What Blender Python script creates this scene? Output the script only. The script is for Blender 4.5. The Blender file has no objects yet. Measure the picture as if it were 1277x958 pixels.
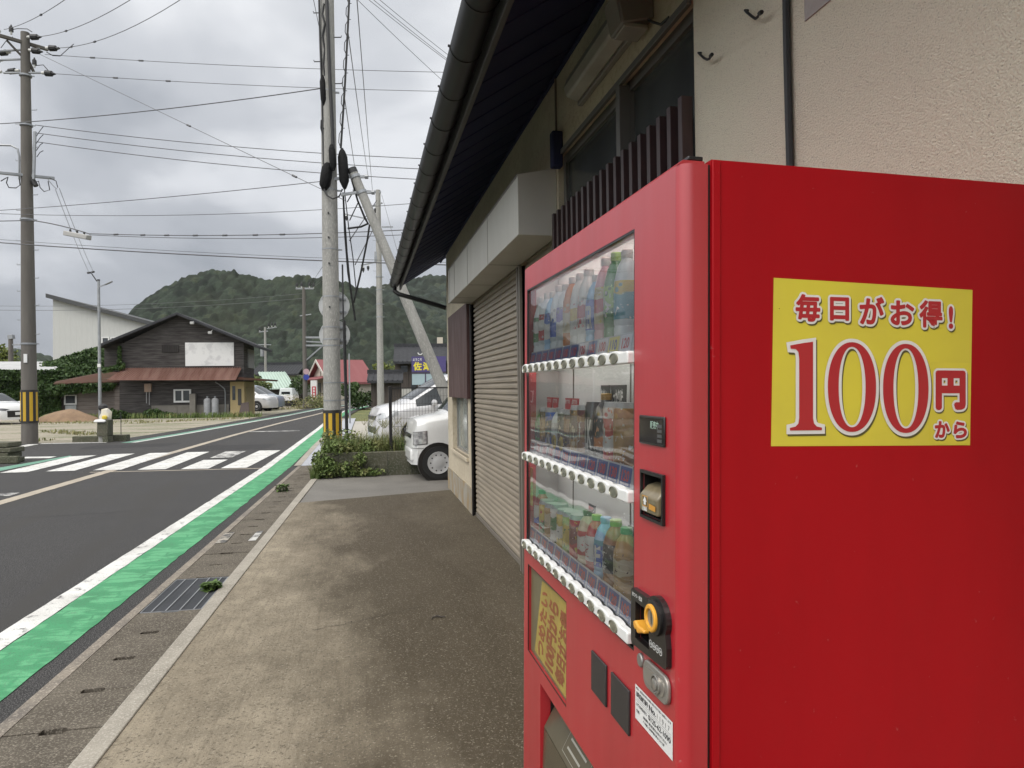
import bpy, bmesh, math, random
import numpy as np
from mathutils import Vector, Matrix, noise as mnoise
random.seed(7)
S = bpy.context.scene
COL = S.collection
R = math.radians
# ------------------------------------------------------------------ camera
F = 885.0; CAMZ = 1.46
yaw, pit, rol = R(11.9), R(0.22), R(0.8)
_f0 = Vector((math.sin(yaw), math.cos(yaw), 0)); _r0 = Vector((math.cos(yaw), -math.sin(yaw), 0)); _u0 = Vector((0, 0, 1))
FW = _f0*math.cos(pit)+_u0*math.sin(pit); _u1 = _u0*math.cos(pit)-_f0*math.sin(pit)
RT = _r0*math.cos(rol)-_u1*math.sin(rol); UP = _u1*math.cos(rol)+_r0*math.sin(rol)
EYE = Vector((0, 0, CAMZ))
def ray(x, y): return FW+RT*((x-638.5)/F)+UP*((479-y)/F)
def D(x, y, d): return EYE+ray(x, y)*d
def G(x, y, z=0.0):
    r = ray(x, y); return EYE+r*((z-CAMZ)/r.z)
def PX(x, y, X):
    r = ray(x, y); return EYE+r*(X/r.x)
def PY(x, y, Y):
    r = ray(x, y); return EYE+r*(Y/r.y)
def proj(p):
    v = Vector(p)-EYE; d = v.dot(FW); return 638.5+F*v.dot(RT)/d, 479-F*v.dot(UP)/d, d
def zat(X, Y, py):
    a = proj((X, Y, CAMZ)); return CAMZ+(a[1]-py)*a[2]/F
cam = bpy.data.cameras.new('camera'); co = bpy.data.objects.new('camera', cam); COL.objects.link(co)
co.matrix_world = Matrix(((RT.x, UP.x, -FW.x, 0), (RT.y, UP.y, -FW.y, 0), (RT.z, UP.z, -FW.z, CAMZ), (0, 0, 0, 1)))
cam.sensor_width = 36; cam.lens = 36*F/1277; cam.clip_start = 0.05; cam.clip_end = 5000
S.camera = co
# ------------------------------------------------------------------ helpers
def tag(o, label=None, cat=None, group=None, kind=None):
    if label: o['label'] = label
    if cat: o['category'] = cat
    if group: o['group'] = group
    if kind: o['kind'] = kind
    return o
def empty(name, loc=(0, 0, 0), rz=0.0, parent=None):
    o = bpy.data.objects.new(name, None); o.empty_display_size = .2; COL.objects.link(o)
    o.location = loc; o.rotation_euler = (0, 0, rz)
    if parent: o.parent = parent
    return o
def copy_tree(o, parent=None):
    c = o.copy(); COL.objects.link(c)
    if parent: c.parent = parent
    for ch in list(o.children): copy_tree(ch, c)
    return c
class MB:
    def __init__(s): s.v = []; s.f = []; s.mi = []; s.cur = 0
    def add(s, vs, fs):
        o = len(s.v); s.v += [tuple(p) for p in vs]
        for f in fs: s.f.append([i+o for i in f]); s.mi.append(s.cur)
        return s
    def hexa(s, p): return s.add(p, [(0, 3, 2, 1), (4, 5, 6, 7), (0, 1, 5, 4), (1, 2, 6, 5), (2, 3, 7, 6), (3, 0, 4, 7)])
    def box(s, x0, x1, y0, y1, z0, z1):
        return s.hexa([(x0, y0, z0), (x1, y0, z0), (x1, y1, z0), (x0, y1, z0), (x0, y0, z1), (x1, y0, z1), (x1, y1, z1), (x0, y1, z1)])
    def bar(s, p0, p1, w, h=None, up=(0, 0, 1)):
        p0 = Vector(p0); p1 = Vector(p1); h = h or w; d = (p1-p0).normalized(); u = Vector(up)
        if abs(d.dot(u)) > .98: u = Vector((1, 0, 0))
        a = d.cross(u).normalized()*w/2; b = a.cross(d).normalized()*h/2
        return s.hexa([p0-a-b, p0+a-b, p0+a+b, p0-a+b, p1-a-b, p1+a-b, p1+a+b, p1-a+b])
    def cyl(s, p0, p1, r0, r1=None, n=12, caps=True):
        p0 = Vector(p0); p1 = Vector(p1); r1 = r0 if r1 is None else r1
        d = (p1-p0).normalized(); u = Vector((0, 0, 1)) if abs(d.z) < .95 else Vector((1, 0, 0))
        a = d.cross(u).normalized(); b = d.cross(a); vs = []
        for p, r in ((p0, r0), (p1, r1)):
            for i in range(n):
                t = 2*math.pi*i/n; vs.append(p+a*math.cos(t)*r+b*math.sin(t)*r)
        fs = [(i, (i+1) % n, n+(i+1) % n, n+i) for i in range(n)]
        if caps: fs += [tuple(range(n-1, -1, -1)), tuple(range(n, 2*n))]
        return s.add(vs, fs)
    def tube(s, pts, r, n=5):
        pts = [Vector(p) for p in pts]; vs = []; fs = []
        for k, p in enumerate(pts):
            d = (pts[min(k+1, len(pts)-1)]-pts[max(k-1, 0)]).normalized()
            u = Vector((0, 0, 1)) if abs(d.z) < .9 else Vector((1, 0, 0))
            a = d.cross(u).normalized(); b = d.cross(a)
            rr = r[k] if isinstance(r, (list, tuple)) else r
            for i in range(n):
                t = 2*math.pi*i/n; vs.append(p+a*math.cos(t)*rr+b*math.sin(t)*rr)
        for k in range(len(pts)-1):
            for i in range(n): fs.append((k*n+i, k*n+(i+1) % n, k*n+n+(i+1) % n, k*n+n+i))
        fs += [tuple(range(n-1, -1, -1)), tuple(range(len(vs)-n, len(vs)))]
        return s.add(vs, fs)
    def lathe(s, prof, n=16, fn=None, mats=None):
        fn = fn or (lambda a, b, c: (a, b, c)); vs = []
        for r, z in prof:
            for i in range(n):
                t = 2*math.pi*i/n; vs.append(fn(r*math.cos(t), r*math.sin(t), z))
        o = len(s.v); s.v += [tuple(p) for p in vs]
        for k in range(len(prof)-1):
            if mats: s.cur = mats[k]
            for i in range(n):
                s.f.append([o+k*n+i, o+k*n+(i+1) % n, o+k*n+n+(i+1) % n, o+k*n+n+i]); s.mi.append(s.cur)
        s.f.append([o+i for i in range(n-1, -1, -1)]); s.mi.append(mats[0] if mats else s.cur)
        s.f.append([o+len(vs)-n+i for i in range(n)]); s.mi.append(mats[-1] if mats else s.cur)
        return s
    def prism(s, poly, a, b, fn):
        """poly 2D (u,v) extruded from a to b; fn(u,v,w) -> xyz"""
        n = len(poly); vs = [fn(u, v, a) for u, v in poly]+[fn(u, v, b) for u, v in poly]
        return s.add(vs, [tuple(range(n-1, -1, -1)), tuple(range(n, 2*n))]+[(i, (i+1) % n, n+(i+1) % n, n+i) for i in range(n)])
    def quad(s, *p): return s.add(p, [tuple(range(len(p)))])
    def plate(s, u0, u1, v0, v1, holes, a, b, fn):
        """a slab with rectangular holes, without inner faces"""
        us = sorted({u0, u1, *[h[0] for h in holes], *[h[1] for h in holes]}); vs_ = sorted({v0, v1, *[h[2] for h in holes], *[h[3] for h in holes]})
        us = [u for u in us if u0 <= u <= u1]; vs_ = [v for v in vs_ if v0 <= v <= v1]
        def solid(i, j):
            if i < 0 or j < 0 or i >= len(us)-1 or j >= len(vs_)-1: return False
            cu = (us[i]+us[i+1])/2; cv = (vs_[j]+vs_[j+1])/2
            return not any(h[0] < cu < h[1] and h[2] < cv < h[3] for h in holes)
        for i in range(len(us)-1):
            for j in range(len(vs_)-1):
                if not solid(i, j): continue
                A, B, Cc, Dd = us[i], us[i+1], vs_[j], vs_[j+1]
                s.quad(fn(A, Cc, a), fn(A, Dd, a), fn(B, Dd, a), fn(B, Cc, a)); s.quad(fn(A, Cc, b), fn(B, Cc, b), fn(B, Dd, b), fn(A, Dd, b))
                if not solid(i-1, j): s.quad(fn(A, Cc, a), fn(A, Cc, b), fn(A, Dd, b), fn(A, Dd, a))
                if not solid(i+1, j): s.quad(fn(B, Cc, a), fn(B, Dd, a), fn(B, Dd, b), fn(B, Cc, b))
                if not solid(i, j-1): s.quad(fn(A, Cc, a), fn(B, Cc, a), fn(B, Cc, b), fn(A, Cc, b))
                if not solid(i, j+1): s.quad(fn(A, Dd, a), fn(A, Dd, b), fn(B, Dd, b), fn(B, Dd, a))
        return s
    def leaves(s, pts, size, jit=.4, flat=.0):
        for p in pts:
            p = Vector(p); z = size*random.uniform(1-jit, 1+jit)
            a = Vector((random.gauss(0, 1), random.gauss(0, 1), random.gauss(0, 1))).normalized()
            b = a.cross(Vector((random.gauss(0, 1), random.gauss(0, 1), random.gauss(0, 1)+flat))).normalized()
            c = a.cross(b)*z*.12
            s.add([p-a*z*.5, p+b*z*.3+c, p+a*z*.5, p-b*z*.3+c], [(0, 1, 2, 3)])
        return s
    def blades(s, pts, h, w=.012, lean=.4):
        for p in pts:
            p = Vector(p); t = random.uniform(0, 6.28); hh = h*random.uniform(.5, 1.2); d = Vector((math.cos(t), math.sin(t), 0)); q = Vector((-d.y, d.x, 0))*w/2
            l = random.uniform(.1, lean)*hh; m = p+d*l*.35+Vector((0, 0, hh*.6)); e = p+d*l+Vector((0, 0, hh))
            s.add([p-q, p+q, m+q*.8, m-q*.8, e], [(0, 1, 2, 3), (3, 2, 4)])
        return s
    def build(s, name, mats, parent=None, loc=None, bevel=0, seg=2, sharp=32, merge=False, rz=None):
        me = bpy.data.meshes.new(name); me.from_pydata(s.v, [], s.f)
        mats = mats if isinstance(mats, (list, tuple)) else [mats]
        for m in mats: me.materials.append(m)
        if len(mats) > 1: me.polygons.foreach_set('material_index', s.mi)
        bm = bmesh.new(); bm.from_mesh(me)
        if merge or bevel: bmesh.ops.remove_doubles(bm, verts=bm.verts, dist=1e-5)
        bmesh.ops.recalc_face_normals(bm, faces=bm.faces) if len(bm.faces) < 60000 else None
        bm.to_mesh(me); bm.free()
        me.polygons.foreach_set('use_smooth', [True]*len(me.polygons)); me.set_sharp_from_angle(angle=R(sharp)); me.update()
        o = bpy.data.objects.new(name, me); COL.objects.link(o)
        if parent: o.parent = parent
        if loc: o.location = loc
        if rz is not None: o.rotation_euler = (0, 0, rz)
        if bevel:
            b = o.modifiers.new('bevel', 'BEVEL'); b.width = bevel; b.segments = seg; b.limit_method = 'ANGLE'; b.angle_limit = R(40); b.harden_normals = False
        return o
# ------------------------------------------------------------------ materials
class NT:
    def __init__(s, m): s.nt = m.node_tree; s.n = s.nt.nodes; s.l = s.nt.links
    def new(s, t, **k):
        x = s.n.new('ShaderNode'+t)
        for a, b in k.items():
            if a.startswith('i_'):
                key = a[2:].replace('_', ' ')
                x.inputs[int(key) if key.isdigit() else key].default_value = b
            else: setattr(x, a, b)
        return x
    def link(s, a, b): s.l.new(a, b)
    def noise(s, vec, scale, detail=4, rough=.6, dist=0):
        x = s.new('TexNoise'); x.inputs['Scale'].default_value = scale; x.inputs['Detail'].default_value = detail; x.inputs['Roughness'].default_value = rough; x.inputs['Distortion'].default_value = dist
        s.link(vec, x.inputs['Vector']); return x.outputs['Fac']
    def ramp(s, fac, stops, interp='LINEAR'):
        x = s.new('ValToRGB'); r = x.color_ramp; r.interpolation = interp
        while len(r.elements) < len(stops): r.elements.new(.5)
        for e, (p, c) in zip(r.elements, stops):
            e.position = p; e.color = (c, c, c, 1) if isinstance(c, (int, float)) else (*c, 1)
        s.link(fac, x.inputs['Fac']); return x.outputs['Color']
    def mix(s, fac, a, b, mode='MIX'):
        x = s.new('Mix'); x.data_type = 'RGBA'; x.blend_type = mode
        for v, i in ((fac, 0), (a, 6), (b, 7)):
            if isinstance(v, (int, float)): x.inputs[i].default_value = v
            elif isinstance(v, tuple): x.inputs[i].default_value = (*v, 1)
            else: s.link(v, x.inputs[i])
        return x.outputs[2]
    def vec(s, scale=(1, 1, 1), rot=(0, 0, 0), world=True):
        v = s.new('NewGeometry').outputs['Position'] if world else s.new('TexCoord').outputs['Object']
        m = s.new('Mapping'); m.inputs['Scale'].default_value = scale; m.inputs['Rotation'].default_value = rot
        s.link(v, m.inputs['Vector']); return m.outputs['Vector']
    def bump(s, fac, dist, strength=1):
        x = s.new('Bump'); x.inputs['Distance'].default_value = dist; x.inputs['Strength'].default_value = strength
        s.link(fac, x.inputs['Height']); s.link(x.outputs['Normal'], s.p.inputs['Normal'])
def base(name, rough=.6, metal=0, spec=.5, coat=0):
    m = bpy.data.materials.new(name); m.use_nodes = True; t = NT(m); t.p = t.n['Principled BSDF']
    t.p.inputs['Roughness'].default_value = rough; t.p.inputs['Metallic'].default_value = metal; t.p.inputs['Specular IOR Level'].default_value = spec; t.p.inputs['Coat Weight'].default_value = coat
    return m, t
def mat(name, c, rough=.6, metal=0, c2=None, scale=3, lo=.35, hi=.65, stretch=(1, 1, 1), bump=None, spec=.5, coat=0, world=False, detail=5, c3=None, s3=40):
    """base colour c with a noise patch colour c2 and fine speckle c3"""
    m, t = base(name, rough, metal, spec, coat)
    if c2 is None: c2 = tuple(k*.8 for k in c)
    v = t.vec(stretch, world=world)
    col = t.mix(t.ramp(t.noise(v, scale, detail), [(lo, 0), (hi, 1)]), c, c2)
    if c3: col = t.mix(t.ramp(t.noise(v, s3, 3), [(.5, 0), (.68, 1)]), col, c3)
    t.link(col, t.p.inputs['Base Color'])
    if bump: t.bump(t.noise(v, bump[0], 4), bump[1])
    return m
def flat(name, c, rough=.5, metal=0, spec=.5, coat=0):
    m, t = base(name, rough, metal, spec, coat); v = t.vec((1, 1, 1), world=False)
    t.link(t.mix(t.noise(v, 25, 3), c, tuple(k*.9 for k in c)), t.p.inputs['Base Color']); return m
M = {}
def asphalt_nodes(t, v):
    a = t.mix(t.ramp(t.noise(v, .9, 5), [(.35, 0), (.7, 1)]), (.030, .029, .0295), (.043, .0415, .041))
    a = t.mix(t.ramp(t.noise(v, 42, 3, .7), [(.38, 1), (.62, 0)]), a, (.024, .0235, .024))
    a = t.mix(t.ramp(t.noise(v, 160, 2), [(.52, 0), (.68, 1)]), a, (.19, .185, .18))
    a = t.mix(t.ramp(t.noise(v, 110, 2), [(.3, 1), (.44, 0)]), a, (.012, .012, .012))
    return a
def mk_asphalt():
    m, t = base('asphalt', .85, spec=.2); v = t.vec(); a = asphalt_nodes(t, v)
    s = t.ramp(t.noise(t.vec((1.4, .12, 1)), 1.3, 3), [(.5, 0), (.62, 1)])
    a = t.mix(s, a, (.048, .046, .044))
    t.link(a, t.p.inputs['Base Color']); t.bump(t.noise(v, 140, 3), .004, .8); return m
M['asphalt'] = mk_asphalt()
def mk_paint(name, c, c2, wear, sc=9, patch=None):
    m, t = base(name, .65); v = t.vec(); a = asphalt_nodes(t, v)
    col = t.mix(t.ramp(t.noise(v, 2.2, 5), [(.35, 0), (.65, 1)]), c, c2)
    if patch:
        br = t.new('TexBrick'); br.inputs['Scale'].default_value = 1; br.inputs['Brick Width'].default_value = .42; br.inputs['Row Height'].default_value = .13
        br.inputs['Mortar Size'].default_value = .02; br.inputs['Mortar Smooth'].default_value = 1
        w = t.new('VectorMath', operation='ADD'); nz = t.new('TexNoise'); nz.inputs['Scale'].default_value = 5; t.link(v, nz.inputs['Vector'])
        sc_ = t.new('VectorMath', operation='SCALE'); sc_.inputs['Scale'].default_value = .12; t.link(nz.outputs['Color'], sc_.inputs[0]); t.link(v, w.inputs[0]); t.link(sc_.outputs[0], w.inputs[1]); t.link(w.outputs[0], br.inputs['Vector'])
        k = t.new('Math', operation='MULTIPLY'); t.link(t.ramp(t.noise(t.vec((2.2, 3.0, 1)), 1.6, 3), [(.47, 0), (.55, 1)]), k.inputs[0]); t.link(t.ramp(br.outputs['Fac'], [(.2, 1), (.9, 0)]), k.inputs[1])
        col = t.mix(k.outputs[0], col, patch)
    w1 = t.ramp(t.noise(v, sc, 9, .75), [(wear, 1), (wear+.1, 0)])
    w2 = t.ramp(t.noise(v, 140, 2), [(.36, 1), (.46, 0)])
    mx = t.new('Math', operation='MAXIMUM'); t.link(w1, mx.inputs[0])
    ml = t.new('Math', operation='MULTIPLY'); t.link(w2, ml.inputs[0]); ml.inputs[1].default_value = .45; t.link(ml.outputs[0], mx.inputs[1])
    t.link(t.mix(mx.outputs[0], col, a), t.p.inputs['Base Color']); t.bump(t.noise(v, 140, 3), .003, .7); return m
M['white_line'] = mk_paint('white_road_paint', (.66, .655, .63), (.50, .49, .46), .355)
M['worn_line'] = mk_paint('worn_road_paint', (.6, .59, .56), (.4, .39, .37), .43, 5)
M['tan_line'] = mk_paint('tan_road_paint', (.40, .345, .27), (.33, .285, .225), .30)
M['green_line'] = mk_paint('green_road_paint', (.040, .255, .105), (.032, .20, .082), .30, 6, (.085, .335, .155))
M['pale_green'] = mk_paint('pale_green_road_paint', (.14, .30, .22), (.10, .24, .17), .3, 7)
def mk_walk():
    m, t = base('sidewalk_concrete', .75, spec=.3); v = t.vec()
    c = t.mix(t.ramp(t.noise(t.vec((1.2, .55, 1)), 1.1, 6, .65), [(.38, 0), (.64, 1)]), (.305, .262, .194), (.205, .172, .124))
    c = t.mix(t.ramp(t.noise(v, 7, 6, .7), [(.46, 0), (.68, .55)]), c, (.13, .11, .08))
    st = t.ramp(t.noise(t.vec((42, 1.6, 1), (0, 0, .05)), 1, 6, .75, .5), [(.36, .42), (.50, 0)])
    c = t.mix(st, c, (.11, .09, .062))
    # dark run-off stain along the shop front
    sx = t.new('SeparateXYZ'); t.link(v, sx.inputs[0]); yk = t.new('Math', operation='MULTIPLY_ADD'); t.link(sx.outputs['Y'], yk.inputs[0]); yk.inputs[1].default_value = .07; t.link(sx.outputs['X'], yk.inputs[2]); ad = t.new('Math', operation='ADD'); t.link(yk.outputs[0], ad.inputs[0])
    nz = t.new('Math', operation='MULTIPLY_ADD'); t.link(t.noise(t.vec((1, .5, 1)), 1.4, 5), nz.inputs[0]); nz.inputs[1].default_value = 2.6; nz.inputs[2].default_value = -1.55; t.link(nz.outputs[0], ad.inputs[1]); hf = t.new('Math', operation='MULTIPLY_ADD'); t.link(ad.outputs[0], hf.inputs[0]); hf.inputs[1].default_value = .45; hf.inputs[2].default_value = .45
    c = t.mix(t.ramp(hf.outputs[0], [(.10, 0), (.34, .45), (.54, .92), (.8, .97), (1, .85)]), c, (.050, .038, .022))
    c = t.mix(t.ramp(t.noise(v, 95, 2), [(.58, 0), (.72, .6)]), c, (.36, .32, .25))
    c = t.mix(t.ramp(t.noise(v, 70, 2), [(.32, .9), (.44, 0)]), c, (.085, .07, .05))
    t.link(c, t.p.inputs['Base Color']); t.bump(t.noise(v, 80, 4), .006, .8); return m
M['walk'] = mk_walk()
M['drive'] = mat('driveway_screed', (.15, .14, .125), .7, c2=(.11, .102, .09), scale=1.5, bump=(60, .003), world=True, c3=(.21, .2, .18), s3=90)
M['gutter'] = mat('gutter_concrete', (.110, .095, .075), .85, c2=(.066, .056, .044), scale=2.4, bump=(90, .005), world=True, c3=(.24, .215, .175), s3=120, spec=.2)
M['curb'] = mat('kerb_concrete', (.30, .275, .23), .8, c2=(.22, .20, .165), scale=3, bump=(80, .004), world=True, c3=(.4, .37, .32), s3=110)
M['palestrip'] = mat('pale_mortar', (.22, .19, .15), .85, c2=(.12, .105, .09), scale=4, bump=(80, .004), world=True, c3=(.33, .29, .24), s3=90)
M['tiles'] = mat('pavement_blocks', (.36, .37, .40), .8, c2=(.30, .31, .34), scale=9, world=True, bump=(60, .003))
M['lot'] = mat('parking_concrete', (.36, .335, .29), .8, c2=(.33, .31, .27), scale=.8, world=True, bump=(40, .003))
M['gravel'] = mat('gravel_lot', (.27, .235, .18), .9, c2=(.13, .135, .065), scale=.55, lo=.45, hi=.62, stretch=(.5, 1.6, 1), world=True, bump=(30, .02), c3=(.36, .335, .29), s3=14)
M['field'] = mat('grass_field', (.10, .12, .04), .9, c2=(.18, .17, .06), scale=.35, world=True, bump=(10, .1), c3=(.05, .07, .02), s3=6)
M['stucco'] = None
def mk_stucco():
    m, t = base('cream_stucco', .85, spec=.3); v = t.vec()
    h = t.noise(v, 270, 4, .7); vo = t.new('TexVoronoi'); vo.inputs['Scale'].default_value = 210; t.link(v, vo.inputs['Vector'])
    c = t.mix(t.noise(v, .9, 4), (.78, .725, .575), (.71, .65, .51))
    c = t.mix(t.ramp(h, [(.32, .9), (.41, 0)]), c, (.22, .18, .13))
    t.link(c, t.p.inputs['Base Color'])
    ad = t.new('Math', operation='ADD'); t.link(h, ad.inputs[0]); mu = t.new('Math', operation='MULTIPLY'); mu.inputs[1].default_value = .6; t.link(vo.outputs['Distance'], mu.inputs[0]); t.link(mu.outputs[0], ad.inputs[1])
    t.bump(ad.outputs[0], .0055, 1); return m
M['stucco'] = mk_stucco()
M['wallcream'] = mat('cream_mortar', (.54, .475, .355), .85, c2=(.45, .385, .285), scale=2, world=True, bump=(90, .004), c3=(.42, .35, .25), s3=30)
M['plinth'] = mat('plinth_concrete', (.33, .31, .27), .85, c2=(.25, .21, .14), scale=3, stretch=(1, 1, .6), world=True, bump=(50, .004), c3=(.30, .20, .09), s3=6)
M['shutter'] = mat('brown_shutter_steel', (.30, .252, .192), .5, c2=(.235, .198, .152), scale=2, stretch=(1, .5, 3), spec=.5)
M['shutbox'] = mat('shutter_box_steel', (.45, .435, .39), .5, c2=(.40, .38, .335), scale=2, stretch=(1, 1, .5))
M['guide'] = flat('grey_brown_steel', (.17, .15, .125), .45)
M['navy'] = mat('dark_navy_sheet', (.026, .030, .070), .75, c2=(.031, .034, .070), scale=4, spec=.1)
M['guttermetal'] = mat('grey_brown_gutter', (.010, .0098, .0098), .42, c2=(.016, .014, .012), scale=5, stretch=(1, .3, 1), spec=.22)
M['fascia'] = flat('fascia_board', (.045, .042, .040), .6)
M['rooftile'] = mat('grey_roof_tile', (.045, .046, .05), .7, c2=(.03, .031, .034), scale=3, spec=.2)
M['slatwood'] = mat('dark_brown_slat', (.055, .030, .030), .45, c2=(.035, .02, .02), scale=6)
M['panelwood'] = mat('maroon_board', (.060, .026, .024), .6, c2=(.17, .115, .105), scale=14, lo=.45, hi=.70, stretch=(1.6, 1.6, .12), bump=(20, .004))
M['alu'] = flat('dull_aluminium', (.30, .29, .27), .4, .3)
M['aludark'] = flat('dark_window_frame', (.11, .105, .095), .5)
M['black'] = flat('black_plastic', (.012, .011, .011), .35)
M['rubber'] = flat('rubber', (.015, .015, .015), .75)
M['cable'] = flat('cable_black', (.02, .02, .021), .6)
M['wire'] = flat('wire_grey', (.09, .09, .095), .6)
M['pole'] = mat('pole_concrete', (.30, .295, .275), .8, c2=(.22, .215, .20), scale=2, stretch=(3, 3, .6), bump=(40, .003), c3=(.38, .37, .34), s3=25)
M['poledark'] = mat('old_pole_concrete', (.13, .12, .105), .85, c2=(.10, .09, .08), scale=1.5, stretch=(3, 3, .5), bump=(40, .003))
M['galv'] = mat('galvanised_steel', (.30, .31, .32), .45, .4, c2=(.23, .24, .25), scale=4)
M['porcelain'] = flat('porcelain', (.55, .55, .52), .3)
M['yellow'] = flat('yellow_guard', (.52, .32, .02), .5)
M['guardblack'] = flat('black_guard', (.02, .018, .016), .5)
M['white'] = flat('white_plastic', (.72, .72, .70), .35)
M['signback'] = flat('sign_back_grey', (.52, .53, .53), .5)
M['moss'] = mat('mossy_block', (.085, .08, .055), .9, c2=(.05, .055, .03), scale=4, bump=(30, .008), c3=(.13, .125, .10), s3=30)
M['darkwall'] = None
def leafmat(name, a, b, c=None):
    m, t = base(name, .6, spec=.3); v = t.vec()
    col = t.mix(t.ramp(t.noise(v, 9, 3), [(.35, 0), (.65, 1)]), a, b)
    if c: col = t.mix(t.ramp(t.noise(v, 2.5, 3), [(.5, 0), (.7, 1)]), col, c)
    t.link(col, t.p.inputs['Base Color']); return m
M['weed'] = leafmat('weed_leaf', (.14, .185, .055), (.07, .11, .03), (.21, .20, .08))
M['ivy'] = leafmat('ivy_leaf', (.045, .085, .02), (.022, .045, .012), (.06, .095, .022))
M['dry'] = leafmat('dry_grass', (.19, .20, .08), (.27, .23, .12), (.11, .14, .04))
M['tree'] = leafmat('tree_leaf', (.06, .10, .025), (.03, .055, .015))
M['yellowtree'] = leafmat('yellowish_leaf', (.15, .17, .03), (.08, .11, .025))
M['bark'] = mat('bark', (.08, .06, .045), .9)
# ------------------------------------------------------------------ text and curve outlines
import functools
@functools.lru_cache(None)
def text2d(s, offset=0.0):
    c = bpy.data.curves.new('t', 'FONT'); c.body = s; c.offset = offset; c.resolution_u = 4
    o = bpy.data.objects.new('t', c); COL.objects.link(o)
    me = bpy.data.meshes.new_from_object(o.evaluated_get(bpy.context.evaluated_depsgraph_get()))
    vs = [(v.co.x, v.co.y) for v in me.vertices]; fs = [tuple(p.vertices) for p in me.polygons]
    bpy.data.objects.remove(o); bpy.data.curves.remove(c); bpy.data.meshes.remove(me)
    return vs, fs
def outline2d(polys, offset=0.0):
    c = bpy.data.curves.new('o', 'CURVE'); c.dimensions = '2D'; c.fill_mode = 'BOTH'; c.offset = offset
    for poly in polys:
        sp = c.splines.new('POLY'); sp.points.add(len(poly)-1); sp.use_cyclic_u = True
        for p, q in zip(sp.points, poly): p.co = (q[0], q[1], 0, 1)
    o = bpy.data.objects.new('o', c); COL.objects.link(o)
    me = bpy.data.meshes.new_from_object(o.evaluated_get(bpy.context.evaluated_depsgraph_get()))
    vs = [(v.co.x, v.co.y) for v in me.vertices]; fs = [tuple(p.vertices) for p in me.polygons]
    bpy.data.objects.remove(o); bpy.data.curves.remove(c); bpy.data.meshes.remove(me)
    return vs, fs
def put2d(mb, data, fn):
    vs, fs = data; mb.add([fn(u, v) for u, v in vs], fs)
def text_rect(mb, s, u0, v0, u1, v1, fn, offset=0.0, du=0, dv=0):
    a, _ = text2d(s); xs = [p[0] for p in a]; ys = [p[1] for p in a]
    sx = (u1-u0)/(max(xs)-min(xs)); sy = (v1-v0)/(max(ys)-min(ys)); d = text2d(s, offset)
    put2d(mb, d, lambda x, y: fn(u0+(x-min(xs))*sx+du, v0+(y-min(ys))*sy+dv))
# ------------------------------------------------------------------ sky, sun
W = bpy.data.worlds.new('World'); S.world = W; W.use_nodes = True
t = NT(W); t.n.clear(); out = t.new('OutputWorld')
SUN_EL, SUN_AZ = R(52), R(-138)          # azimuth measured from +Y towards +X
sky = t.new('TexSky', sky_type='NISHITA'); sky.sun_disc = False; sky.sun_elevation = SUN_EL; sky.sun_rotation = SUN_AZ
b1 = t.new('Background'); b1.inputs['Strength'].default_value = .1; t.link(sky.outputs['Color'], b1.inputs['Color'])
tc = t.new('TexCoord'); sp = t.new('SeparateXYZ'); t.link(tc.outputs['Generated'], sp.inputs[0])
zz = t.new('Math', operation='MAXIMUM'); t.link(sp.outputs['Z'], zz.inputs[0]); zz.inputs[1].default_value = 0.0
za = t.new('Math', operation='ADD'); t.link(zz.outputs[0], za.inputs[0]); za.inputs[1].default_value = .32
dv = t.new('VectorMath', operation='DIVIDE'); t.link(tc.outputs['Generated'], dv.inputs[0]); cb = t.new('CombineXYZ')
for i in range(3): t.link(za.outputs[0], cb.inputs[i])
t.link(cb.outputs[0], dv.inputs[1])
mp = t.new('Mapping'); mp.inputs['Scale'].default_value = (.8, .62, .4); mp.inputs['Location'].default_value = (2.9, 8.3, 5); t.link(dv.outputs[0], mp.inputs['Vector'])
n1 = t.noise(mp.outputs['Vector'], 1.9, 5, .46, .25)
cl = t.ramp(n1, [(.30, (.29, .315, .362)), (.45, (.43, .455, .505)), (.56, (.62, .645, .695)), (.70, (.86, .875, .91))], 'EASE')
gr = t.new('MapRange'); t.link(zz.outputs[0], gr.inputs['Value']); gr.inputs['From Min'].default_value = 0; gr.inputs['From Max'].default_value = .9; gr.inputs['To Min'].default_value = .86; gr.inputs['To Max'].default_value = 2.2
dt = t.new('VectorMath', operation='DOT_PRODUCT'); t.link(tc.outputs['Generated'], dt.inputs[0]); dt.inputs[1].default_value = (math.sin(SUN_AZ)*math.cos(SUN_EL*.7), math.cos(SUN_AZ)*math.cos(SUN_EL*.7), math.sin(SUN_EL*.7))
gw_ = t.new('MapRange', interpolation_type='SMOOTHSTEP'); t.link(dt.outputs['Value'], gw_.inputs['Value']); gw_.inputs['From Min'].default_value = .0; gw_.inputs['From Max'].default_value = 1.0; gw_.inputs['To Min'].default_value = 1.0; gw_.inputs['To Max'].default_value = 2.3
gm_ = t.new('Math', operation='MULTIPLY'); t.link(gr.outputs[0], gm_.inputs[0]); t.link(gw_.outputs[0], gm_.inputs[1])
cl = t.mix(zz.outputs[0], cl, t.mix(1.0, cl, (1.05, 1.0, .90), 'MULTIPLY')); vm = t.new('VectorMath', operation='SCALE'); t.link(cl, vm.inputs[0]); t.link(gm_.outputs[0], vm.inputs['Scale'])
b2 = t.new('Background'); b2.inputs['Strength'].default_value = 1.0; t.link(vm.outputs[0], b2.inputs['Color'])
mx = t.new('MixShader'); mx.inputs[0].default_value = .96; t.link(b1.outputs[0], mx.inputs[1]); t.link(b2.outputs[0], mx.inputs[2]); t.link(mx.outputs[0], out.inputs['Surface'])
sl = bpy.data.lights.new('sun', 'SUN'); sl.energy = 1.5; sl.angle = R(30); sl.color = (1, .93, .84)
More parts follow.
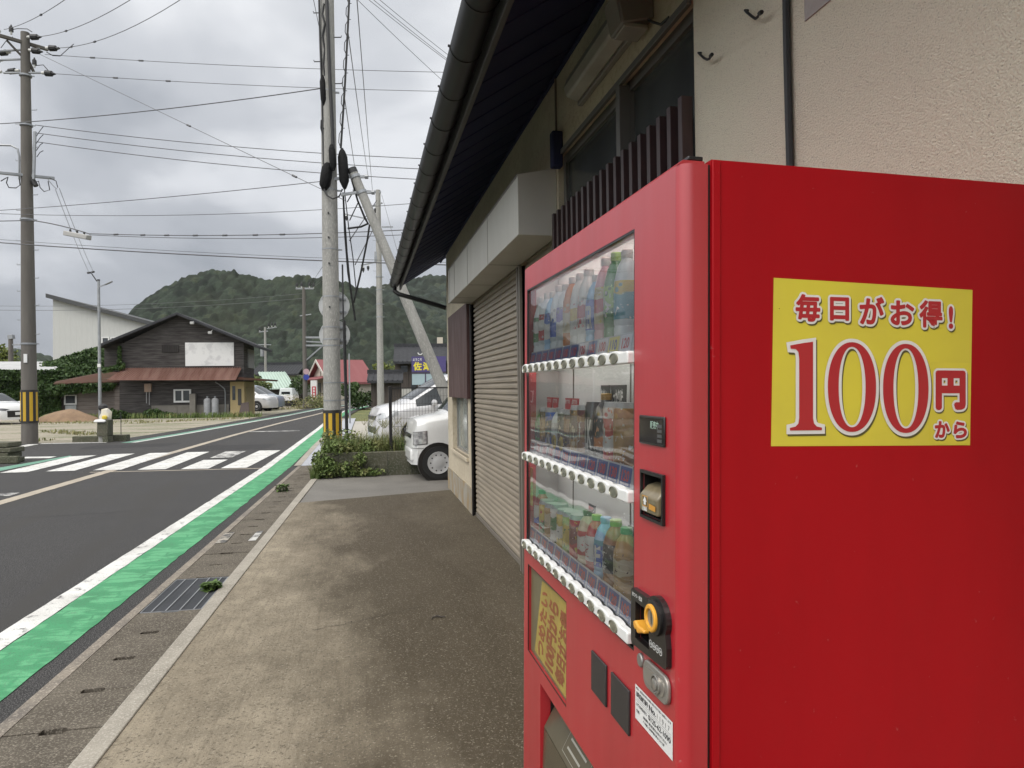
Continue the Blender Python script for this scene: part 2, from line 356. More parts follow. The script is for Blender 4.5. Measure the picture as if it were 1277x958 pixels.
so = bpy.data.objects.new('sun', sl); COL.objects.link(so)
sd_ = Vector((math.sin(SUN_AZ)*math.cos(SUN_EL), math.cos(SUN_AZ)*math.cos(SUN_EL), math.sin(SUN_EL)))
so.rotation_euler = sd_.to_track_quat('Z', 'Y').to_euler(); so.location = sd_*50
# ------------------------------------------------------------------ ground, road
def sheet(name, poly, z, m, label=None):
    mb = MB(); mb.quad(*[(p[0], p[1], z) for p in poly]); o = mb.build(name, m); tag(o, kind='structure'); return o
def strip(name, left, right, z, m, jit=0.0):
    mb = MB()
    if jit:
        rg = random.Random(len(name)+int(left[0][1]*7)); L2, R2 = [], []
        for i in range(len(left)-1):
            n = max(1, int(abs(left[i+1][1]-left[i][1])/.12)) if left[i][1] < 24 else 1
            for k in range(n): q = k/n; L2.append((left[i][0]+(left[i+1][0]-left[i][0])*q+rg.gauss(0, jit), left[i][1]+(left[i+1][1]-left[i][1])*q)); R2.append((right[i][0]+(right[i+1][0]-right[i][0])*q+rg.gauss(0, jit), right[i][1]+(right[i+1][1]-right[i][1])*q))
        left, right = L2+[left[-1]], R2+[right[-1]]
    for i in range(len(left)-1):
        mb.quad((*left[i][:2], z), (*right[i][:2], z), (*right[i+1][:2], z), (*left[i+1][:2], z))
    return tag(mb.build(name, m, merge=True), kind='structure')
K = .034
def rx(off, Y): return off+K*Y
sheet('ground', [(-950, -300), (950, -300), (950, 950), (-950, 950)], -.05, M['field'])
def offs(a, d):  # points of a polyline moved along X
    return [(p[0]+d, p[1]) for p in a]
# left border of the carriageway and the right border, as they run on the ground
leftw = [(-7.5, 14), (-6.55, 22.3), (-6.02, 26.2), (-5.27, 33), (-4.21, 42), (-2.9, 57.4), (.9, 80), (7, 104), (18, 130)]
rightw = [(-2.34, 0), (-2.0, 10), (-1.87, 14), (-1.80, 19), (-1.70, 27), (-1.66, 36), (-1.2, 50), (.8, 66), (4.2, 82), (10.2, 104), (21, 130)]
sheet('road', [(-45, -8), (-1.68-.27, -8), (-1.68+K*14, 14), (-1.1, 24), (-.95, 36), (-.3, 50), (1.8, 66), (5, 82), (11, 104), (22, 130), (16, 130), (5.5, 104), (-.2, 80), (-4.2, 57.4), (-5.4, 42), (-6.3, 33), (-7.1, 26.2), (-7.6, 23.1), (-45, 23.4)], 0, M['asphalt'])
strip('edge_line', rightw, [(x+.155, y) for x, y in rightw], .006, M['white_line'], .002)
gl = [(x+.157, y) for x, y in rightw]; g_w = [.355, .355, .36, .36, .36, .36, .35, .3, .25, .2, .2]
strip('green_strip', gl, [(x+w, y) for (x, y), w in zip(gl, g_w)], .004, M['green_line'], .0035)
strip('edge_line', leftw[1:], [(x+.15, y) for x, y in leftw[1:]], .004, M['white_line'])
strip('green_strip', [(x-.28, y) for x, y in leftw[1:]], [(x-.005, y) for x, y in leftw[1:]], .004, M['pale_green'])
strip('green_strip', [(-8.2, 13), (-7.02, 15.9), (-6.66, 18.3)], [(-7.6, 13), (-6.72, 15.1), (-6.56, 18.0)], .004, M['pale_green'])
cl_ = [(-5.33, -4), (-5.02, 4), (-4.77, 10.7), (-4.48, 17.7), (-4.13, 24.9), (-3.55, 33), (-2.75, 41.7), (-1.6, 57), (1.6, 78), (7.5, 104), (18.5, 130)]
strip('centre_line', [(x-.1, y) for x, y in cl_], [(x+.1, y) for x, y in cl_], .004, M['tan_line'], .003)
strip('edge_line', [(-9.2, 20.4), (-9.4, 22.75)], [(-9.0, 20.4), (-9.1, 22.75)], .004, M['white_line'])
strip('edge_line', [(-9.1, 22.95), (-7.3, 22.75)], [(-9.1, 22.75), (-7.3, 22.55)], .006, M['white_line'])
strip('edge_line', [(-7.6, 18.3), (-6.9, 18.15)], [(-7.6, 17.9), (-6.9, 17.75)], .004, M['white_line'])
strip('stop_line', [(-7.0, 11.95), (-4.95, 11.72)], [(-7.0, 11.6), (-4.95, 11.4)], .004, M['worn_line'])
strip('road_seam', [(-4.9, 14.35), (-1.55, 13.95)], [(-4.9, 14.27), (-1.55, 13.86)], .003, M['tan_line'])
strip('worn_marking', [(-3.9, 26.6), (-2.2, 26.4)], [(-3.9, 26.2), (-2.2, 26.1)], .004, M['worn_line'])
bars = [((-2.62, 14.15), (-2.15, 14.1), (-1.95, 17.9), (-2.45, 18.0)), ((-3.34, 14.25), (-2.84, 14.2), (-2.80, 15.9), (-3.30, 16.0)), ((-3.26, 16.4), (-2.8, 16.4), (-2.75, 18.0), (-3.22, 18.05)),
        ((-4.13, 14.4), (-3.63, 14.35), (-3.60, 18.1), (-4.10, 18.15)), ((-4.95, 14.6), (-4.45, 14.55), (-4.45, 18.2), (-4.95, 18.25)), ((-5.78, 14.7), (-5.28, 14.65), (-5.28, 18.25), (-5.80, 18.25)), ((-6.55, 14.7), (-6.08, 14.7), (-6.05, 18.1), (-6.55, 18.0))]
for i, b in enumerate(bars):
    mb = MB(); mb.quad(*[(p[0], p[1], .008) for p in b]); tag(mb.build('crosswalk_stripe', M['worn_line'] if i == 2 else M['white_line']), kind='structure')
# gutter with drain covers, kerb, shop forecourt
Y0, Y1 = -4, 14.05
mb = MB(); mb.hexa([(rx(-1.70, Y0), Y0, -.04), (rx(-1.635, Y0), Y0, -.04), (rx(-1.635, Y1), Y1, -.04), (rx(-1.70, Y1), Y1, -.04), (rx(-1.70, Y0), Y0, .006), (rx(-1.635, Y0), Y0, .006), (rx(-1.635, Y1), Y1, .006), (rx(-1.70, Y1), Y1, .006)])
tag(mb.build('gutter_edge', M['palestrip']), kind='structure')
mb = MB(); mb.quad((rx(-1.64, Y0), Y0, -.045), (rx(-1.14, Y0), Y0, -.045), (rx(-1.14, Y1), Y1, -.045), (rx(-1.64, Y1), Y1, -.045)); tag(mb.build('gutter_bed', M['black']), kind='structure')
y = -3.3; k = 0
while y < Y1-.3:
    L = .838
    if 5.0 < y+.02 < 5.1 or abs(y-5.08) < .02: pass
    ya, yb = y+.004, y+L-.004
    grate = abs(ya-5.08) < .2
    xa = lambda v: rx(-1.632, v); xb = lambda v: rx(-1.242, v)
    if grate:
        g = empty('drain_grate', (rx(-1.437, (ya+yb)/2), (ya+yb)/2, 0), -math.atan(K)); tag(g, 'galvanised steel grating set among the concrete drain covers, grass growing through it', 'drain grate')
        w, h = .192, (yb-ya)/2
        f = MB(); f.box(-w, w, -h, -h+.006, -.04, .004); f.box(-w, w, h-.006, h, -.04, .004); f.box(-w, -w+.006, -h+.006, h-.006, -.04, .004); f.box(w-.006, w, -h+.006, h-.006, -.04, .004); f.build('frame', M['galv'], g)
        f = MB()
        for i in range(4): xx = -w+.07+i*.088; f.box(xx-.004, xx+.004, -h+.006, h-.006, -.03, .006)
        f.build('bearing_bar', M['galv'], g)
        f = MB(); n = 54
        for i in range(1, n): yy = -h+2*h*i/n; f.box(-w+.006, w-.006, yy-.0022, yy+.0022, -.012, .002)
        f.build('cross_bar', mat('grate_grey', (.10, .105, .115), .55, .3), g)
    else:
        mb = MB()
        # slab with a hand slot in its far edge and in its middle
        ym = (ya+yb)/2
        def slab(y0, y1, s0, s1):
            a = lambda u, v: (xa(v)+(xb(v)-xa(v))*u, v)
            P = [a(0, y0)]
            if s0: P += [a(.36, y0), a(.38, y0+.022), a(.62, y0+.022), a(.64, y0)]
            P += [a(1, y0), a(1, y1)]
            if s1: P += [a(.64, y1), a(.62, y1-.022), a(.38, y1-.022), a(.36, y1)]
            P += [a(0, y1)]
            mb.prism(P, -.04, .004+random.uniform(-.002, .002), lambda u, v, w: (u, v, w))
        slab(ya, ym-.0005, True, True); slab(ym+.0005, yb, True, True)
        tag(mb.build('drain_cover', M['gutter']), kind='structure')
    y += L; k += 1
mb = MB(); y = Y0
while y < Y1:
    e = min(y+1.99, Y1); mb.hexa([(rx(-1.238, y), y, -.05), (rx(-1.14, y), y, -.05), (rx(-1.14, e), e, -.05), (rx(-1.238, e), e, -.05), (rx(-1.238, y), y, .014), (rx(-1.14, y), y, .014), (rx(-1.14, e), e, .014), (rx(-1.238, e), e, .014)]); y += 2.0
tag(mb.build('kerb', M['curb'], bevel=.006), kind='structure')
sheet('sidewalk', [(rx(-1.139, -4), -4), (4, -4), (4, 2), (1.3, 2), (1.3, 10.1), (-.85, 9.5), (rx(-1.139, 9.5), 9.5)], .006, M['walk'])
def crack(name, pts, w, z, m, n=14, am=.03):
    rg = random.Random(int(pts[0][0]*100)); P = []
    for i in range(len(pts)-1):
        for k in range(n): q = k/n; P.append((pts[i][0]+(pts[i+1][0]-pts[i][0])*q+rg.gauss(0, am), pts[i][1]+(pts[i+1][1]-pts[i][1])*q+rg.gauss(0, am)))
    P.append(pts[-1]); mb = MB()
    for i in range(len(P)-1):
        a, b = Vector(P[i]), Vector(P[i+1]); d = (b-a).normalized(); q = Vector((-d.y, d.x))*w*(.4+rg.random()*.8); mb.quad((*(a-q), z), (*(b-q*.7), z), (*(b+q*.7), z), (*(a+q), z))
    return tag(mb.build(name, m), kind='structure')
dk_ = mat('crack_dark', (.035, .028, .02), .9, world=True); ak_ = mat('asphalt_crack', (.014, .013, .013), .9, world=True); pk_ = mat('asphalt_patch', (.034, .033, .034), .9, c2=(.026, .025, .026), scale=6, world=True, bump=(120, .004), c3=(.09, .088, .085), s3=150, spec=.2)
crack('forecourt_crack', [(-.3, 4.45), (.05, 4.6), (.40, 4.75)], .0022, .009, dk_, 12, .012)
crack('road_crack', [(-6.2, 9.6), (-4.2, 9.3), (-2.5, 9.5)], .006, .003, ak_, 16, .03); crack('road_crack', [(-4.0, 19.0), (-3.9, 26.0), (-3.2, 33.0)], .012, .003, ak_, 18, .04)
sheet('road_patch', [(-4.6, 18.6), (-2.4, 18.5), (-2.3, 20.1), (-4.5, 20.3)], .002, pk_); sheet('road_patch', [(-7.2, 20.2), (-5.2, 20.4), (-5.0, 21.6), (-7.3, 21.5)], .002, pk_)
sheet('driveway', [(rx(-1.139, 9.4), 9.4), (1.6, 9.9), (10, 9.9), (10, 12.6), (-1.0, 12.3), (rx(-1.139, 11.75), 11.75)], .0, M['drive'])
sheet('driveway', [(rx(-1.139, 11.75), 11.75), (-.7, 11.75), (-.6, 14.1), (rx(-1.139, 14.1), 14.1)], .003, M['drive'])
mb = MB(); mb.quad((-1.38, 6.95, .009), (-1.0, 7.25, .009), (-1.0, 7.33, .009), (-1.38, 7.05, .009))
o = strip('paint_spill', [(-1.392, 7.20), (-1.395, 7.70)], [(-1.30, 7.22), (-1.30, 7.72)], .009, mk_paint('spilt_paint', (.5, .46, .38), (.4, .36, .3), .47, 12))
o = strip('paint_spill', [(-1.10, 7.24), (-1.08, 7.70)], [(-1.03, 7.24), (-1.02, 7.72)], .009, M['worn_line'])
# tiled pavement past the planter, parking ground, lot across the road
gw = [(x+.157+.36, y) for x, y in rightw]
mb = MB()
kk = [(-1.30, 14.1), (-1.28, 19), (-1.15, 27), (-1.0, 36)]
strip('kerb', [(x, y) for x, y in kk], [(x+.13, y) for x, y in kk], .012, M['curb'])
strip('pavement', [(x+.13, y) for x, y in kk], [(-.45, 14.1), (-.45, 19), (-.4, 27), (-.35, 36)], .008, M['tiles'])
sheet('parking_ground', [(-.45, 13.4), (14, 13.4), (14, 33), (-.35, 33)], -.012, M['lot'])
sheet('gravel_lot', [(-40, 23.3), (-7.5, 22.95), (-6.9, 26.2), (-6.15, 33), (-5.2, 42), (-3.9, 57.4), (-1, 75), (-40, 75)], -.008, M['gravel'])
# ------------------------------------------------------------------ the shop the machine stands against
XW = 1.22
sh = empty('shop_building', (XW, 5.5, 0)); tag(sh, 'low shop with cream walls, navy eave and brown roller shutters beside the red vending machine', 'building')
def SB(): return MB()
def off(mb): mb.v = [(x-XW, y-5.5, z) for x, y, z in mb.v]; return mb
fx = lambda u, v, w: (w, u, v)
WH = 3.6
w = MB(); w.plate(-2.5, 2.43, 0, WH, [], XW, XW+.16, fx); off(w).build('stucco_wall', M['stucco'], sh)
w = MB(); w.plate(2.43, 10.35, 0, WH, [(2.431, 4.29, 1.5, 2.90), (4.40, 5.36, .0, 2.52), (5.48, 7.95, 0, 2.52), (8.35, 9.82, .62, 1.42)], XW, XW+.16, fx); off(w).build('wall', M['wallcream'], sh)
w = MB(); w.box(XW+.16, 9, 10.2, 10.35, 0, WH); w.box(XW+.16, 9, -2.5, -2.35, 0, WH); w.box(8.85, 9, -2.35, 10.2, 0, WH); w.box(XW+1.2, XW+1.25, -2.35, 10.2, 0, WH); w.box(XW+.16, XW+1.2, 4.3, 4.38, 0, WH); off(w).build('rear_wall', M['wallcream'], sh)
w = MB(); w.box(XW-.015, XW, 8.02, 10.365, .0, .30); w.box(XW-.015, XW+.15, 10.35, 10.365, 0, .30); off(w).build('plinth', M['plinth'], sh, bevel=.004)
w = MB(); w.box(XW-.03, XW+.02, 8.32, 9.85, .575, .62); off(w).build('sill', M['wallcream'], sh, bevel=.004)
w = MB(); w.box(XW-.055, XW, 2.45, 2.60, 2.935, 2.94); off(w)
# eave: sheet roof with lapped ribs underneath, fascia, gutter on brackets
YE0, YE1 = -3.2, 11.0
def soz(x): return 3.02+(x-.60)*(3.425-3.02)/(XW-.60)
e = MB(); e.prism([(.60, soz(.60)), (5.0, soz(5.0)), (5.0, soz(5.0)+.14), (.60, soz(.60)+.14)], YE0, YE1, lambda u, v, w_: (u, w_, v))
e.prism([(5.0, soz(5.0)), (9.6, 3.3), (9.6, 3.44), (5.0, soz(5.0)+.14)], YE0, YE1, lambda u, v, w_: (u, w_, v))
rf = off(e).build('roof', M['navy'], sh)
e = MB(); y = YE0+.15
while y < YE1-.1:
    e.hexa([(.62, y, soz(.62)-.008), (XW, y+.0, soz(XW)-.008), (XW, y+.03, soz(XW)-.008), (.62, y+.03, soz(.62)-.008), (.62, y, soz(.62)), (XW, y, soz(XW)), (XW, y+.03, soz(XW)), (.62, y+.03, soz(.62))]); y += .303
e.box(XW-.02, XW+.0, YE0, YE1, soz(XW)-.03, soz(XW)+.02)
o = off(e).build('soffit_seam', M['navy'], rf)
e = MB(); e.box(.572, .60, YE0, YE1, 2.965, 3.14); off(e).build('fascia', M['fascia'], rf, bevel=.004)
e = MB(); n = 10
gx, gzc, gr_ = .496, 3.065, .074
prof = [(gx-gr_*math.cos(math.pi*i/n), gzc-gr_*math.sin(math.pi*i/n)) for i in range(n+1)]
inner = [(gx-(gr_-.005)*math.cos(math.pi*i/n), gzc-(gr_-.005)*math.sin(math.pi*i/n)) for i in range(n, -1, -1)]
e.prism(prof+inner, YE0, YE1, lambda u, v, w_: (u, w_, v))
gu = off(e).build('gutter', M['guttermetal'], rf)
gb = MB()
pr = [(gx-(gr_+.003)*math.cos(math.pi*i/n), gzc-(gr_+.003)*math.sin(math.pi*i/n)) for i in range(n+1)]
pi_ = [(gx-(gr_+.0005)*math.cos(math.pi*i/n), gzc-(gr_+.0005)*math.sin(math.pi*i/n)) for i in range(n, -1, -1)]
gb.prism(pr+pi_, -.009, .009, lambda u, v, w_: (u, w_, v)); gb.box(gx-gr_-.009, gx-gr_, -.005, .005, gzc-.002, gzc+.006); gb.box(gx+gr_, .572, -.009, .009, gzc-.02, gzc)
gb.v = [(x-XW, y_, z) for x, y_, z in gb.v]
first = None
y = -2.6
while y < YE1-.15:
    if first is None: first = gb.build('gutter_bracket', M['guttermetal'], gu)
    else:
        c = first.copy(); COL.objects.link(c); c.parent = gu; o = c
    (first if y == -2.6 else c).location = (0, y-5.5, 0); y += .455
e = MB(); e.prism(prof, YE1, YE1+.012, lambda u, v, w_: (u, w_, v)); off(e).build('gutter_end', M['guttermetal'], gu)
e = MB(); e.tube([(gx, 10.85, 2.99), (gx, 10.85, 2.93), (gx+.05, 10.80, 2.88), (XW-.08, 10.42, 2.66), (XW-.0, 10.40, 2.63)], .034, 10); off(e).build('downpipe', M['guttermetal'], gu)
# shutter box over both shutters
bx = MB(); yb0, yb1, xf0 = 4.33, 8.0, .965
bx.prism([(xf0, 2.41), (XW, 2.41), (XW, 2.84), (xf0, 2.79)], yb0, yb1, lambda u, v, w_: (u, w_, v))
sb = off(bx).build('shutter_box', M['shutbox'], sh, bevel=.004)
b2_ = MB()
for yy in (5.42, 6.50, 7.45, 7.87): b2_.box(xf0-.0025, xf0-.0005, yy-.0035, yy+.0035, 2.412, 2.788); b2_.box(xf0+.01, XW-.01, yy-.0035, yy+.0035, 2.4075, 2.4095)
b2_.box(xf0-.004, xf0-.001, yb0, yb1, 2.776, 2.792)
off(b2_).build('seam', M['guide'], sb)
# shutters
def shutter(y0, y1, name='roller_shutter'):
    m = MB(); P = []; z = .05; p = .0535
    while z < 2.53:
        P += [(XW+.037, z), (XW+.037, z+.005), (XW+.020, z+.010), (XW+.020, z+.030), (XW+.025, z+.042), (XW+.037, z+.050)]; z += p
    poly = P+[(XW+.05, z), (XW+.05, .05)]
    m.prism(poly, y0, y1, lambda u, v, w_: (u, w_, v)); s_ = off(m).build(name, M['shutter'], sh, sharp=20)
    m = MB(); m.box(XW+.012, XW+.05, y0, y1, .008, .0495); off(m).build('bottom_rail', M['guide'], s_, bevel=.003); return s_
shutter(5.52, 7.94); shutter(4.42, 5.33)
g = MB(); g.box(XW-.022, XW+.05, 5.36, 5.40, 0.006, 2.4); g.box(XW-.022, XW+.05, 5.44, 5.48, .006, 2.4); g.box(XW-.01, XW+.05, 5.40, 5.44, .006, 2.4); off(g).build('shutter_guide', M['guide'], sh, bevel=.003)
g = MB(); g.box(XW-.02, XW+.05, 7.95, 8.0, .006, 2.4); off(g).build('shutter_guide', M['black'], sh, bevel=.003)
g = MB(); g.box(XW-.02, XW+.05, 4.34, 4.40, .006, 2.4); off(g).build('shutter_guide', M['guide'], sh, bevel=.003)
# maroon board of thin laths over the small window
g = MB(); yy = 8.04
while yy < 9.8:
    g.box(XW-.045, XW-.001, yy, yy+.055, 1.33, 2.43); yy += .058
g.box(XW-.05, XW-.046, 8.04, 8.10, 1.31, 2.43)
off(g).build('lath_panel', M['panelwood'], sh, bevel=.003)
def window(y0, y1, z0, z1, mull, fm, gm, depth=.05, fw=.045):
    f = MB(); x0, x1 = XW+depth, XW+depth+.05; hs = []; cs = [y0]+mull+[y1]
    for i in range(len(cs)-1): hs.append((cs[i]+fw/2 if i else y0+fw, cs[i+1]-(fw/2 if i+1 < len(cs)-1 else fw), z0+fw, z1-fw))
    f.plate(y0, y1, z0, z1, hs, x0, x1, fx); wi = off(f).build('window', fm, sh)
    for h in hs:
        p = MB(); p.box(x0+.02, x0+.026, h[0], h[1], h[2], h[3]); off(p).build('pane', gm, wi)
    return wi
def mk_pane(name, c, r=.06):
    m, t = base(name, r, spec=.6); v = t.vec((2, 2, .6), world=False)
    t.link(t.mix(t.ramp(t.noise(v, 1.6, 3), [(.35, 0), (.65, 1)]), c, tuple(k*.6 for k in c)), t.p.inputs['Base Color']); return m
M['frost'] = mk_pane('dusty_dark_glass', (.055, .058, .055), .22)
M['frostpale'] = mk_pane('pale_frosted_glass', (.30, .34, .32), .15)
M['darkglass'] = mk_pane('dark_glass', (.02, .022, .024), .05)
window(2.432, 4.289, 1.501, 2.899, [3.18], M['aludark'], M['frost'], .035, .05)
g = MB(); g.box(XW-.02, XW-.001, 2.44, 4.25, 2.875, 2.905); g.box(XW-.02, XW+.035, 3.155, 3.205, 1.55, 2.874); off(g).build('window_trim', M['aludark'], sh, bevel=.002)
window(8.351, 9.819, .621, 1.419, [8.85], M['alu'], M['frostpale'], .06, .035)
# louvre of upright slats in front of the big window
lv = None
for i in range(19):
    yy = 2.457+i*.1005
    m = MB(); m.box(XW-.048, XW-.003, -.0165, .0165, 1.45, 2.533); m.v = [(x-XW, y_, z) for x, y_, z in m.v]
    if lv is None: lv = m.build('louvre_slat', M['slatwood'], sh, bevel=.002); o = lv
    else: o = lv.copy(); COL.objects.link(o); o.parent = sh
    o.location = (0, yy-5.5, 0)
m = MB(); m.box(XW-.002, XW+.02, 2.45, 4.28, 2.25, 2.30); m.box(XW-.002, XW+.02, 2.45, 4.28, 1.6, 1.65); off(m).build('louvre_rail', M['slatwood'], sh, bevel=.002)
# vertical batten joint and small wires on the lintel
m = MB(); m.box(XW-.012, XW-.0005, 4.30, 4.312, 2.85, 3.42); off(m).build('joint_strip', M['guide'], sh)
m = MB(); m.box(XW-.004, XW-.0005, 1.0, 1.757, 2.465, 2.9); off(m).build('grey_patch', mat('grey_render_patch', (.36, .33, .31), .85, c2=(.31, .28, .26), scale=4, world=True, bump=(40, .004)), sh)
m = MB(); m.box(XW-.07, XW-.002, 4.165, 4.235, 2.80, 3.02); off(m).build('dark_cover', M['navy'], sh, bevel=.01)
# lamps under the eave: real fittings, not lit
lf = empty('fluorescent_fixture', (XW, 3.38, 3.10)); tag(lf, 'long unlit white fluorescent fitting on the wall under the navy eave', 'wall lamp')
m = MB(); m.prism([(0, -.085), (-.03, -.085), (-.03, .085), (0, .085)], -.40, .40, lambda u, v, w_: (u, w_, v)); m.build('base_plate', flat('dirty_grey_metal', (.22, .21, .19), .5), lf, bevel=.006)
m = MB(); m.prism([(-.031, -.075), (-.10, -.05), (-.115, 0), (-.10, .05), (-.031, .075)], -.38, .38, lambda u, v, w_: (u, w_, v)); m.build('diffuser', mat('dusty_acrylic', (.36, .35, .31), .4, c2=(.26, .25, .21), scale=5), lf, bevel=.012, seg=3)
fl = empty('flood_light', (XW, 2.86, 3.06)); tag(fl, 'small square floodlight box mounted beside the fluorescent fitting', 'flood light')
m = MB(); m.hexa([(-.14, -.075, -.09), (0, -.075, -.06), (0, .075, -.06), (-.14, .075, -.09), (-.17, -.075, .05), (0, -.075, .08), (0, .075, .08), (-.17, .075, .05)]); m.build('housing', flat('grey_lamp_housing', (.16, .155, .145), .5), fl, bevel=.008)
m = MB(); m.hexa([(-.145, -.065, -.082), (-.143, -.065, -.082), (-.143, .065, -.082), (-.145, .065, -.082), (-.172, -.065, .04), (-.168, -.065, .04), (-.168, .065, .04), (-.172, .065, .04)]); m.build('lens', mat('lamp_glass', (.30, .29, .26), .25), fl)
m = MB(); m.box(-.13, -.02, -.062, .062, -.098, -.080); m.build('lens', mat('lamp_glass_low', (.33, .32, .29), .25), fl, bevel=.004)
m = MB(); m.tube([(XW-.02, 2.80, 3.0), (XW-.03, 2.74, 2.96), (XW-.01, 2.70, 2.93), (XW, 2.64, 2.93)], .006, 6); tag(m.build('lamp_cord', M['cable']), 'short dark cord running from the floodlight into the window head', 'cord')
m = MB(); m.tube([(XW-.012, 1.83, 3.45), (XW-.012, 1.83, 2.75), (XW-.014, 1.826, 2.4), (XW-.013, 1.82, 2.0), (XW-.013, 1.81, .3)], .011, 8); tag(m.build('wall_cable', M['cable']), 'thick black cable running straight down the cream stucco wall', 'cable')
for pts_, lab in (([(929, 13), (931, 15), (937, 20), (942, 23.5), (945, 21), (947, 17), (950, 15)], 'bent black wire hook high on the stucco, nearer the black cable'), ([(871, 66), (873, 68), (878, 72.5), (882, 74.5), (885, 73), (886, 70), (888, 68)], 'bent black wire hook on the stucco beside the window edge')):
    m = MB(); P = [PX(a, b, XW-.012-.004*k) for k, (a, b) in enumerate(pts_)]; m.tube([Vector((XW+.002, P[0].y, P[0].z))]+P, .0042, 6); m.tube([P[-2], P[-1]], .0068, 6)
    tag(m.build('wall_hook', M['cable']), lab, 'hook')
# ------------------------------------------------------------------ the vending machine
MT = Matrix.Translation((.481, 1.07, 0)) @ Matrix.Rotation(R(.67), 4, 'Z') @ Matrix.Rotation(R(.99), 4, 'Y')
vm_ = empty('vending_machine'); vm_.matrix_world = MT
tag(vm_, 'red drinks vending machine against the shop wall with a yellow price sign on its side', 'vending machine')
def mk_red(name, c, rough, dirt):
    m, t = base(name, rough, spec=.7 if 'door' in name else .16, coat=.7 if 'door' in name else 0); t.p.inputs['Coat Roughness'].default_value = .35; v = t.vec((1, 1, .25), world=False)
    col = t.mix(t.ramp(t.noise(v, 5, 6), [(.4, 0), (.7, 1)]), c, tuple(k*.88 for k in c))
    col = t.mix(t.ramp(t.noise(t.vec(world=False), 60, 3), [(.70, 0), (.78, .4)]), col, (.45, .30, .28))
    t.link(col, t.p.inputs['Base Color'])
    t.link(t.ramp(t.noise(t.vec((1, 1, .15), world=False), 9, 5), [(.3, rough-.06), (.7, rough+.1)]), t.p.inputs['Roughness']); t.bump(t.noise(t.vec((1, 1, .35), world=False), 4.5, 2), .006, .5); return m
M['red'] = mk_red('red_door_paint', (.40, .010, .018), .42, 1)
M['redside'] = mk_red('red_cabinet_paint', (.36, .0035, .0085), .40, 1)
H1, WD = 1.83, 1.10
fr = lambda u, v, w: (w, u, v)      # plate in the door plane: u along the front, v up, w depth
# door leaf with its openings
win = (.197, 1.055, .957, 1.757); slot = (.10, .883, .36, .62); coinh = (.105, .167, .994, 1.061); billh = (.064, .152, 1.224, 1.300); post = (.633, 1.033, .660, .923)
d = MB(); d.plate(.022, 1.078, .12, 1.822, [win, slot, coinh, billh, post], 0, .03, fr)
def corner(mb, y, sgn):
    n = 6; pr = [(.022-.022*math.cos(math.pi/2*i/n), y+sgn*(.022-.022*math.sin(math.pi/2*i/n))) for i in range(n+1)]
    return pr
n = 6
pr = [(.022-.022*math.cos(math.pi/2*i/n), .022-.022*math.sin(math.pi/2*i/n)) for i in range(n+1)]
d.prism(pr+[(.047, 0), (.047, .022)], .12, 1.822, lambda u, v, w: (u, v, w))
d.prism([(a, 1.10-b) for a, b in pr]+[(.047, 1.10), (.047, 1.078)], .12, 1.822, lambda u, v, w: (u, v, w))
d.prism([(0, 1.822), (.008, 1.830), (.047, 1.830), (.047, 1.822)], .012, 1.088, lambda u, v, w: (u, w, v))
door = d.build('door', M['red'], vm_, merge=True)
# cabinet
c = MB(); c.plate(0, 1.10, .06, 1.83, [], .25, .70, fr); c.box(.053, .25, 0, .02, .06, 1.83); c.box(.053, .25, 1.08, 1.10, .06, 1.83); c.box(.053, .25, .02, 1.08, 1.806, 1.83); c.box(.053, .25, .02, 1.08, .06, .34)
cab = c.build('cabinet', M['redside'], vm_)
c = MB(); c.box(.0535, .068, -.0035, -.0005, .06, 1.829); c.build('edge_strip', M['redside'], cab, bevel=.0015)
c = MB(); c.plate(.004, 1.096, .06, 1.822, [(.016, 1.084, .335, 1.81)], .0475, .0525, fr); c.build('door_gasket', M['black'], cab)
c = MB(); c.box(.10, .66, .05, 1.05, 0, .058); c.build('plinth', M['black'], cab)
c = MB(); c.box(.018, .045, .012, .05, 1.8305, 1.838); c.build('hinge_cap', M['black'], door, bevel=.002)
# show window: back panel, side cheeks, three shelves, pane
BX = .105
shelfmat = mat('display_white', (.56, .55, .535), .5, c2=(.50, .49, .475), scale=3)
c = MB(); c.box(BX, BX+.01, .19, 1.075, .95, 1.805); bp = c.build('back_panel', shelfmat, vm_)
c = MB(); c.box(.031, BX, .186, .190, .95, 1.797); c.box(.031, BX, 1.070, 1.075, .95, 1.797); c.box(.031, BX, .19, 1.07, 1.7965, 1.7995); c.box(.031, BX, .19, 1.07, .944, .9495); c.build('display_cheek', shelfmat, vm_)
c = MB(); c.box(BX-.003, BX-.0005, .905, .909, .99, 1.76); c.box(BX-.003, BX-.0005, .47, .473, .99, 1.76); c.build('panel_joint', M['guide'], bp)
m, t = base('window_pane', .02); nt = t
t.n.remove(t.p); tr = t.new('BsdfTransparent'); tr.inputs['Color'].default_value = (.93, .95, .94, 1); gl_ = t.new('BsdfGlossy'); gl_.inputs['Roughness'].default_value = .015
fn_ = t.new('Fresnel'); fn_.inputs['IOR'].default_value = 1.55; ml = t.new('Math', operation='MULTIPLY'); ml.inputs[1].default_value = 1.2; ml.use_clamp = True; t.link(fn_.outputs[0], ml.inputs[0])
bu = t.new('Bump'); bu.inputs['Distance'].default_value = .004; bu.inputs['Strength'].default_value = .25; t.link(t.noise(t.vec((1, 1, 1), world=False), 5, 1, .4), bu.inputs['Height']); t.link(bu.outputs['Normal'], gl_.inputs['Normal'])
